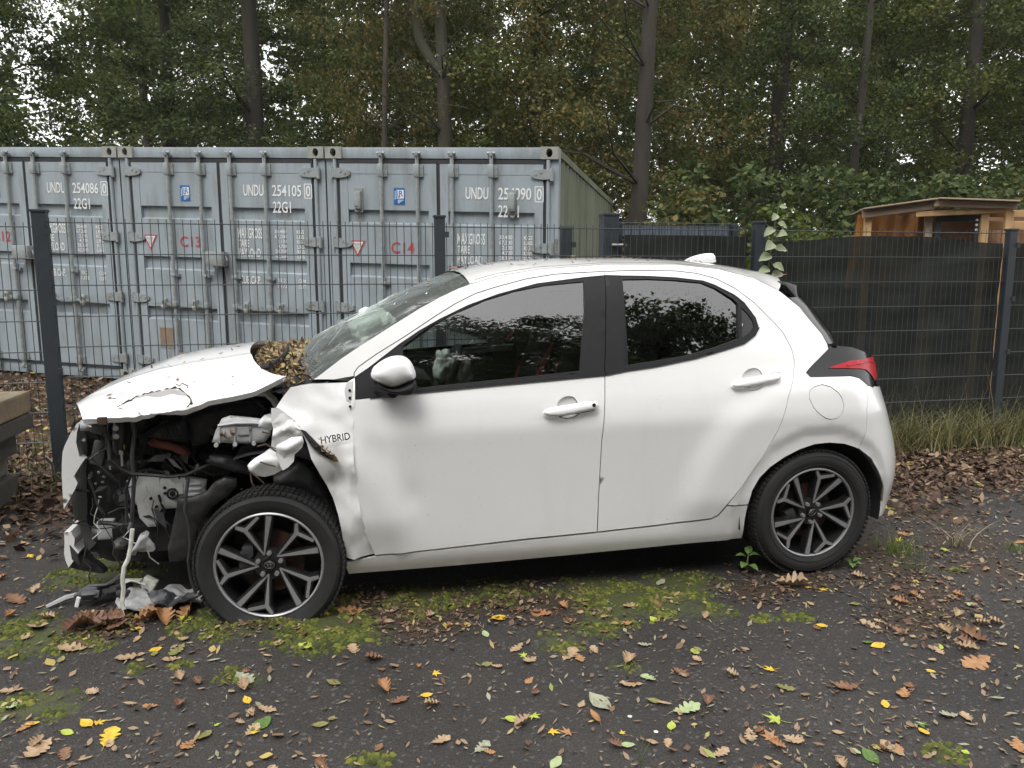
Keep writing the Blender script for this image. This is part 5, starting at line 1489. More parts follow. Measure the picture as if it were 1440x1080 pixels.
for sgn in (-1, 1):
    P = [roof_pt(s, sgn*.93) for s in np.linspace(.02, .80, 40)]
    m = MB(); m.tube([(p[0], p[1], p[2]-.0012) for p in P], .0026, 5); m.build('roof_ditch', M_UNDER, roof)
v0, pl = FLAT['spoiler_fin']
sheet_at('spoiler_fin', pl, .36, M_GLOSS, car, bulge=.012, thick=.03, res=.02, wrap=lambda u, w: .25*(u-2.6)+.25*(w-1.38))
f = FLAT['fin'][1]
sheet_at('aerial_fin', chaikin([f[0], f[1], f[2], f[3], f[4], f[5]], 1)[0:] , .845, M_PAINT, car, bulge=.022, thick=.02, res=.014)
m = MB(); m.grid([[(u, CAR_MID+t*.52, 1.40+.10*(1-t*t)*min(1, (2.6-u)/.5)*min(1, (u-.7)/.5)) for t in np.linspace(-1, 1, 13)] for u in np.linspace(.98, 2.4, 12)])
m.build('headlining', M_LINER, car, True)

# ---- windscreen between the pillars
pe = SIDE['pillar_edge'][:10]
cu_ = [.112, .20, .30, .42, .52, .62, .73, .89]; cw_ = [1.095, 1.165, 1.222, 1.270, 1.322, 1.375, 1.422, 1.487]
def ws_pt(s, t):
    i = s*9; k = min(int(i), 8); fr = i-k
    nu = pe[k][0]*(1-fr)+pe[k+1][0]*fr; nw = pe[k][1]*(1-fr)+pe[k+1][1]*fr
    nv = float(side_v(nu, nw))
    cu = float(np.interp(s, np.linspace(0, 1, 8), cu_)); cw = float(np.interp(s, np.linspace(0, 1, 8), cw_))
    b = 1-abs(t)**2.4
    return (nu+(cu-nu)*b, CAR_MID+t*(CAR_MID-nv-.004), nw+(cw-nw)*b - .003)
m = MB(); m.grid([[ws_pt(s, t) for t in ts] for s in np.linspace(0.0, 1, 28)])
ws = m.build('windscreen', M_WS, car, True)
m = MB()
def wsb(s, t, d=.003):
    p = ws_pt(s, t); return (p[0]+.004, p[1], p[2]-d-.003)
m.grid([[wsb(s, t) for t in ts] for s in np.linspace(0, .085, 4)])
m.grid([[wsb(s, t) for t in ts] for s in np.linspace(.955, 1, 3)])
for sg in (-1, 1):
    m.grid([[wsb(s, sg*t) for t in np.linspace(.93, 1.0, 5)] for s in np.linspace(.0, 1, 24)])
m.build('screen_border', M_GLOSS, ws, True)
M_CRACK = pm('glass_crack', (.62, .70, .66), .6, var=.1)
rc_ = random.Random(5)
m = MB()
for (cs, ct) in ((.34, -.15), (.55, .15)):
    for k in range(22):
        a = rc_.uniform(0, 6.28); s, t = cs, ct; pts = [ws_pt(s, t)]
        for q in range(rc_.randint(4, 11)):
            a += rc_.uniform(-.35, .35); s += .030*math.sin(a); t += .055*math.cos(a)
            if not (.06 < s < .95 and abs(t) < .94): break
            p = ws_pt(s, t); pts.append((p[0]-.003, p[1], p[2]+.003))
        if len(pts) > 2: m.tube(pts, .0009, 3, cap=False)
m.build('cracks', M_CRACK, ws)['kind'] = 'stuff'
m = MB()
for k in range(14):
    s, t = rc_.uniform(.45, .93), rc_.uniform(-.9, -.1); a = rc_.uniform(-.5, .5); L = rc_.uniform(.01, .05)
    w_ = rc_.uniform(.002, .006)
    p = [ws_pt(s, t), ws_pt(s+L*.4, t+L*1.2), ws_pt(s+L*.4+w_, t+L*1.2+w_), ws_pt(s+w_, t-w_)]
    m.add([(q[0]-.003, q[1], q[2]+.003) for q in p], [(0, 1, 2, 3)])
m.build('glass_splinters', M_CRACK, ws)['kind'] = 'stuff'

# ---- bonnet, buckled along its near edge
hnU = [a for a, b in FLAT['hood_near'][1]][::-1]; hnW = [b for a, b in FLAT['hood_near'][1]][::-1]
hcU = [-.955, -.93, -.877, -.771, -.63, -.492, -.35, -.206, -.106, .05]
hcW = [.795, .845, .889, .962, 1.022, 1.070, 1.097, 1.116, 1.128, 1.145]
def hood_pt(s, t):
    uf = -.950 + .242*abs(t)**(1.25 if t < 0 else 2.2)
    ur = -.115 + .205*abs(t)**3.0
    u = uf + s*(ur-uf)
    wn_ = float(np.interp(u, hnU, hnW)); wc = float(np.interp(u, hcU, hcW))
    b = 1-abs(t)**2.5
    w = wn_ + (wc-wn_)*b
    v = CAR_MID + t*.73
    # swage lines
    w += .010*math.exp(-((abs(t)-.52)/.05)**2)*min(1, s*3)
    if t < -.55:
        k = min(1, (-.55-t)/.3)
        g = math.exp(-((u+.40)/.17)**2)
        w += k*g*(.040*nz(u*9, t*7, 1.5) + .018*nz(u*22, t*16, 4) - .035*g*max(0, -t-.80)*4)
        v += k*g*(.020*nz(u*11, t*5, 7.7) + .05*max(0, -t-.85)*6*g)
    return (u, v, w)
th = np.concatenate([np.linspace(-1, -.5, 34), np.linspace(-.45, 1, 26)])
sg_ = np.linspace(0, 1, 64)
m = MB()
G = [[hood_pt(s, t) for t in th] for s in sg_]
m.grid(G)
near = [r[0] for r in G]; front = G[0]; rear = G[-1]
m.grid([near, [(p[0], p[1]+.012, p[2]-.022) for p in near], [(p[0], p[1]+.05, p[2]-.026) for p in near]])
m.grid([[(p[0]+.03, p[1], p[2]-.035) for p in front], [(p[0]+.004, p[1], p[2]-.018) for p in front], front])
m.grid([rear, [(p[0]-.01, p[1], p[2]-.02) for p in rear]])
bon = m.build('bonnet', M_PAINT, car, True, 50)
m = MB(); m.grid([[(p[0]+.02, p[1]+.02*(1 if p[1] < .85 else -1), p[2]-.03) for p in r[2:-2:2]] for r in G[2:-2:3]]); m.build('bonnet_lining', M_ENG, bon, True)
# torn lower lip
v0, pl = FLAT['hood_lip']
sheet_at('torn_lip', pl, .040, M_PAINT, bon, bulge=.008, thick=.05, res=.010, rough=.012, seed=2, fscale=13, wrap=lambda u, w: 1.1*(w-.935))
lipu = pl[0:8]
m = MB()
up_, dn_ = [], []
for i in range(len(lipu)-1):
    (a, b), (c, d) = lipu[i], lipu[i+1]
    for k in range(6):
        f = k/6
        u, w = a+(c-a)*f, b+(d-b)*f + rc_.uniform(-.004, .004)
        h = rc_.uniform(.002, .009)*(1.3 if 2 < i < 6 else .6)
        vl = .034+1.1*(w-.935)
        up_.append((u, vl+.004, w+h)); dn_.append((u+rc_.uniform(-.006, .006), vl, w-h*rc_.uniform(.3, 1.6)))
m.grid([up_, dn_]); m.grid([dn_, [(p[0], p[1]+.03, p[2]-.002) for p in dn_]])
m.bbox((-.63, .10, .893), (.035, .02, .030), .003)
m.build('rusty_tear', M_RUST, bon)
m = MB()
for k in range(9):
    u = rc_.uniform(-.60, -.25); w = .945+.12*(u+.5)+rc_.uniform(-.01, .05)
    pts = [(u, .10, w)]
    for q in range(4):
        pts.append((pts[-1][0]+rc_.uniform(-.02, .025), .10-.002*q, pts[-1][2]+rc_.uniform(-.012, .012)))
    m.tube(pts, .0022, 4)
m.build('paint_crack', M_RUST, bon)

# ---- rear end
nearH = [(2.50, 1.36), (2.543, 1.315), (2.587, 1.248), (2.633, 1.183), (2.655, 1.136)]
def across(rows, bulge, n=25, p=2.2):
    G = []
    for (u, w, v) in rows:
        r = []
        for t in np.sin(np.linspace(-1, 1, n)*math.pi/2):
            r.append((u + bulge*(1-abs(t)**p), CAR_MID + t*(CAR_MID-v), w))
        G.append(r)
    return G
m = MB(); m.grid(across([(u, w, float(side_v(u, w))+.004) for u, w in nearH], .20, p=6)); m.build('rear_window', M_GLOSS, car, True)
rows = [(2.655, 1.136), (2.80, 1.116), (2.93, 1.085), (3.01, 1.062), (3.015, 1.012), (3.015, .963), (3.0, .905)]
m = MB(); m.grid(across([(u-.006, w-.004, float(side_v(u, w))+.012) for u, w in rows], .10)); m.build('lamp_bar', M_GLOSS, car, True, 40)
lc = panel('tail_lamp', [(SIDE['lamp_black'], [])], M_GLOSS, car, off=-.003, gap=0, res=.022, thick=.03)
panel('lamp_lens', [(SIDE['lamp_red'], [])], M_REDL, lc, off=-.008, gap=0, res=.015, thick=.01)
m = MB(); pts = [side_pt(u, w, -.010) for u, w in ((2.72, 1.035), (2.80, 1.040), (2.88, 1.046), (2.94, 1.035))]; m.tube(pts, .003, 5); m.build('lamp_rib', M_REDL, lc)
RBL = SIDE['rear_bumper_low']
bump_out = [RBL[0], (3.000, .908), (3.035, .86), (3.075, .79), (3.105, .70), (3.115, .60), (3.105, .48), (3.075, .36), (3.050, .28), (3.035, .245), (2.985, .245), (2.965, .262)] + RBL[-7:]
rb = panel('rear_bumper', [(bump_out, [])], M_PAINT, car, gap=.0015, res=.025)
rows = [(3.000, .908), (3.035, .86), (3.075, .79), (3.105, .70), (3.115, .60), (3.105, .48), (3.075, .36), (3.050, .28), (3.035, .245)]
m = MB(); m.grid(across([(u-.002, w, float(side_v(u, w))-.002) for u, w in rows], .12)); m.build('bumper_middle', M_PAINT, rb, True, 50)
panel('rear_bumper', [(bump_out, [])], M_PAINT, car, gap=.0015, res=.04, far=True)

# ---- wheel housings and floor
for uc, wc, r in ((2.557, .317, .385), (0.0, .33, .40)):
    m = MB()
    a0, a1 = (-10, 190) if uc > 1 else (10, 100)
    if uc < 1: a0, a1 = -15, 110
    ang = np.linspace(R(a0), R(a1), 26)
    m.grid([[(uc+r*math.cos(a), v, wc+r*math.sin(a)) for a in ang] for v in (.035 if uc > 1 else .09, .36)])
    m.grid([[(uc+q*math.cos(a), .36, wc+q*math.sin(a)) for a in ang] for q in (.02, r)])
    m.build('wheel_housing', M_UNDER, car, True); m = MB()
    ang = np.linspace(R(-15), R(195), 22)
    m.grid([[(uc+r*math.cos(a), 2*CAR_MID-v, wc+r*math.sin(a)) for a in ang] for v in (.06, .36)])
    m.grid([[(uc+q*math.cos(a), 2*CAR_MID-.36, wc+q*math.sin(a)) for a in ang] for q in (.02, r)])
    m.build('wheel_housing', M_UNDER, car, True)
m = MB()
m.box((1.28, CAR_MID, .23), (1.75, 1.46, .05)).box((2.62, CAR_MID, .30), (.75, 1.05, .08)).box((-.25, CAR_MID, .30), (.9, 1.0, .12)).box((.30, CAR_MID, .62), (.04, 1.35, .80)).box((2.5, CAR_MID, .60), (.06, 1.1, .55))
m.box((2.05, .30, .235), (.25, .35, .07)).cyl((2.15, .22, .19), (2.15, .22, .12), .012, 6)
m.build('underbody', M_UNDER, car)

# ---- wheels
def make_wheel(name, flat=0.0):
    w = empty_part(name, car)
    Rt, Rr = (.304 if flat else .312), .226
    # tyre: a lathe about the axle, treaded, squashed at the bottom when flat
    prof = [(-.004, Rr-.004), (-.014, Rr+.008), (-.024, Rr+.03), (-.026, Rr+.055), (-.018, Rt-.018), (-.004, Rt-.004), (.015, Rt), (.09, Rt+.002), (.165, Rt), (.186, Rt-.012), (.20, Rr+.04), (.19, Rr)]
    N = 96
    m = MB(); V, Fc = [], []
    for k in range(N):
        a = 2*math.pi*k/N
        for (v, r) in prof:
            x, z = r*math.cos(a), r*math.sin(a)
            if flat and z < -(Rt-flat):
                over = -(Rt-flat) - z
                z = -(Rt-flat) - over*.04
                v = v - .018*(1 if v < .09 else -1)*min(1, over/.03)
            elif flat and z < -.20:
                v = v - .016*(1 if v < .09 else -1)*min(1, (-.20-z)/.07)*(1 if Rr+.02 < r else 0)
            V.append((x, v, z))
    n = len(prof)
    for k in range(N):
        for j in range(n-1):
            a, b = k*n+j, ((k+1) % N)*n+j
            Fc.append((a, b, b+1, a+1))
    m.add(V, Fc)
    ty = m.build('tyre', M_TYRE, w, True, 50)
    m = MB()
    for k in range(84):                       # shoulder blocks of the tread
        a = 2*math.pi*k/84
        if flat and math.sin(a) < -.80: continue
        for v, dv, rr in ((.006, .034, Rt+.0025), (.058, .03, Rt+.004), (.10, .03, Rt+.004), (.148, .034, Rt+.0025)):
            p = Vector((rr*math.cos(a), v, rr*math.sin(a)))
            m.box(p, (.009, dv, .0155), Matrix.Rotation(-a, 3, 'Y'))
    m.build('tread_block', M_TYRE, ty)['kind'] = 'stuff'
    m = MB()
    for k in range(40):                       # rings moulded into the sidewall
        pass
    for rr, v in ((Rr+.020, -.0235), (Rr+.064, -.0225)):
        m.tube([(rr*math.cos(2*math.pi*k/64), v, rr*math.sin(2*math.pi*k/64)) for k in range(65)], .0016, 4, cap=False)
    if not flat: m.build('sidewall_ring', M_TYRE, ty)
    # rim
    rim = empty_part('rim', w)
    def lathe(prof, N=64):
        V, Fc = [], []
        for k in range(N):
            a = 2*math.pi*k/N
            V += [(r*math.cos(a), v, r*math.sin(a)) for v, r in prof]
        n = len(prof)
        for k in range(N):
            for j in range(n-1):
                a, b = k*n+j, ((k+1) % N)*n+j
                Fc.append((a, b, b+1, a+1))
        return V, Fc
    m = MB(); m.add(*lathe([(-.008, Rr-.008), (.02, Rr-.016), (.15, Rr-.03), (.17, Rr-.03), (.17, .02)])); m.build('rim_barrel', M_RIMB, w, True)
    m = MB(); m.add(*lathe([(.004, Rr-.011), (-.009, Rr-.0105), (-.013, Rr-.005), (-.009, Rr+.001), (.004, Rr+.001)])); m.build('rim_lip', M_ALU, w, True)
    m = MB(); m.add(*lathe([(.06, .02), (.058, .135), (.075, .136), (.075, .02)])); m.build('brake_disc', M_DISC, w, True)
    m = MB()
    for k in range(4):
        m.bbox((.105*math.cos(R(150+k*14)), .045, .105*math.sin(R(150+k*14))), (.05, .06, .05), .01)
    m.build('brake_caliper', M_ENG2, w, True)
    def pol(r, d): return (r*math.cos(R(d)), r*math.sin(R(d)))
    mb, ms = MB(), MB()
    def arm(p, q, w0, w1, vp, vq, dark=True):
        p, q = Vector(p), Vector(q); d = (q-p).normalized(); nrm = Vector((-d.y, d.x))
        A = [p+nrm*w0/2, p-nrm*w0/2, q-nrm*w1/2, q+nrm*w1/2]
        vv = [vp, vp, vq, vq]
        ms.add([(a.x, v-.0035, a.y) for a, v in zip(A, vv)] + [(a.x, v+.003, a.y) for a, v in zip(A, vv)], [(0, 1, 2, 3), (0, 4, 5, 1), (1, 5, 6, 2), (2, 6, 7, 3), (3, 7, 4, 0)])
        if dark:
            e = .009
            B_ = [p+nrm*(w0/2+e), p-nrm*(w0/2+e), q-nrm*(w1/2+e*.7), q+nrm*(w1/2+e*.7)]
            mb.add([(a.x, v+.002, a.y) for a, v in zip(B_, vv)] + [(a.x, v+.045, a.y) for a, v in zip(B_, vv)], [(0, 1, 2, 3), (7, 6, 5, 4), (0, 4, 5, 1), (1, 5, 6, 2), (2, 6, 7, 3), (3, 7, 4, 0)])
    for k in range(5):
        d = 72*k
        hub = pol(.045, 118+d)
        k1 = pol(.178, 121+d)
        arm(hub, k1, .005, .017, .010, -.004)
        arm(k1, pol(.211, 128+d), .018, .012, -.004, -.008)
        arm(k1, pol(.211, 100+d), .014, .012, -.004, -.008)
        arm(hub, pol(.211, 88+d), .005, .023, .010, -.008)
        h0 = pol(.02, 104+d)
        mb.prism([pol(.02, 60+d), pol(.075, 92+d), pol(.090, 104+d), pol(.075, 132+d), pol(.02, 170+d)], (0, .014, 0), (1, 0, 0), (0, 0, 1), (0, 1, 0), .035)
    mb.build('spoke', M_RIMB, rim)
    sp = ms.build('spoke_face', M_ALU, rim)
    m = MB(); m.add(*lathe([(.006, .0), (.006, .028), (.011, .036), (.011, .066), (.03, .07)], 32)); m.build('hub', M_RIMB, w, True)
    for k in range(5):
        x, z = pol(.049, 90+72*k)
        m = MB(); m.cyl((x, .014, z), (x, -.004, z), .0105, 6).cyl((x, -.003, z), (x, -.006, z), .007, 8); m.build('wheel_bolt', M_ALU, w, True)
    # centre cap with its emblem of three ovals
    m = MB(); m.add(*lathe([(-.001, .0), (-.001, .026), (.006, .0285)], 32)); m.build('centre_cap', M_GLOSS, w, True)
    m = MB()
    for (ra, rb_, cz) in ((.021, .0145, 0), (.0065, .0135, .0), (.0135, .0055, .0065)):
        m.tube([(ra*math.cos(2*math.pi*k/28), -.003, cz+rb_*math.sin(2*math.pi*k/28)) for k in range(29)], .0017, 5, cap=False)
    m.build('emblem', M_CHROME, w, True)
    return w
wf = make_wheel('front_wheel', flat=.068)
wf.location = (0.0, -.005, .272); wf.rotation_euler = (R(-2.5), R(0), R(-6))
wr = make_wheel('rear_wheel')
wr.location = (2.557, .030, .317); wr.rotation_euler = (R(1), R(-33), R(0))
wr['label'] = 'rear wheel with a full tyre'; wf['label'] = 'front wheel with a flat tyre and rusty brake disc'
# far side wheels
for src, loc in ((wf, (0.0, 2*CAR_MID-.03, .29)), (wr, (2.557, 2*CAR_MID-.03, .317))):
    c = src.copy(); COL.objects.link(c); c.location = loc; c.rotation_euler = (0, R(40), R(180))
    if 'label' in c: del c['label']
    for ch in list(src.children):
        if ch.type == 'MESH' and ch.name.split('.')[0] in ('tyre', 'rim_barrel', 'rim_lip'):
            d_ = ch.copy(); COL.objects.link(d_); d_.parent = c

# ---- cabin
m = MB(); m.box((1.35, CAR_MID, .30), (2.1, 1.4, .04)).bbox((.42, CAR_MID, .80), (.34, 1.36, .42), .06).bbox((.62, .48, .93), (.22, .42, .16), .05)
m.grid([[(.13+.5*k/6, CAR_MID+t*.66, 1.035-.10*((k-2)/5)**2) for t in np.linspace(-1, 1, 9)] for k in range(7)])
m.build('dashboard', M_SEAT, car, True)
for u, v, row in ((1.12, .47, 0), (1.12, 1.23, 0), (1.98, .47, 1), (1.98, 1.23, 1)):
    st = empty_part('seat', car, (u, v, 0))
    m = MB(); m.bbox((.0, 0, .52), (.52, .50, .18), .06); m.build('seat_cushion', M_SEAT, st, True)
    M_ = Matrix.Rotation(R(18), 3, 'Y')
    m = MB(); m.bbox((.34, 0, .86), (.15, .48, .66), .06, M_); m.build('backrest', M_SEAT, st, True)
    m = MB(); m.bbox((.46, 0, 1.24), (.10, .27, .19), .045, M_); m.build('headrest', M_SEAT, st, True)
    if row == 0:
        m = MB()
        for s in (-1, 1):
            m.tube([(.22, s*.20, .60), (.28, s*.235, .85), (.37, s*.22, 1.08), (.40, s*.16, 1.16)], [.012, .022, .018, .006], 6)
        m.build('seat_piping', M_SEATR, st, True)
        m = MB()
        m.grid([[(.27+.10*k, -.244, .72+.18*k), (.30+.10*k, -.246, .72+.18*k)] for k in np.linspace(0, 1, 5)]); m.build('side_stripe', M_SEATR, st)
sw = empty_part('steering_wheel', car, (.80, .47, .955), (0, R(-66), 0))
m = MB(); m.tube([(.185*math.cos(a), .185*math.sin(a), 0) for a in np.linspace(0, 2*math.pi, 41)], .017, 8, cap=False)
m.tube([(0, 0, 0), (.18, 0, 0)], .02, 6).tube([(0, 0, 0), (0, .18, 0)], .02, 6).tube([(0, 0, 0), (0, -.18, 0)], .02, 6).cyl((0, 0, -.03), (0, 0, .03), .06, 12)
m.build('wheel_rim', M_SEAT, sw, True)
def limp_bag(name, c, s, seed, parent):
    bm = bmesh.new(); bmesh.ops.create_icosphere(bm, subdivisions=4, radius=1)
    for q in bm.verts:
        n_ = q.co.normalized()
        d = 1 + .45*nz(n_.x*1.7, n_.y*1.7, n_.z*1.7+seed) + .20*nz(n_.x*4, n_.y*4, n_.z*4+seed) + .10*abs(nz(n_.x*8, n_.y*8, n_.z*8+seed))
        q.co = Vector((n_.x*s[0], n_.y*s[1], n_.z*s[2]))*d + Vector(c)
    me = bpy.data.meshes.new(name); bm.to_mesh(me); bm.free(); me.materials.append(M_BAG)
    me.polygons.foreach_set('use_smooth', [True]*len(me.polygons))
    return link_mesh(name, me, parent)
limp_bag('airbag', (.80, .40, 1.03), (.05, .07, .08), 1.0, car)
limp_bag('airbag', (.88, .42, .97), (.055, .08, .11), 5.0, car)
limp_bag('airbag', (.50, 1.05, 1.16), (.13, .22, .12), 9.0, car)
m = MB()
for v in (.47, 1.23):
    m.tube([(1.50, .20 if v < .85 else 1.50, 1.30), (1.46, .17 if v < .85 else 1.53, .6)], .018, 4)
m.build('seat_belt', M_SEAT, car)
m = MB(); m.bbox((.86, CAR_MID, 1.40), (.03, .22, .06), .012); m.build('rear_view_mirror', M_PLAST, car)

# ---- what is left of the nose
for key, thick in (('nose_strip', .015), ('nose_low', .015)):
    v0, pl = FLAT[key]
    nu = min(p[0] for p in pl)
    o = sheet_at('torn_bumper', pl, .36, M_PAINT, car, thick=.012, res=.014, rough=.012, seed=3, wrap=lambda u, w: .10 + 2.2*max(0, -.86-u) - .8*max(0, u+.86))
v0, pl = FLAT['nose_lip']
sheet_at('bumper_lip', pl, .40, M_ENG, car, thick=.05, res=.02, rough=.01)
# front beyond the tear, as seen from the far side
m = MB()
P = []
for w_, du in ((.80, .0), (.70, -.03), (.58, -.035), (.45, -.035), (.32, -.03), (.18, .02)):
    P.append([(-.90+du+.55*max(0, t)**3.0, CAR_MID+.80*t, w_) for t in np.linspace(-.32, 1, 17)])
m.grid(P); m.build('front_bumper', M_PAINT, car, True, 60)

# ---- opened engine bay
eb = empty_part('engine_bay', car)
v0, pl = FLAT['radiator']; sheet_at('bay_back', pl, .72, M_UNDER, eb, thick=.01, res=.05, rough=.03, seed=4)
def piece(name, key, mat, bulge=.02, thick=.05, rough=.004, dv=0.0, res=.014, fs=20, seed=1.0, parent=None, facets=0):
    v0, pl = FLAT[key]
    return sheet_at(name, pl, v0+dv, mat, parent or eb, bulge=bulge, thick=thick, res=res, rough=rough, fscale=fs, seed=seed, facets=facets)
ab = piece('air_box', 'airbox', M_ENG2, .05, .10)
pl = FLAT['airbox'][1]
bx0, bx1 = min(p[0] for p in pl), max(p[0] for p in pl); bz0, bz1 = min(p[1] for p in pl), max(p[1] for p in pl)
for k in range(5):
    u = bx0 + (bx1-bx0)*(.52+.085*k)
    m = MB(); m.tube([(u-.006, .245, bz1-.02-.01*(4-k)*.5), (u+.006, .243, bz0+.035)], .0035, 4); m.build('air_box_groove', M_UNDER, ab)
piece('bay_shelf', 'shelf', M_ENG2, .02, .06, .006)
piece('strut_arm', 'strut', M_ENG2, .02, .04, .008)
piece('intake_duct', 'intake_red', M_INTAKE, .03, .05, .008, fs=40)
br = piece('headlamp_bracket', 'bracket_grey', M_GREYL, .014, .03, .006, fs=16, res=.010)
pl = FLAT['bracket_grey'][1]
bu0, bu1 = min(p[0] for p in pl), max(p[0] for p in pl); bz0, bz1 = min(p[1] for p in pl), max(p[1] for p in pl)
for f_ in (.16, .42, .68):
    m = MB(); m.tube([(bu0+(bu1-bu0)*f_, .116, bz1-.03), (bu0+(bu1-bu0)*(f_-.02), .114, bz0+.012)], .004, 5); m.build('bracket_rib', M_GREY, br)
m = MB(); m.tube([(bu0+.03, .118, bz1-.035), (bu0+.10, .112, bz1-.025), (bu1-.06, .112, bz1-.028), (bu1-.01, .118, bz1-.04)], .007, 6); m.build('bracket_flange', M_GREYL, br, True)
for f_ in (.08, .40, .72):
    m = MB(); u = bu0+(bu1-bu0)*f_; m.cyl((u, .125, bz0+.004), (u, .108, bz0+.004), .009, 8); m.build('bracket_lug', M_GREYL, br, True)
m = MB(); m.bbox((bu0+(bu1-bu0)*.55, .112, (bz0+bz1)/2), (.05, .006, .035), .003); m.build('bracket_pad', M_GREY, br)
ap = piece('inner_wing', 'apron', M_APRON, .012, .03, .006, fs=9)
m = MB()
m.tube([(-.43+.022*math.cos(a), .308, .515+.022*math.sin(a)) for a in np.linspace(0, 6.283, 17)], .005, 5, cap=False).cyl((-.43, .312, .515), (-.43, .305, .515), .012, 10)
for u, w in ((-.46, .545), (-.46, .52), (-.52, .50), (-.50, .46)):
    m.cyl((u, .312, w), (u, .304, w), .007, 8)
m.build('inner_wing_plug', M_UNDER, ap)
for c_, s_ in [((-.345, .312, .505+.024*k), (.07, .012, .010)) for k in range(3)] + [((-.40, .312, .535), (.03, .01, .05)), ((-.49, .312, .565), (.02, .012, .09))]:
    m = MB(); m.bbox(c_, s_, .003); m.build('inner_wing_rib', M_APRON, ap)
bm_ = piece('crash_beam', 'beam', M_ENG2, .02, .08)
m = MB(); m.bbox((-.735, .40, .345), (.07, .06, .085), .01).bbox((-.70, .37, .345), (.015, .03, .05), .004); m.build('crash_box', M_GREY, bm_)
piece('arch_liner', 'liner_front', M_ENG, .012, .03, .006)
piece('arch_liner', 'liner_back', M_ENG, .04, .03, .004)
piece('expansion_tank', 'tank', M_ENG, .04, .06)
piece('broken_lamp_mount', 'reservoir', M_GREY, .02, .03, .01)
piece('bonnet_hinge', 'hinge_arm', M_APRON, .01, .02, 0) if False else None
v0, pl = FLAT['hinge_arm']; m = MB(); m.tube([(u, .24, w) for u, w in pl], .016, 6); m.build('bonnet_hinge', M_APRON, eb, True)
piece('lower_bracket', 'bracket_low', M_GREY, .03, .012, .006, fs=30, facets=8, res=.008)
piece('pump', 'pump', M_SCUFF, .035, .05)
piece('hose_joint', 'hose_joint', M_ENG2, .035, .05)
lb = piece('label', 'label_yellow', M_YEL, .004, .01, 0)
v0, pl = FLAT['valve']; m = MB(); cu = np.mean(np.array(pl), 0); m.bbox((cu[0], .23, cu[1]), (.02, .03, .022), .004); m.build('valve', M_CHROME, eb)
v0, pl = FLAT['valve_stem']; m = MB(); m.tube([(u, .23, w) for u, w in pl], .005, 6); m.build('valve_stem', M_CHROME, eb)
tk = np.mean(np.array(FLAT['tank'][1]), 0) + np.array([.0, .045])
m = MB()
for k in range(2):
    m.cyl((tk[0], .222, tk[1]-.035*k), (tk[0], .208, tk[1]-.035*k), .012, 10)
m.build('union_bolt', M_CHROME, eb, True)
for k in range(12):
    v0, pl = FLAT['hose%d' % k]
    m = MB(); m.tube([(u, v0+.03*nz(i*.7, k), w) for i, (u, w) in enumerate(pl)], [.009, .008, .006, .007, .010, .006, .007, .006, .008, .006, .005, .006][k], 7)
    m.build('hose', M_ENG if k % 3 else M_ENG2, eb, True)
# blocks, housings and clips deeper in the bay
rb_ = random.Random(12)
for k in range(90):
    u, w, v = rb_.uniform(-.80, -.02), rb_.uniform(.30, .88), rb_.uniform(.40, .62)
    if u > -.35 and w < .55: continue
    s = (rb_.uniform(.03, .13), rb_.uniform(.03, .1), rb_.uniform(.02, .11))
    m = MB(); m.bbox((u, v, w), s, .01, Matrix.Rotation(rb_.uniform(-.6, .6), 3, 'Y') @ Matrix.Rotation(rb_.uniform(-.4, .4), 3, 'X'))
    if rb_.random() < .4:
        m.cyl((u, v-s[1]/2, w), (u, v-s[1]/2-.03, w), s[2]*.35, 10)
    m.build('engine_part', [M_ENG, M_ENG2, M_ENG, M_ENG, M_ENG2, M_ENG, M_ENG, M_SCUFF][k % 8], eb, True)
for k in range(30):
    u, w = rb_.uniform(-.80, -.05), rb_.uniform(.30, .82); v = rb_.uniform(.28, .5)
    pts = [(u, v, w)]; a = rb_.uniform(0, 6.28)
    for q in range(6):
        a += rb_.uniform(-.7, .7)
        pts.append((pts[-1][0]+.045*math.cos(a), v+rb_.uniform(-.02, .02), pts[-1][2]+.04*math.sin(a)))
    pts = [p for p in pts if p[2] > .28 and p[0] < 0]
    if len(pts) > 2:
        m = MB(); m.tube(pts, rb_.choice([.003, .004, .006]), 5); m.build('wire', M_ENG, eb, True)
m = MB()
for k in range(26):
    u, w = rb_.uniform(-.80, -.05), rb_.uniform(.35, .84)
    m.bbox((u, rb_.uniform(.30, .45), w), (rb_.uniform(.006, .02), .01, rb_.uniform(.006, .02)), .002, Matrix.Rotation(rb_.uniform(0, 3), 3, 'Y'))
m.build('clip', M_GREY, eb)['kind'] = 'stuff'
v0, pl = FLAT['lightbits']; m = MB()
for u, w in pl:
    m.bbox((u, .3, w), (.013, .02, .010), .004, Matrix.Rotation(u*9, 3, 'Y'))
m.build('broken_connector', M_CHROME, eb)
for sgn in (1, -1):
    m = MB(); m.cyl((-.66, .66+.0*sgn, .62), (-.66, .60, .62), .14, 20); 
m.build('fan', M_ENG, eb)
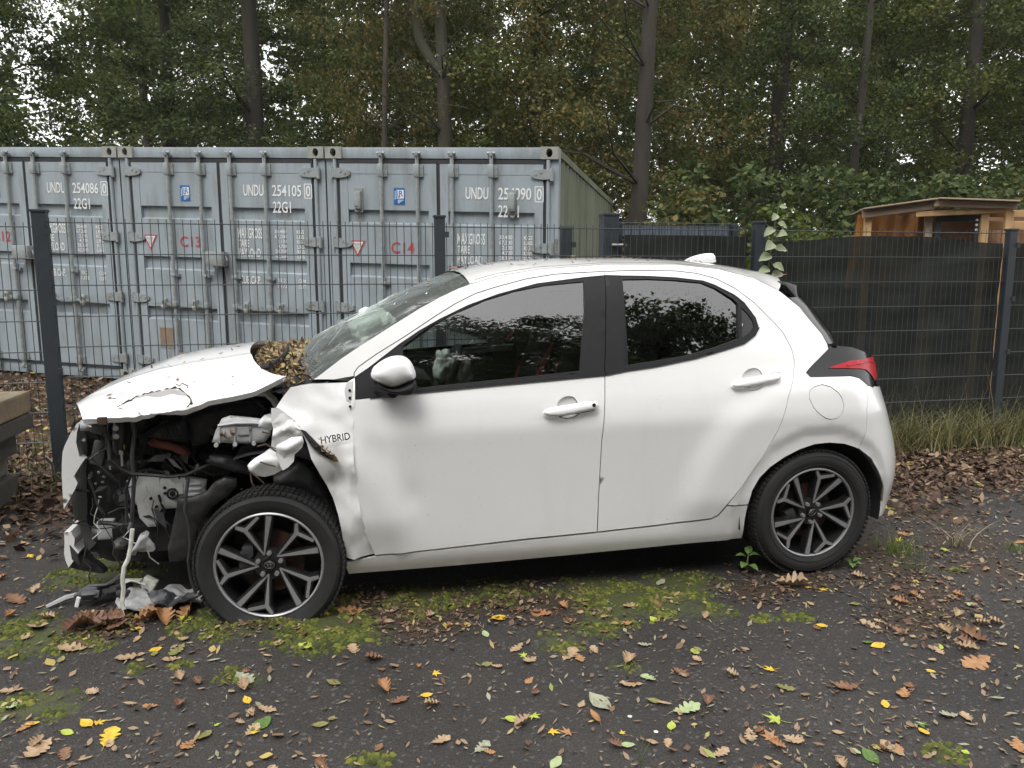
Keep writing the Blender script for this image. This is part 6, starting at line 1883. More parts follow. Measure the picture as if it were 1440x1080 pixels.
# splinters of plastic and torn wire ends
for k in range(46):
    u, w, v = rb_.uniform(-.84, -.10), rb_.uniform(.22, .82), rb_.uniform(.24, .36)
    if u > -.42 and w < .56: continue
    a = rb_.uniform(0, 6.28); L = rb_.uniform(.03, .11); b_ = rb_.uniform(.006, .03)
    d = Vector((math.cos(a), rb_.uniform(-.4, .4), math.sin(a))); n_ = Vector((-math.sin(a), .2, math.cos(a)))
    p = Vector((u, v, w)); th_ = Vector((0, .006, 0))
    P_ = [p, p+d*L*.4+n_*b_, p+d*L, p+d*L*.55-n_*b_*.6]
    m = MB(); m.add(P_+[q+th_ for q in P_], [(0, 1, 2, 3), (7, 6, 5, 4), (0, 4, 5, 1), (1, 5, 6, 2), (2, 6, 7, 3), (3, 7, 4, 0)])
    m.build('plastic_splinter', [M_ENG2, M_ENG, M_SCUFF, M_ENG, M_GREY][k % 5], eb)
for k in range(14):
    u, w = rb_.uniform(-.80, -.45), rb_.uniform(.30, .60)
    pts = [(u+.012*q*rb_.uniform(-1, 1), .27+.01*rb_.random(), w-.035*q) for q in range(rb_.randint(3, 6))]
    m = MB(); m.tube(pts, rb_.choice([.002, .003]), 4); m.build('torn_wire', [M_ENG, M_CABLE, M_ENG2][k % 3], eb, True)
# crumpled wing corner hanging over the wheel
cr = empty_part('crumpled_wing_corner', car)
piece('crumple_flap', 'crumple_flap', M_PAINT, .045, .012, .006, parent=cr, fs=13, facets=5, res=.010)
piece('crumple_lump', 'crumple_lump', M_PAINT, .045, .012, .008, parent=cr, fs=16, seed=6, facets=5, res=.010)
piece('crumple_strip', 'crumple_strip', M_PAINT, .03, .012, .012, parent=cr, fs=18, seed=9, facets=6, res=.010)
piece('crumple_tab', 'crumple_tab', M_APRON, .02, .01, .008, parent=cr, fs=24, facets=6, res=.008)
m = MB()
for pts in ([(-.055, -.075, .70), (-.02, -.07, .665), (.0, -.06, .64)], [(-.01, -.06, .73), (.02, -.075, .72), (.05, -.07, .71)], [(-.02, -.045, .79), (.015, -.05, .80), (.05, -.04, .765)], [(.0, -.045, .85), (.035, -.045, .84)], [(-.05, -.06, .69), (-.045, -.075, .65), (-.03, -.06, .61)]):
    m.tube(pts, .0032, 4)
m.build('paint_crack', M_RUST, cr)
m = MB(); v0, pl = FLAT['white_cable']; m.tube([(u, v0-.04*i/8, w) for i, (u, w) in enumerate(pl)], .009, 7); m.build('hanging_cable', M_CABLE, car, True)

# ---- cowl under the windscreen (the leaves on it are things of their own)
m = MB(); m.grid([[(-.14+.34*k/5+.20*abs(t)**3, CAR_MID+t*.74, 1.04+.015*k-.06*abs(t)**3) for t in np.linspace(-1, 1, 15)] for k in range(6)])
m.build('cowl', M_PLAST, car, True)
m = MB(); m.tube([(.02, .25, 1.085), (.06, .55, 1.105), (.05, .9, 1.115)], .009, 6).tube([(.02, .25, 1.085), (-.02, .3, 1.07)], .014, 6); m.build('wiper', M_PLAST, car, True)

# (picture column, picture row, x, y, size, kind, colour): the leaves one can tell apart
BIG_LEAVES = [
    (55, 1058, -1.484, 2.217, 0.100, 'oak', 'tan'),
    (154, 1040, -1.297, 2.283, 0.092, 'oak', 'yellow'),
    (136, 1020, -1.380, 2.362, 0.059, 'maple', 'yellow'),
    (367, 1023, -0.830, 2.349, 0.078, 'oval', 'green'),
    (375, 1001, -0.840, 2.440, 0.068, 'oak', 'tan'),
    (344, 960, -0.980, 2.628, 0.094, 'oak', 'grey'),
    (211, 997, -1.248, 2.458, 0.051, 'oak', 'orange'),
    (303, 1023, -0.981, 2.349, 0.035, 'maple', 'lime'),
    (14, 997, -1.731, 2.458, 0.074, 'oak', 'pale'),
    (16, 974, -1.792, 2.561, 0.076, 'oak', 'tan'),
    (183, 929, -1.479, 2.789, 0.102, 'oak', 'tan'),
    (192, 890, -1.565, 3.018, 0.065, 'oval', 'yellow'),
    (261, 878, -1.393, 3.096, 0.058, 'oval', 'lime'),
    (54, 883, -2.001, 3.063, 0.114, 'oak', 'tan'),
    (24, 847, -2.252, 3.316, 0.116, 'oak', 'brown'),
    (103, 916, -1.740, 2.862, 0.113, 'oak', 'tan'),
    (250, 923, -1.309, 2.822, 0.078, 'oak', 'olive'),
    (242, 934, -1.305, 2.762, 0.068, 'oak', 'tan'),
    (253, 958, -1.222, 2.638, 0.058, 'curled', 'tan'),
    (251, 997, -1.150, 2.458, 0.054, 'curled', 'brown'),
    (749, 1009, 0.070, 2.407, 0.067, 'maple', 'lime'),
    (775, 1031, 0.128, 2.318, 0.065, 'maple', 'yellow'),
    (800, 1033, 0.185, 2.310, 0.065, 'maple', 'orange'),
    (738, 924, 0.050, 2.816, 0.053, 'maple', 'lime'),
    (611, 949, -0.290, 2.683, 0.053, 'maple', 'yellow'),
    (600, 981, -0.302, 2.529, 0.045, 'oval', 'yellow'),
    (497, 919, -0.626, 2.844, 0.067, 'oak', 'tan'),
    (430, 919, -0.813, 2.844, 0.076, 'oak', 'lime'),
    (678, 1054, -0.094, 2.231, 0.063, 'oak', 'grey'),
    (699, 940, -0.057, 2.730, 0.046, 'oak', 'tan'),
    (761, 865, 0.128, 3.185, 0.093, 'oak', 'orange'),
    (703, 872, -0.052, 3.137, 0.083, 'oval', 'yellow'),
    (654, 881, -0.199, 3.076, 0.045, 'oval', 'yellow'),
    (525, 933, -0.533, 2.767, 0.068, 'curled', 'brown'),
    (744, 960, 0.063, 2.628, 0.042, 'oak', 'orange'),
    (683, 895, -0.109, 2.987, 0.047, 'oval', 'pale'),
    (541, 971, -0.458, 2.575, 0.069, 'curled', 'orange'),
    (460, 872, -0.799, 3.137, 0.055, 'maple', 'yellow'),
    (494, 869, -0.699, 3.157, 0.111, 'oak', 'orange'),
    (887, 965, 0.432, 2.604, 0.080, 'oak', 'tan'),
    (912, 956, 0.504, 2.648, 0.071, 'oak', 'pale'),
    (966, 1001, 0.599, 2.440, 0.100, 'oak', 'pale'),
    (843, 991, 0.304, 2.484, 0.106, 'oval', 'grey'),
    (837, 1013, 0.280, 2.390, 0.088, 'sliver', 'orange'),
    (1084, 1040, 0.834, 2.283, 0.087, 'maple', 'orange'),
    (1093, 1015, 0.889, 2.382, 0.095, 'maple', 'lime'),
    (977, 920, 0.720, 2.839, 0.059, 'oval', 'lime'),
    (801, 923, 0.226, 2.822, 0.092, 'oak', 'tan'),
    (836, 916, 0.327, 2.862, 0.051, 'oak', 'tan'),
    (886, 854, 0.529, 3.264, 0.083, 'oak', 'tan'),
    (907, 909, 0.534, 2.902, 0.057, 'oak', 'grey'),
    (876, 881, 0.471, 3.076, 0.078, 'oak', 'orange'),
    (1014, 1062, 0.652, 2.203, 0.062, 'oak', 'tan'),
    (1104, 970, 0.984, 2.580, 0.072, 'oak', 'olive'),
    (1068, 856, 1.105, 3.249, 0.063, 'sliver', 'tan'),
    (1115, 826, 1.338, 3.482, 0.136, 'curled', 'tan'),
    (929, 822, 0.714, 3.515, 0.065, 'oval', 'grey'),
    (883, 933, 0.446, 2.767, 0.077, 'curled', 'tan'),
    (1254, 1056, 1.195, 2.224, 0.083, 'oak', 'tan'),
    (1245, 994, 1.293, 2.471, 0.044, 'oval', 'yellow'),
    (1190, 969, 1.207, 2.585, 0.085, 'oak', 'brown'),
    (1223, 1067, 1.108, 2.185, 0.066, 'oval', 'green'),
    (1294, 1020, 1.357, 2.362, 0.073, 'maple', 'green'),
    (1359, 1012, 1.529, 2.394, 0.060, 'oak', 'tan'),
    (1334, 1009, 1.476, 2.407, 0.067, 'oak', 'grey'),
    (1373, 935, 1.779, 2.756, 0.131, 'oak', 'orange'),
    (1234, 911, 1.463, 2.891, 0.063, 'oval', 'yellow'),
    (1220, 906, 1.437, 2.920, 0.043, 'oval', 'green'),
    (1432, 1052, 1.603, 2.239, 0.072, 'oak', 'orange'),
    (1309, 947, 1.571, 2.693, 0.037, 'oval', 'yellow'),
    (1155, 831, 1.457, 3.441, 0.064, 'maple', 'yellow'),
    (1337, 840, 2.027, 3.370, 0.082, 'maple', 'tan'),
    (1223, 881, 1.518, 3.076, 0.084, 'oak', 'tan'),
    (1329, 891, 1.802, 3.012, 0.083, 'curled', 'tan'),
    (1368, 901, 1.880, 2.950, 0.102, 'curled', 'brown'),
    (1358, 915, 1.803, 2.867, 0.073, 'curled', 'tan'),
]
PLACES = {'tuft_green': (2.057, 3.927), 'tuft_low': (2.032, 3.710), 'tuft_dry': (2.420, 4.012), 'tuft_left': (-3.403, 5.503), 'tuft_edge': (2.737, 3.958), 'weed_a': (1.170, 3.655), 'weed_b': (1.727, 3.729), 'fleabane': (0.390, 2.144), 'scrap_grey': (-1.568, 3.249), 'scrap_dark': (-1.499, 3.178), 'scrap_black': (-1.833, 3.293), 'scrap_white': (-1.696, 3.323), 'twig': (-1.984, 3.293), 'heap': (-1.648, 3.083), 'vine': (1.93, 5.90)}
# ---------------------------------------------------------------- leaves, weeds, litter
def flat_leaf(outline, mat, name, curl=.12, seed=0, fold=.10):
    """A thin leaf from a half outline [(along, half width)], curled and folded about its midrib."""
    m = MB(); rows = []
    for i, (x, h) in enumerate(outline):
        c = curl*(x-.5)**2*1.6 + .03*nz(x*4, seed)
        k = fold + .06*nz(x*5, seed, 3)
        rows.append([(x-.5, -h, c+h*k*1.5+.05*nz(x*6, seed, 5)), (x-.5, -h*.5, c+h*.5*k), (x-.5, 0, c), (x-.5, h*.5, c+h*.5*k), (x-.5, h, c+h*k*1.5+.05*nz(x*6, seed, 8))])
    m.grid(rows)
    m.tube([(-.72, .02, .03), (-.5, 0, rows[0][2][2])], .010, 3)
    me = bpy.data.meshes.new(name); me.from_pydata(m.v, [], m.f); me.materials.append(mat)
    me.polygons.foreach_set('use_smooth', [True]*len(me.polygons)); me.update()
    return me
OAK = [(0, .03), (.10, .08), (.16, .17), (.22, .20), (.28, .10), (.36, .27), (.42, .30), (.48, .15), (.56, .33), (.63, .34), (.69, .18), (.77, .27), (.84, .26), (.90, .15), (1.0, .05)]
OVAL = [(0, .02), (.10, .14), (.25, .25), (.45, .31), (.65, .27), (.82, .16), (.93, .07), (1.0, .01)]
LONG = [(0, .02), (.15, .08), (.4, .13), (.7, .11), (.9, .05), (1, .01)]
def maple_leaf(mat, name, curl=.10, seed=0):
    tips = [(-100, .30), (-72, .16), (-50, .46), (-30, .22), (-14, .30), (0, .58), (14, .30), (30, .22), (50, .46), (72, .16), (100, .30), (135, .14), (180, .06), (225, .14)]
    m = MB(); V = [(0, 0, 0)]
    for a, r in tips:
        V.append((r*math.cos(R(a)), r*math.sin(R(a)), curl*r*r*1.5 + .05*nz(a*.05, seed)))
    n = len(tips)
    mid = [(.5*v[0], .5*v[1], .35*v[2]+.02) for v in V[1:]]
    V += mid
    Fc = []
    for i in range(n):
        j = (i+1) % n
        Fc += [(0, 1+n+i, 1+n+j), (1+n+i, 1+i, 1+j, 1+n+j)]
    m.add(V, Fc); m.tube([(-.06, 0, 0), (-.30, .03, .02), (-.45, .02, .05)], .010, 3)
    me = bpy.data.meshes.new(name); me.from_pydata(m.v, [], m.f); me.materials.append(mat)
    me.polygons.foreach_set('use_smooth', [True]*len(me.polygons)); me.update()
    return me
def leafm(name, c, c2=None):
    m, nt, out = new_mat(name)
    b = nt.nodes.new('ShaderNodeBsdfPrincipled'); b.inputs['Roughness'].default_value = .5; b.inputs['Specular IOR Level'].default_value = .35
    n = noise_node(nt, 5.0, 5, .65)
    c2 = c2 or tuple(x*.6 for x in c)
    r = ramp(nt, [(.36, c2), (.6, c)])
    nt.links.new(n.outputs['Fac'], r.inputs['Fac']); nt.links.new(r.outputs['Color'], b.inputs['Base Color'])
    nt.links.new(b.outputs[0], out.inputs[0]); return m
LCOL = {
    'tan': leafm('tan_leaf', (.38, .27, .165), (.25, .165, .095)), 'brown': leafm('brown_leaf', (.20, .10, .05), (.12, .06, .035)),
    'orange': leafm('orange_leaf', (.36, .19, .085), (.24, .115, .05)), 'yellow': leafm('yellow_leaf', (.58, .42, .04), (.48, .26, .03)),
    'lime': leafm('lime_leaf', (.36, .44, .07), (.30, .33, .05)), 'green': leafm('green_leaf', (.085, .16, .03), (.06, .11, .025)),
    'pale': leafm('pale_green_leaf', (.34, .40, .21), (.26, .32, .15)), 'grey': leafm('grey_green_leaf', (.30, .31, .22), (.20, .20, .14)),
    'olive': leafm('olive_leaf', (.20, .20, .07), (.13, .11, .04)), 'rust': leafm('rusty_leaf', (.20, .105, .065), (.12, .065, .045))}
SHAPES = {'oak': 'oak', 'maple': 'maple', 'oval': 'oval', 'curled': 'curled', 'sliver': 'sliver'}
_LM = {}
def leaf_mesh(shape, colour, k=0):
    key = (shape, colour, k)
    if key not in _LM:
        mt = LCOL[colour]; sd_ = k*3.7+hash(shape) % 7 if False else k*3.7+len(shape)
        if shape == 'oak': _LM[key] = flat_leaf(OAK, mt, 'oak_leaf', .12+.16*k, sd_, .08+.08*k)
        elif shape == 'maple': _LM[key] = maple_leaf(mt, 'maple_leaf', .08+.22*k, sd_)
        elif shape == 'oval': _LM[key] = flat_leaf(OVAL, mt, 'oval_leaf', .2, sd_, .12)
        elif shape == 'curled': _LM[key] = flat_leaf(OAK, mt, 'curled_leaf', .45, sd_, .75)
        else: _LM[key] = flat_leaf(LONG, mt, 'sliver_leaf', .3, sd_, .5)
    return _LM[key]

def put_leaf(x, y, size, shape, colour, label, group=None, z=None, rot=None, k=0, tilt=.18):
    zg = float(ground_z(x, y)) + .008 if z is None else z
    names = {'oak': 'oak_leaf', 'maple': 'maple_leaf', 'oval': 'oval_leaf', 'curled': 'curled_leaf', 'sliver': 'narrow_leaf'}
    o = link_mesh(names[shape], leaf_mesh(shape, colour, k), None, (x, y, zg), (rnd.uniform(-tilt, tilt), rnd.uniform(-tilt, tilt), rnd.uniform(0, 6.28) if rot is None else rot), (size, size, size))
    return tag(o, label, 'leaf', group or 'fallen leaves on the asphalt')

WORDS = {'tan': 'tan', 'brown': 'dark brown', 'orange': 'orange', 'yellow': 'yellow', 'lime': 'yellow green', 'green': 'deep green', 'pale': 'pale green', 'grey': 'grey green', 'olive': 'olive', 'rust': 'rusty'}
KIND = {'oak': 'oak leaf', 'maple': 'maple leaf', 'oval': 'oval leaf', 'curled': 'curled oak leaf', 'sliver': 'narrow shrivelled leaf'}
def where(x, y, px, py):
    if py > 1035: return 'at the bottom edge of the picture'
    if px < 130: return 'at the left edge of the lot'
    if py < 900 and px < 520: return 'in the moss beside the front wheel'
    if py < 900 and px < 1000: return 'in the moss along the sill of the car'
    if py < 900: return 'on the asphalt by the rear wheel'
    if px < 420: return 'on the asphalt in front of the flat front wheel'
    if px < 820: return 'on the open asphalt before the front door'
    if px < 1130: return 'on the open asphalt before the rear door'
    return 'on the asphalt before the tail of the car'
seen = {}
for (px, py, x, y, s, shape, colour) in sorted(BIG_LEAVES):
    sz = 'large ' if s > .115 else ('small ' if s < .06 else '')
    lab = sz + WORDS[colour] + ' ' + KIND[shape] + ' ' + where(x, y, px, py)
    if lab in seen:
        k = seen[lab] = seen[lab]+1
        lab = {2: 'second ', 3: 'third ', 4: 'fourth '}.get(k, 'another ') + lab
    else:
        seen[lab] = 1
    put_leaf(x, y, s*1.03, shape, colour, lab, k=(px+py) % 2)

# the many more that nothing tells apart, by colour and kind
PAL = [('tan', 'oak'), ('brown', 'oak'), ('orange', 'oak'), ('rust', 'curled'), ('tan', 'curled'), ('yellow', 'oval'), ('lime', 'oval'), ('tan', 'sliver'), ('grey', 'sliver'), ('brown', 'curled'), ('olive', 'oval'), ('yellow', 'maple'), ('pale', 'oval'), ('orange', 'curled')]
WT = [12, 4, 6, 5, 11, 3.5, 4, 10, 5, 3, 3, 2.5, 3, 5]
n_put = 0
def sight(x, y):      # where a point of the lot shows in the picture, for the words of its label
    c8, s8 = math.cos(R(8.5)), math.sin(R(8.5)); d = y*c8+1.5*s8
    return 720+1082*x/d, 540-1082*(y*s8-1.5*c8)/d
while n_put < 212:
    y = 1.75 + 3.2*rnd.random()**1.25; x = rnd.uniform(-.72, .72)*y
    # nothing lies under the car's wheels or deep under its floor
    cx = (x-CAR_O[0])*math.cos(CAR_R)+(y-CAR_O[1])*math.sin(CAR_R); cy = -(x-CAR_O[0])*math.sin(CAR_R)+(y-CAR_O[1])*math.cos(CAR_R)
    if -.9 < cx < 3.2 and cy > -.05: continue
    dens = .35 + .65*float(spots(HUMUS, np.array([x]), np.array([y]))[0]) + .3*float(spots(MOSS, np.array([x]), np.array([y]))[0])
    if rnd.random() > dens: continue
    c, s = rnd.choices(PAL, WT)[0]
    sz = rnd.uniform(.032, .072) if s != 'sliver' else rnd.uniform(.03, .055)
    qx, qy = sight(x, y)
    put_leaf(x, y, sz, s, c, 'small %s %s %s' % (WORDS[c], KIND[s], where(x, y, qx, qy)), 'small %s %ss %s' % (WORDS[c], KIND[s].replace('leaf', 'leave'), where(x, y, qx, qy)), k=n_put % 2)
    n_put += 1

def litter(name, pts, sizes, stops, flat=.35, label=None, zoff=.006, asp0=.16):
    """Loose litter as one mass of small bent flakes."""
    n = len(pts); pts = np.asarray(pts)
    a = rng.random(n)*6.28; s = np.asarray(sizes)
    ax = np.stack([np.cos(a), np.sin(a), flat*rng.normal(size=n)], 1)
    up = np.stack([flat*rng.normal(size=n), flat*rng.normal(size=n), np.ones(n)], 1)
    sd_ = np.cross(up, ax); sd_ /= np.linalg.norm(sd_, axis=1, keepdims=True)
    up = np.cross(ax, sd_)
    asp = (asp0+1.9*asp0*rng.random(n)**1.5)[:, None]; s = s[:, None]
    p = pts + np.array([0, 0, zoff])
    V = np.stack([p-ax*s*.5, p-ax*s*.1+sd_*s*asp+up*s*.08*rng.random((n, 1)), p+ax*s*.15+sd_*s*asp*.9+up*s*.15*rng.random((n, 1)), p+ax*s*.5+up*s*.12, p+ax*s*.1-sd_*s*asp+up*s*.08*rng.random((n, 1)), p-ax*s*.2-sd_*s*asp*.8], 1).reshape(-1, 3)
    k = np.arange(n)*6
    Fc = np.concatenate([np.stack([k, k+1, k+2], 1), np.stack([k, k+2, k+3], 1), np.stack([k, k+3, k+4], 1), np.stack([k, k+4, k+5], 1)])
    mt = leaf_mat(name+'_colours', stops, .1, .75)
    o = link_mesh(name, raw_mesh(name, V, Fc, mt)); return tag(o, label, kind='stuff')
LIT = [(.0, (.045, .026, .020)), (.35, (.085, .050, .036)), (.65, (.14, .088, .060)), (.86, (.22, .15, .10)), (.97, (.34, .25, .16)), (1.0, (.40, .33, .06))]
FLECK = [(.0, (.10, .06, .04)), (.3, (.20, .13, .08)), (.6, (.30, .21, .14)), (.85, (.22, .21, .13)), (1.0, (.34, .33, .25))]
def on_lot(n, y0=1.5, y1=5.2, spread=.75, pw=1.3):
    y = y0+(y1-y0)*rng.random(n)**pw; x = (rng.random(n)*2-1)*spread*y
    return x, y
# flecks all over the asphalt
x, y = on_lot(10500)
cx = (x-CAR_O[0])*math.cos(CAR_R)+(y-CAR_O[1])*math.sin(CAR_R); cy = -(x-CAR_O[0])*math.sin(CAR_R)+(y-CAR_O[1])*math.cos(CAR_R)
dens = .25+.75*spots(HUMUS, x, y)+.2*(np.sin(x*3+y*2)*.5+.5)+.25*(x > .6)
keep = (rng.random(len(x)) < dens) & ~((cx > -.9) & (cx < 3.2) & (cy > .25))
x, y = x[keep], y[keep]
litter('seed_litter', np.stack([x, y, ground_z(x, y)+.004], 1), .012+.026*rng.random(len(x))**2, FLECK, .25, 'pale winged seeds and flecks strewn over the asphalt', asp0=.09)
x, y = on_lot(1500)
cx = (x-CAR_O[0])*math.cos(CAR_R)+(y-CAR_O[1])*math.sin(CAR_R); cy = -(x-CAR_O[0])*math.sin(CAR_R)+(y-CAR_O[1])*math.cos(CAR_R)
keep = (rng.random(len(x)) < .2+.5*spots(HUMUS, x, y)+.3*spots(MOSS, x, y)+.25*(np.sin(x*2.1-y*3)*.5+.5)) & ~((cx > -.9) & (cx < 3.2) & (cy > .1))
x, y = x[keep], y[keep]
litter('leaf_scraps', np.stack([x, y, ground_z(x, y)+.005], 1), .022+.03*rng.random(len(x))**1.5, [(.0, (.10, .06, .04)), (.4, (.22, .145, .085)), (.75, (.36, .26, .16)), (.9, (.44, .34, .10)), (1.0, (.26, .30, .09))], .25, 'torn scraps of tan leaves on the asphalt', asp0=.14)
# brown drifts: along the fence, behind the tail of the car, at the left edge
def drift(n, f):
    P = []
    while len(P) < n:
        p = f()
        if p is not None: P.append(p)
    return np.array(P)
def f_right():
    x = rnd.uniform(1.6, 6.5); y = asphalt_edge(x) + rnd.gauss(.25, .45)
    if y < 4.35 or y > 6.9: return None
    return (x, y, float(ground_z(x, y))+rnd.uniform(0, .05))
def f_left():
    x = rnd.uniform(-5.2, -1.7); y = asphalt_edge(x) + rnd.gauss(.15, .40)
    if y < 3.6: return None
    return (x, y, float(ground_z(x, y))+rnd.uniform(0, .04))
def f_behind():
    x = rnd.uniform(-6.5, 1.0); y = rnd.uniform(5.3, 9.2)
    return (x, y, float(ground_z(x, y))+rnd.uniform(0, .03))
P = drift(14000, f_right); litter('brown_leaves', P, .020+.045*rng.random(len(P))**1.6, LIT, .45, 'deep brown drift of dead leaves behind the tail of the car')
P = drift(9000, f_left); litter('brown_leaves', P, .025+.055*rng.random(len(P))**1.5, LIT, .45, 'brown drift of dead leaves below the left fence post')
P = drift(7500, f_behind); litter('brown_leaves', P, .03+.05*rng.random(len(P)), LIT, .4, 'dead leaves on the ground between the fence and the containers')
# humus patches beside and under the car
H = np.array(HUMUS)
k = rng.integers(0, len(H), 3600); rr = np.sqrt(rng.random(3600))*H[k, 2]*1.4; aa = rng.random(3600)*6.28
x, y = H[k, 0]+rr*np.cos(aa), H[k, 1]+rr*np.sin(aa)
litter('leaf_crumbs', np.stack([x, y, ground_z(x, y)+.005], 1), .010+.024*rng.random(len(x))**2, LIT, .35, 'brown leaf crumbs gathered beside the car')

# moss cushions
M_MOSS = leaf_mat('moss', [(.0, (.036, .046, .012)), (.5, (.072, .088, .018)), (.85, (.125, .135, .024)), (1.0, (.18, .175, .03))], 0.1, .9)
Mo = np.array(MOSS)
wgt = Mo[:, 2]**2; wgt /= wgt.sum()
n = 18000
k = rng.choice(len(Mo), n, p=wgt); rr = rng.random(n)**.6*Mo[k, 2]*1.25; aa = rng.random(n)*6.28
x, y = Mo[k, 0]+rr*np.cos(aa), Mo[k, 1]+rr*np.sin(aa)*.8
nzv = np.array([nz(a*7, b*9, 2) for a, b in zip(x, y)])
keep = nzv > rng.random(n)*.25-.10
x, y = x[keep], y[keep]; n = len(x)
s = .004+.012*rng.random(n)**2
ang = np.arange(5)*2*math.pi/5
ring = np.stack([np.cos(ang), np.sin(ang), np.zeros(5)], 1)
base = np.stack([x, y, ground_z(x, y)+.003], 1)
V = np.concatenate([base[:, None, :]+ring[None]*s[:, None, None]*(0.7+.6*rng.random((n, 5, 1))), base[:, None, :]+ring[None]*(s*.6)[:, None, None]+np.array([0, 0, 1])*(s*.55)[:, None, None], (base+np.stack([0*s, 0*s, s*.75], 1))[:, None, :]], 1).reshape(-1, 3)
o_ = np.arange(n)*11
Fl = []
for i in range(5):
    j = (i+1) % 5
    Fl += [np.stack([o_+i, o_+j, o_+5+j], 1), np.stack([o_+i, o_+5+j, o_+5+i], 1), np.stack([o_+5+i, o_+5+j, o_+10], 1)]
o = link_mesh('moss', raw_mesh('moss', V, np.concatenate(Fl), M_MOSS, True)); tag(o, 'green moss cushions growing along the car', kind='stuff')

# ---- grass
def blades(P, h, w, lean, seg=3):
    n = len(P); a = rng.random(n)*6.28; h = np.asarray(h)
    dx = np.stack([np.cos(a), np.sin(a), np.zeros(n)], 1)
    sd_ = np.stack([-np.sin(a), np.cos(a), np.zeros(n)], 1)*np.asarray(w)[:, None]
    ln = np.asarray(lean)
    V, Fc = [], []
    for i in range(seg+1):
        f = i/seg
        c = P + dx*(ln*h*f*f)[:, None] + np.stack([0*h, 0*h, h*(f-.25*ln*f*f)], 1)
        V += [c-sd_*(1-f*.9), c+sd_*(1-f*.9)]
    V = np.stack(V, 1).reshape(-1, 3); k = np.arange(n)*2*(seg+1)
    for i in range(seg):
        Fc.append(np.stack([k+2*i, k+2*i+1, k+2*i+3, k+2*i+2], 1))
    return V, np.concatenate(Fc)
M_GRASS = leaf_mat('grass', [(.0, (.065, .085, .026)), (.4, (.135, .15, .05)), (.7, (.25, .23, .10)), (1.0, (.42, .36, .20))], .3, .6)
M_STRAW = leaf_mat('dry_stalks', [(.0, (.12, .10, .06)), (.5, (.24, .20, .13)), (1.0, (.36, .32, .24))], .2, .7)
M_TUFT = leaf_mat('fresh_grass', [(.0, (.06, .11, .02)), (.6, (.12, .18, .035)), (1.0, (.24, .26, .07))], .3, .6)
n = 7500
s_ = .9+6.0*rng.random(n); off = rng.normal(.10, .13, n)
P = np.array([tuple(fpt(a, b)) for a, b in zip(s_, off)]); P[:, 2] = ground_z(P[:, 0], P[:, 1])
V, Fc = blades(P, .18+.36*rng.random(n)**1.3, .0020+.002*rng.random(n), .3+1.0*rng.random(n))
o = link_mesh('grass', raw_mesh('grass', V, Fc, M_GRASS)); tag(o, 'long grass growing along the screened fence', kind='stuff')
n = 420
s_ = .9+6.0*rng.random(n); off = rng.normal(.02, .10, n)
P = np.array([tuple(fpt(a, b)) for a, b in zip(s_, off)]); P[:, 2] = ground_z(P[:, 0], P[:, 1])
V, Fc = blades(P, .4+.42*rng.random(n), .0016+.0012*rng.random(n), .2+.9*rng.random(n)**2, 5)
o = link_mesh('dry_grass', raw_mesh('dry_grass', V, Fc, M_STRAW)); tag(o, 'dry grey stalks leaning against the screen cloth', kind='stuff')
n = 900
s_ = -5.2+4.2*rng.random(n); off = rng.normal(.12, .14, n)
P = np.array([tuple(fpt(a, b)) for a, b in zip(s_, off)]); P[:, 2] = ground_z(P[:, 0], P[:, 1])
V, Fc = blades(P, .06+.16*rng.random(n), .0018+.0015*rng.random(n), .4+.7*rng.random(n))
o = link_mesh('grass', raw_mesh('grass', V, Fc, M_GRASS)); tag(o, 'thin grass at the foot of the left fence', kind='stuff')
n = 1200
x = rng.uniform(-6, .5, n); y = rng.uniform(5.6, 8.6, n); P = np.stack([x, y, ground_z(x, y)], 1)
V, Fc = blades(P, .04+.07*rng.random(n), .002+.002*rng.random(n), .4+.7*rng.random(n))
o = link_mesh('grass', raw_mesh('grass', V, Fc, M_GRASS)); tag(o, 'thin grass between the fence and the containers', kind='stuff')

def tuft(label, x, y, n, h, w, mat, spread=.05, lean=.8, name='grass_tuft'):
    P = np.stack([rng.normal(0, spread, n), rng.normal(0, spread, n), np.zeros(n)], 1)
    V, Fc = blades(P, h*(.5+.7*rng.random(n)), w*(.7+.6*rng.random(n)), lean*(.2+rng.random(n)), 4)
    o = link_mesh(name, raw_mesh(name, V, Fc, mat), None, (x, y, float(ground_z(x, y))))
    return tag(o, label, 'grass tuft')
for key, n, h, w, mat, sp, ln, lab in (('tuft_green', 130, .11, .0022, M_TUFT, .055, .8, 'fresh green grass tuft beside the rear wheel'), ('tuft_low', 60, .06, .002, M_TUFT, .05, .9, 'low yellowish grass tuft in the leaf crumbs before the rear bumper'), ('tuft_dry', 26, .20, .003, M_STRAW, .02, 1.5, 'dry splayed grass tuft alone on the asphalt behind the car'), ('tuft_left', 120, .16, .002, M_GRASS, .10, .9, 'grass tuft at the foot of the left fence post'), ('tuft_edge', 40, .06, .003, M_TUFT, .04, .7, 'small green tuft at the right edge of the asphalt')):
    x, y = PLACES[key]; tuft(lab, x, y, n, h, w, mat, sp, ln)

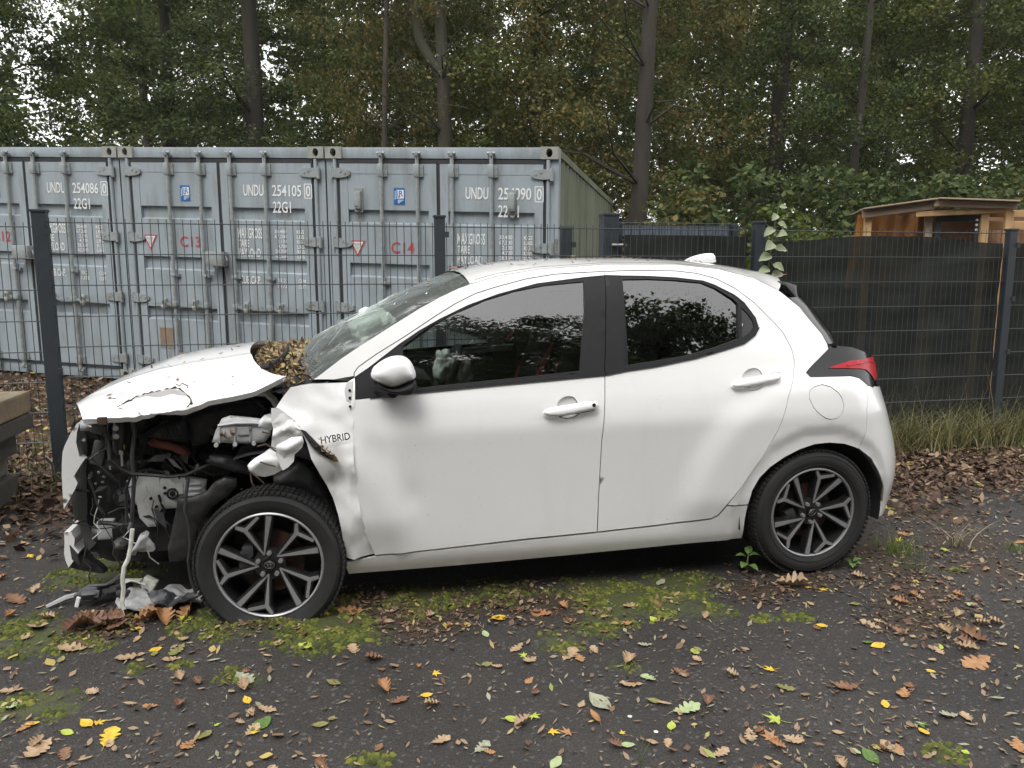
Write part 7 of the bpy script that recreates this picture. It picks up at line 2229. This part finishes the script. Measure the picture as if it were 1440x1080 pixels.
# ---- broad leaved plants, each leaf a part
M_VINE = leafm('pale_knotweed_leaf', (.25, .285, .17), (.16, .20, .11))
M_WEED = leafm('weed_leaf', (.13, .22, .06), (.09, .15, .04))
M_STEM = leafm('green_stem', (.14, .17, .07))
def plant(name, label, loc, stem, leaves, mat, size, cat='plant', face=0.0):
    t = thing(name, label, cat, loc)
    m = MB(); m.tube(stem, [.006]*(len(stem)-1)+[.002], 5); m.build('stem', M_STEM, t, True)
    me = flat_leaf([(0, .03), (.08, .20), (.22, .33), (.42, .36), (.62, .29), (.82, .16), (.94, .06), (1, .01)], mat, 'leaf', -.25, 2.0, .25)
    for (x, y, z, s, az, el) in leaves:
        o = link_mesh('leaf', me, t, (x, y, z), (face*(1 if math.cos(az) > 0 else -1), el, az), (size*s,)*3)
        off = Matrix.Rotation(az, 3, 'Z') @ Matrix.Rotation(el, 3, 'Y') @ Vector((.62*size*s, 0, 0))
        o.location = Vector((x, y, z))+off
    return t
x, y = PLACES['vine']
st = [(0, 0, 0), (.02, 0, .5), (-.01, 0, 1.0), (.01, .0, 1.45), (.04, .0, 1.78), (.08, .0, 2.02)]
lv = []
z = 1.28; k = 0
while z < 2.0:
    sc = 1.0 if z < 1.82 else max(.45, 1.0-(z-1.82)*2.6)
    lv.append((.02+(z-1.3)*.07, -.01, z, sc*rnd.uniform(.85, 1.1), (R(-20) if k % 2 == 0 else R(200))+rnd.uniform(-.9, .7), R(16)+rnd.uniform(-.5, .5)))
    z += rnd.uniform(.035, .075); k += 1
for z in (.5, .7, .9, 1.1):
    lv.append((0, 0, z, 1, rnd.uniform(0, 6), .3))
plant('climbing_shoot', 'tall shoot with pale green leaves standing before the fence post behind the tail', (x, y, 0), st, lv, M_VINE, .105, face=R(50))
x, y = PLACES['weed_a']
plant('broad_leaved_weed', 'bright green weed under the sill beside the rear wheel', (x, y, 0), [(0, 0, 0), (0, 0, .05), (.005, 0, .10)], [(0, 0, .10, 1, R(60), -.5), (0, 0, .095, 1, R(-20), -.2), (0, 0, .09, 1, R(180), -.1), (0, 0, .06, 1.1, R(230), .1), (0, 0, .05, 1.1, R(-50), .2), (0, 0, .03, 1, R(120), .1)], M_WEED, .055, 'weed')
x, y = PLACES['weed_b']
plant('broad_leaved_weed', 'low dark green weed in front of the rear tyre', (x, y, 0), [(0, 0, 0), (0, 0, .03)], [(0, 0, .035, 1, R(10), -.2), (0, 0, .03, 1, R(130), -.1), (0, 0, .03, 1, R(250), .1), (0, 0, .03, .9, R(310), -.1)], M_WEED, .05, 'weed')
x, y = PLACES['fleabane']
t = thing('flowering_weed', 'spindly weed with two small white flowers at the bottom edge of the picture', 'weed', (x, y, 0))
M_PETAL = leafm('white_petals', (.75, .75, .72))
m = MB()
tips = [(-.035, .0, .165), (.045, .0, .115), (.01, .01, .10), (.025, -.01, .085), (-.01, .0, .07)]
for q in tips:
    m.tube([(0, 0, 0), (q[0]*.3, q[1]*.3, q[2]*.5), q], [.0014, .0011, .0007], 4)
m.build('stem', M_STEM, t)
for q in tips[:2]:
    m = MB()
    for k in range(10):
        a = k*.628
        m.add([(q[0], q[1], q[2]), (q[0]+.006*math.cos(a-.25), q[1]+.006*math.sin(a-.25), q[2]+.002), (q[0]+.008*math.cos(a), q[1]+.008*math.sin(a), q[2]+.0035), (q[0]+.006*math.cos(a+.25), q[1]+.006*math.sin(a+.25), q[2]+.002)], [(0, 1, 2, 3)])
    m.build('flower', M_PETAL, t)
# twig shoot standing on the container roof far left
x0 = px_x(181, 9.6)
plant('leafy_shoot', 'thin leafy shoot rising above the joint of the C12 and C13 containers', (px_x(181, 11.0), 11.0, 2.72), [(0, 0, 0), (0, 0, .3), (.01, 0, .62)], [(0, 0, .62, .8, R(70), -.5), (0, 0, .5, 1, R(180), .2), (0, 0, .45, 1, 0, .2), (0, 0, .2, 1.2, R(170), -.3), (0, 0, .15, 1.3, R(10), -.4), (.0, 0, .1, 1.2, R(200), -.5)], M_VINE, .13)

# ---- wreckage on the ground under the nose
def on_car(u, v, w=0.0):
    return Vector((CAR_O[0]+u*math.cos(CAR_R)-v*math.sin(CAR_R), CAR_O[1]+u*math.sin(CAR_R)+v*math.cos(CAR_R), w))
def scrap(name, label, cat, cx, cy, poly, mat, z=.02, rough=.03, fs=14, seed=0, thick=.006, tilt=0.0):
    P2, T = tri_poly(poly, (), .012)
    h = np.array([z + tilt*p[1] + rough*(.5+nz(p[0]*fs, p[1]*fs, seed)) + .4*rough*nz(p[0]*fs*2.5, p[1]*fs*2.5, seed) for p in P2])
    P3 = np.stack([P2[:, 0], P2[:, 1], np.maximum(h, .006)], 1)
    m = MB(); m.add(P3.tolist(), T.tolist())
    for a, b in rim_edges([tuple(t_) for t_ in T]):
        pa, pb = P3[a], P3[b]; m.add([pa, pb, (pb[0], pb[1], pb[2]-thick), (pa[0], pa[1], pa[2]-thick)], [(0, 1, 2, 3)])
    o = m.build(name, mat, None, True, 40, loc=(cx, cy, 0))
    return tag(o, label, cat)
M_SCRAP = pm('scuffed_grey_plastic', (.36, .365, .37), .55, var=.15, scale=30, stain=(.10, .10, .09), stain_amt=.6, stain_scale=14)
M_SCRAPD = pm('dark_scrap_plastic', (.05, .053, .058), .45, var=.3, scale=20, stain=(.13, .12, .10), stain_amt=.5, stain_scale=14)
x, y = PLACES['scrap_grey']
scrap('torn_plastic_sheet', 'torn pale grey plastic sheet lying before the flat front wheel', 'debris', x, y, [(-.20, .05), (-.12, .11), (.0, .12), (.12, .09), (.20, .05), (.19, -.02), (.12, -.05), (.05, -.03), (-.03, -.08), (-.12, -.10), (-.18, -.04)], M_SCRAP, .030, .05, 9, 3)
x, y = PLACES['scrap_dark']
scrap('broken_plastic_panel', 'broken dark ribbed panel lying on the grey plastic sheet', 'debris', x, y, [(-.10, .02), (-.03, .05), (.06, .05), (.15, .02), (.13, -.01), (.04, -.05), (-.03, -.06), (-.06, -.02)], M_SCRAPD, .06, .045, 17, 7)
x, y = PLACES['scrap_black']
t = thing('broken_lamp_housing', 'crushed black lamp housing with a hose lying in the moss under the nose', 'debris', (x, y, 0))
m = MB()
r9 = random.Random(3)
for k in range(11):
    m.bbox((r9.uniform(-.10, .09), r9.uniform(-.05, .05), .02+r9.uniform(0, .06)), (r9.uniform(.03, .10), r9.uniform(.02, .05), r9.uniform(.012, .04)), .006, Matrix.Rotation(r9.uniform(-.6, .6), 3, 'Z') @ Matrix.Rotation(r9.uniform(-.6, .6), 3, 'X'))
m.build('housing', M_SCRAPD, t, True)
m = MB(); m.tube([(-.11, -.03, .0), (-.12, -.02, .05), (-.07, .0, .085), (.0, .02, .085), (.04, .03, .11), (.06, .04, .125)], [.012, .014, .012, .010, .012, .018], 8); m.build('hose', M_ENG2, t, True)
m = MB(); m.bbox((-.085, -.075, .045), (.018, .008, .05), .004, Matrix.Rotation(.3, 3, 'Y')); m.build('lens_shard', M_WHITE, t)
x, y = PLACES['scrap_white']
t = thing('white_clip_bracket', 'small white broken clip bracket resting on the grey plastic sheet', 'debris', (x, y, .09))
m = MB()
m.bbox((-.03, 0, .012), (.09, .03, .008), .002).bbox((.05, 0, .0), (.06, .03, .05), .004, Matrix.Rotation(.5, 3, 'Y')).tube([(-.07, -.02, .0), (-.02, -.02, .02), (.04, -.02, .0), (.06, -.01, -.05)], .004, 5).bbox((.02, .01, -.02), (.02, .02, .05), .003)
m.build('bracket', M_CABLE, t, True)
x, y = PLACES['twig']
m = MB(); m.tube([(-.09, -.05, .01), (-.03, .0, .03), (.06, .05, .04)], [.010, .014, .012], 6)
tag(m.build('broken_pipe', M_SCRAP, None, True, loc=(x, y, 0)), 'pale broken pipe end lying in the moss left of the black housing', 'debris')
# leaves heaped round the wreckage
for k in range(16):
    x, y = PLACES['heap']; x += rnd.gauss(0, .13); y += rnd.gauss(0, .04)
    c = rnd.choice(['tan', 'rust', 'orange', 'tan']); s = rnd.choice(['oak', 'curled'])
    put_leaf(x, y, rnd.uniform(.07, .12), s, c, '%s %s in the heap of leaves before the grey plastic sheet' % (WORDS[c], KIND[s]), 'leaves heaped by the wreckage', z=.02+.01*rnd.random(), tilt=.5)

# ---- leaves on the car
r5 = random.Random(21)
def w2(p):
    return on_car(p[0], p[1], p[2])
P, S_ = [], []
for k in range(75):
    p = hood_pt(r5.uniform(.15, .95), r5.uniform(-.9, .95)); q = w2(p); P.append((q.x, q.y, q.z)); S_.append(r5.uniform(.012, .04))
for k in range(150):
    p = roof_pt(r5.uniform(.02, .8), r5.uniform(-.85, .9)); q = w2(p); P.append((q.x, q.y, q.z)); S_.append(r5.uniform(.012, .04))
litter('wet_leaf_flecks', P, S_, [(.0, (.05, .035, .03)), (.6, (.12, .075, .055)), (1.0, (.26, .13, .08))], .28, 'wet dark leaf flecks stuck to the bonnet and the roof', zoff=.004, asp0=.07)
P, S_ = [], []
for k in range(1700):
    v = CAR_MID + r5.uniform(-.70, .70); t = abs(v-CAR_MID)/.74
    u = -.08 + .20*t**3 + r5.random()**1.4*.22
    q = on_car(u, v, 1.065+.03*r5.random()-.07*t**3+.10*max(0, u-.02-.2*t**3)); P.append((q.x, q.y, q.z)); S_.append(r5.uniform(.015, .05))
litter('cowl_leaves', P, S_, [(.0, (.09, .06, .035)), (.35, (.20, .14, .08)), (.7, (.32, .24, .14)), (.9, (.40, .30, .15)), (1.0, (.26, .28, .10))], .6, 'brown leaves heaped below the cracked windscreen', asp0=.11)
for (u, v, shape, c, lab, s) in ((2.60, .50, 'maple', 'orange', 'orange maple leaf lying on the rear spoiler', .075), (.90, .80, 'oak', 'rust', 'rusty oak leaf at the top edge of the windscreen', .09), (.84, .55, 'oval', 'orange', 'orange leaf stuck on the upper windscreen', .05), (1.55, .8, 'maple', 'tan', 'tan leaf on the crest of the roof', .05)):
    if u < .88: p = ws_pt(.86, (v-CAR_MID)/CAR_MID*1.3); z = p[2]+.012; u = p[0]-.004
    else: z = roof_pt((u-.899)/1.75, (v-CAR_MID)/.55)[2]+.012
    q = on_car(u, v, z); put_leaf(q.x, q.y, s, shape, c, lab, 'leaves lying on the car', z=q.z)
for (dx, dz, c, s) in ((-.20, .0, 'orange', .05), (-.15, .005, 'tan', .045), (-.1, .0, 'rust', .04)):
    q = on_car(.24+dx*.25, -.02, .735-dx*.15); put_leaf(q.x, q.y, s, 'curled', c, '%s leaf scrap caught in the tear of the front wing' % WORDS[c], 'leaves caught in the crumpled metal', z=q.z, tilt=1.0)
for k in range(7):
    q = on_car(-.20+r5.uniform(0, .13), .12, .80+r5.uniform(0, .02)); c = r5.choice(['rust', 'tan', 'orange'])
    put_leaf(q.x, q.y, r5.uniform(.04, .06), 'curled', c, '%s dead leaf caught on the grey headlamp bracket' % WORDS[c], 'leaves caught in the crumpled metal', z=q.z, tilt=1.0)

# crumbs lodged in the tear of the wing
P, S_ = [], []
w0 = SIDE['wedge']
for k in range(46):
    f = r5.random()**.6; a_, b_ = w0[2], w0[5]
    u, w = a_[0]+(b_[0]-a_[0])*f+r5.gauss(0, .006), a_[1]+(b_[1]-a_[1])*f+r5.gauss(0, .007)
    q = on_car(u, float(side_v(u, w))-.016-.006*r5.random(), w); P.append((q.x, q.y, q.z)); S_.append(r5.uniform(.010, .024))
litter('wing_leaf_crumbs', P, S_, [(.0, (.12, .07, .04)), (.5, (.30, .20, .10)), (1.0, (.46, .34, .18))], .8, 'tan leaf crumbs lodged in the tear of the front wing', asp0=.14)
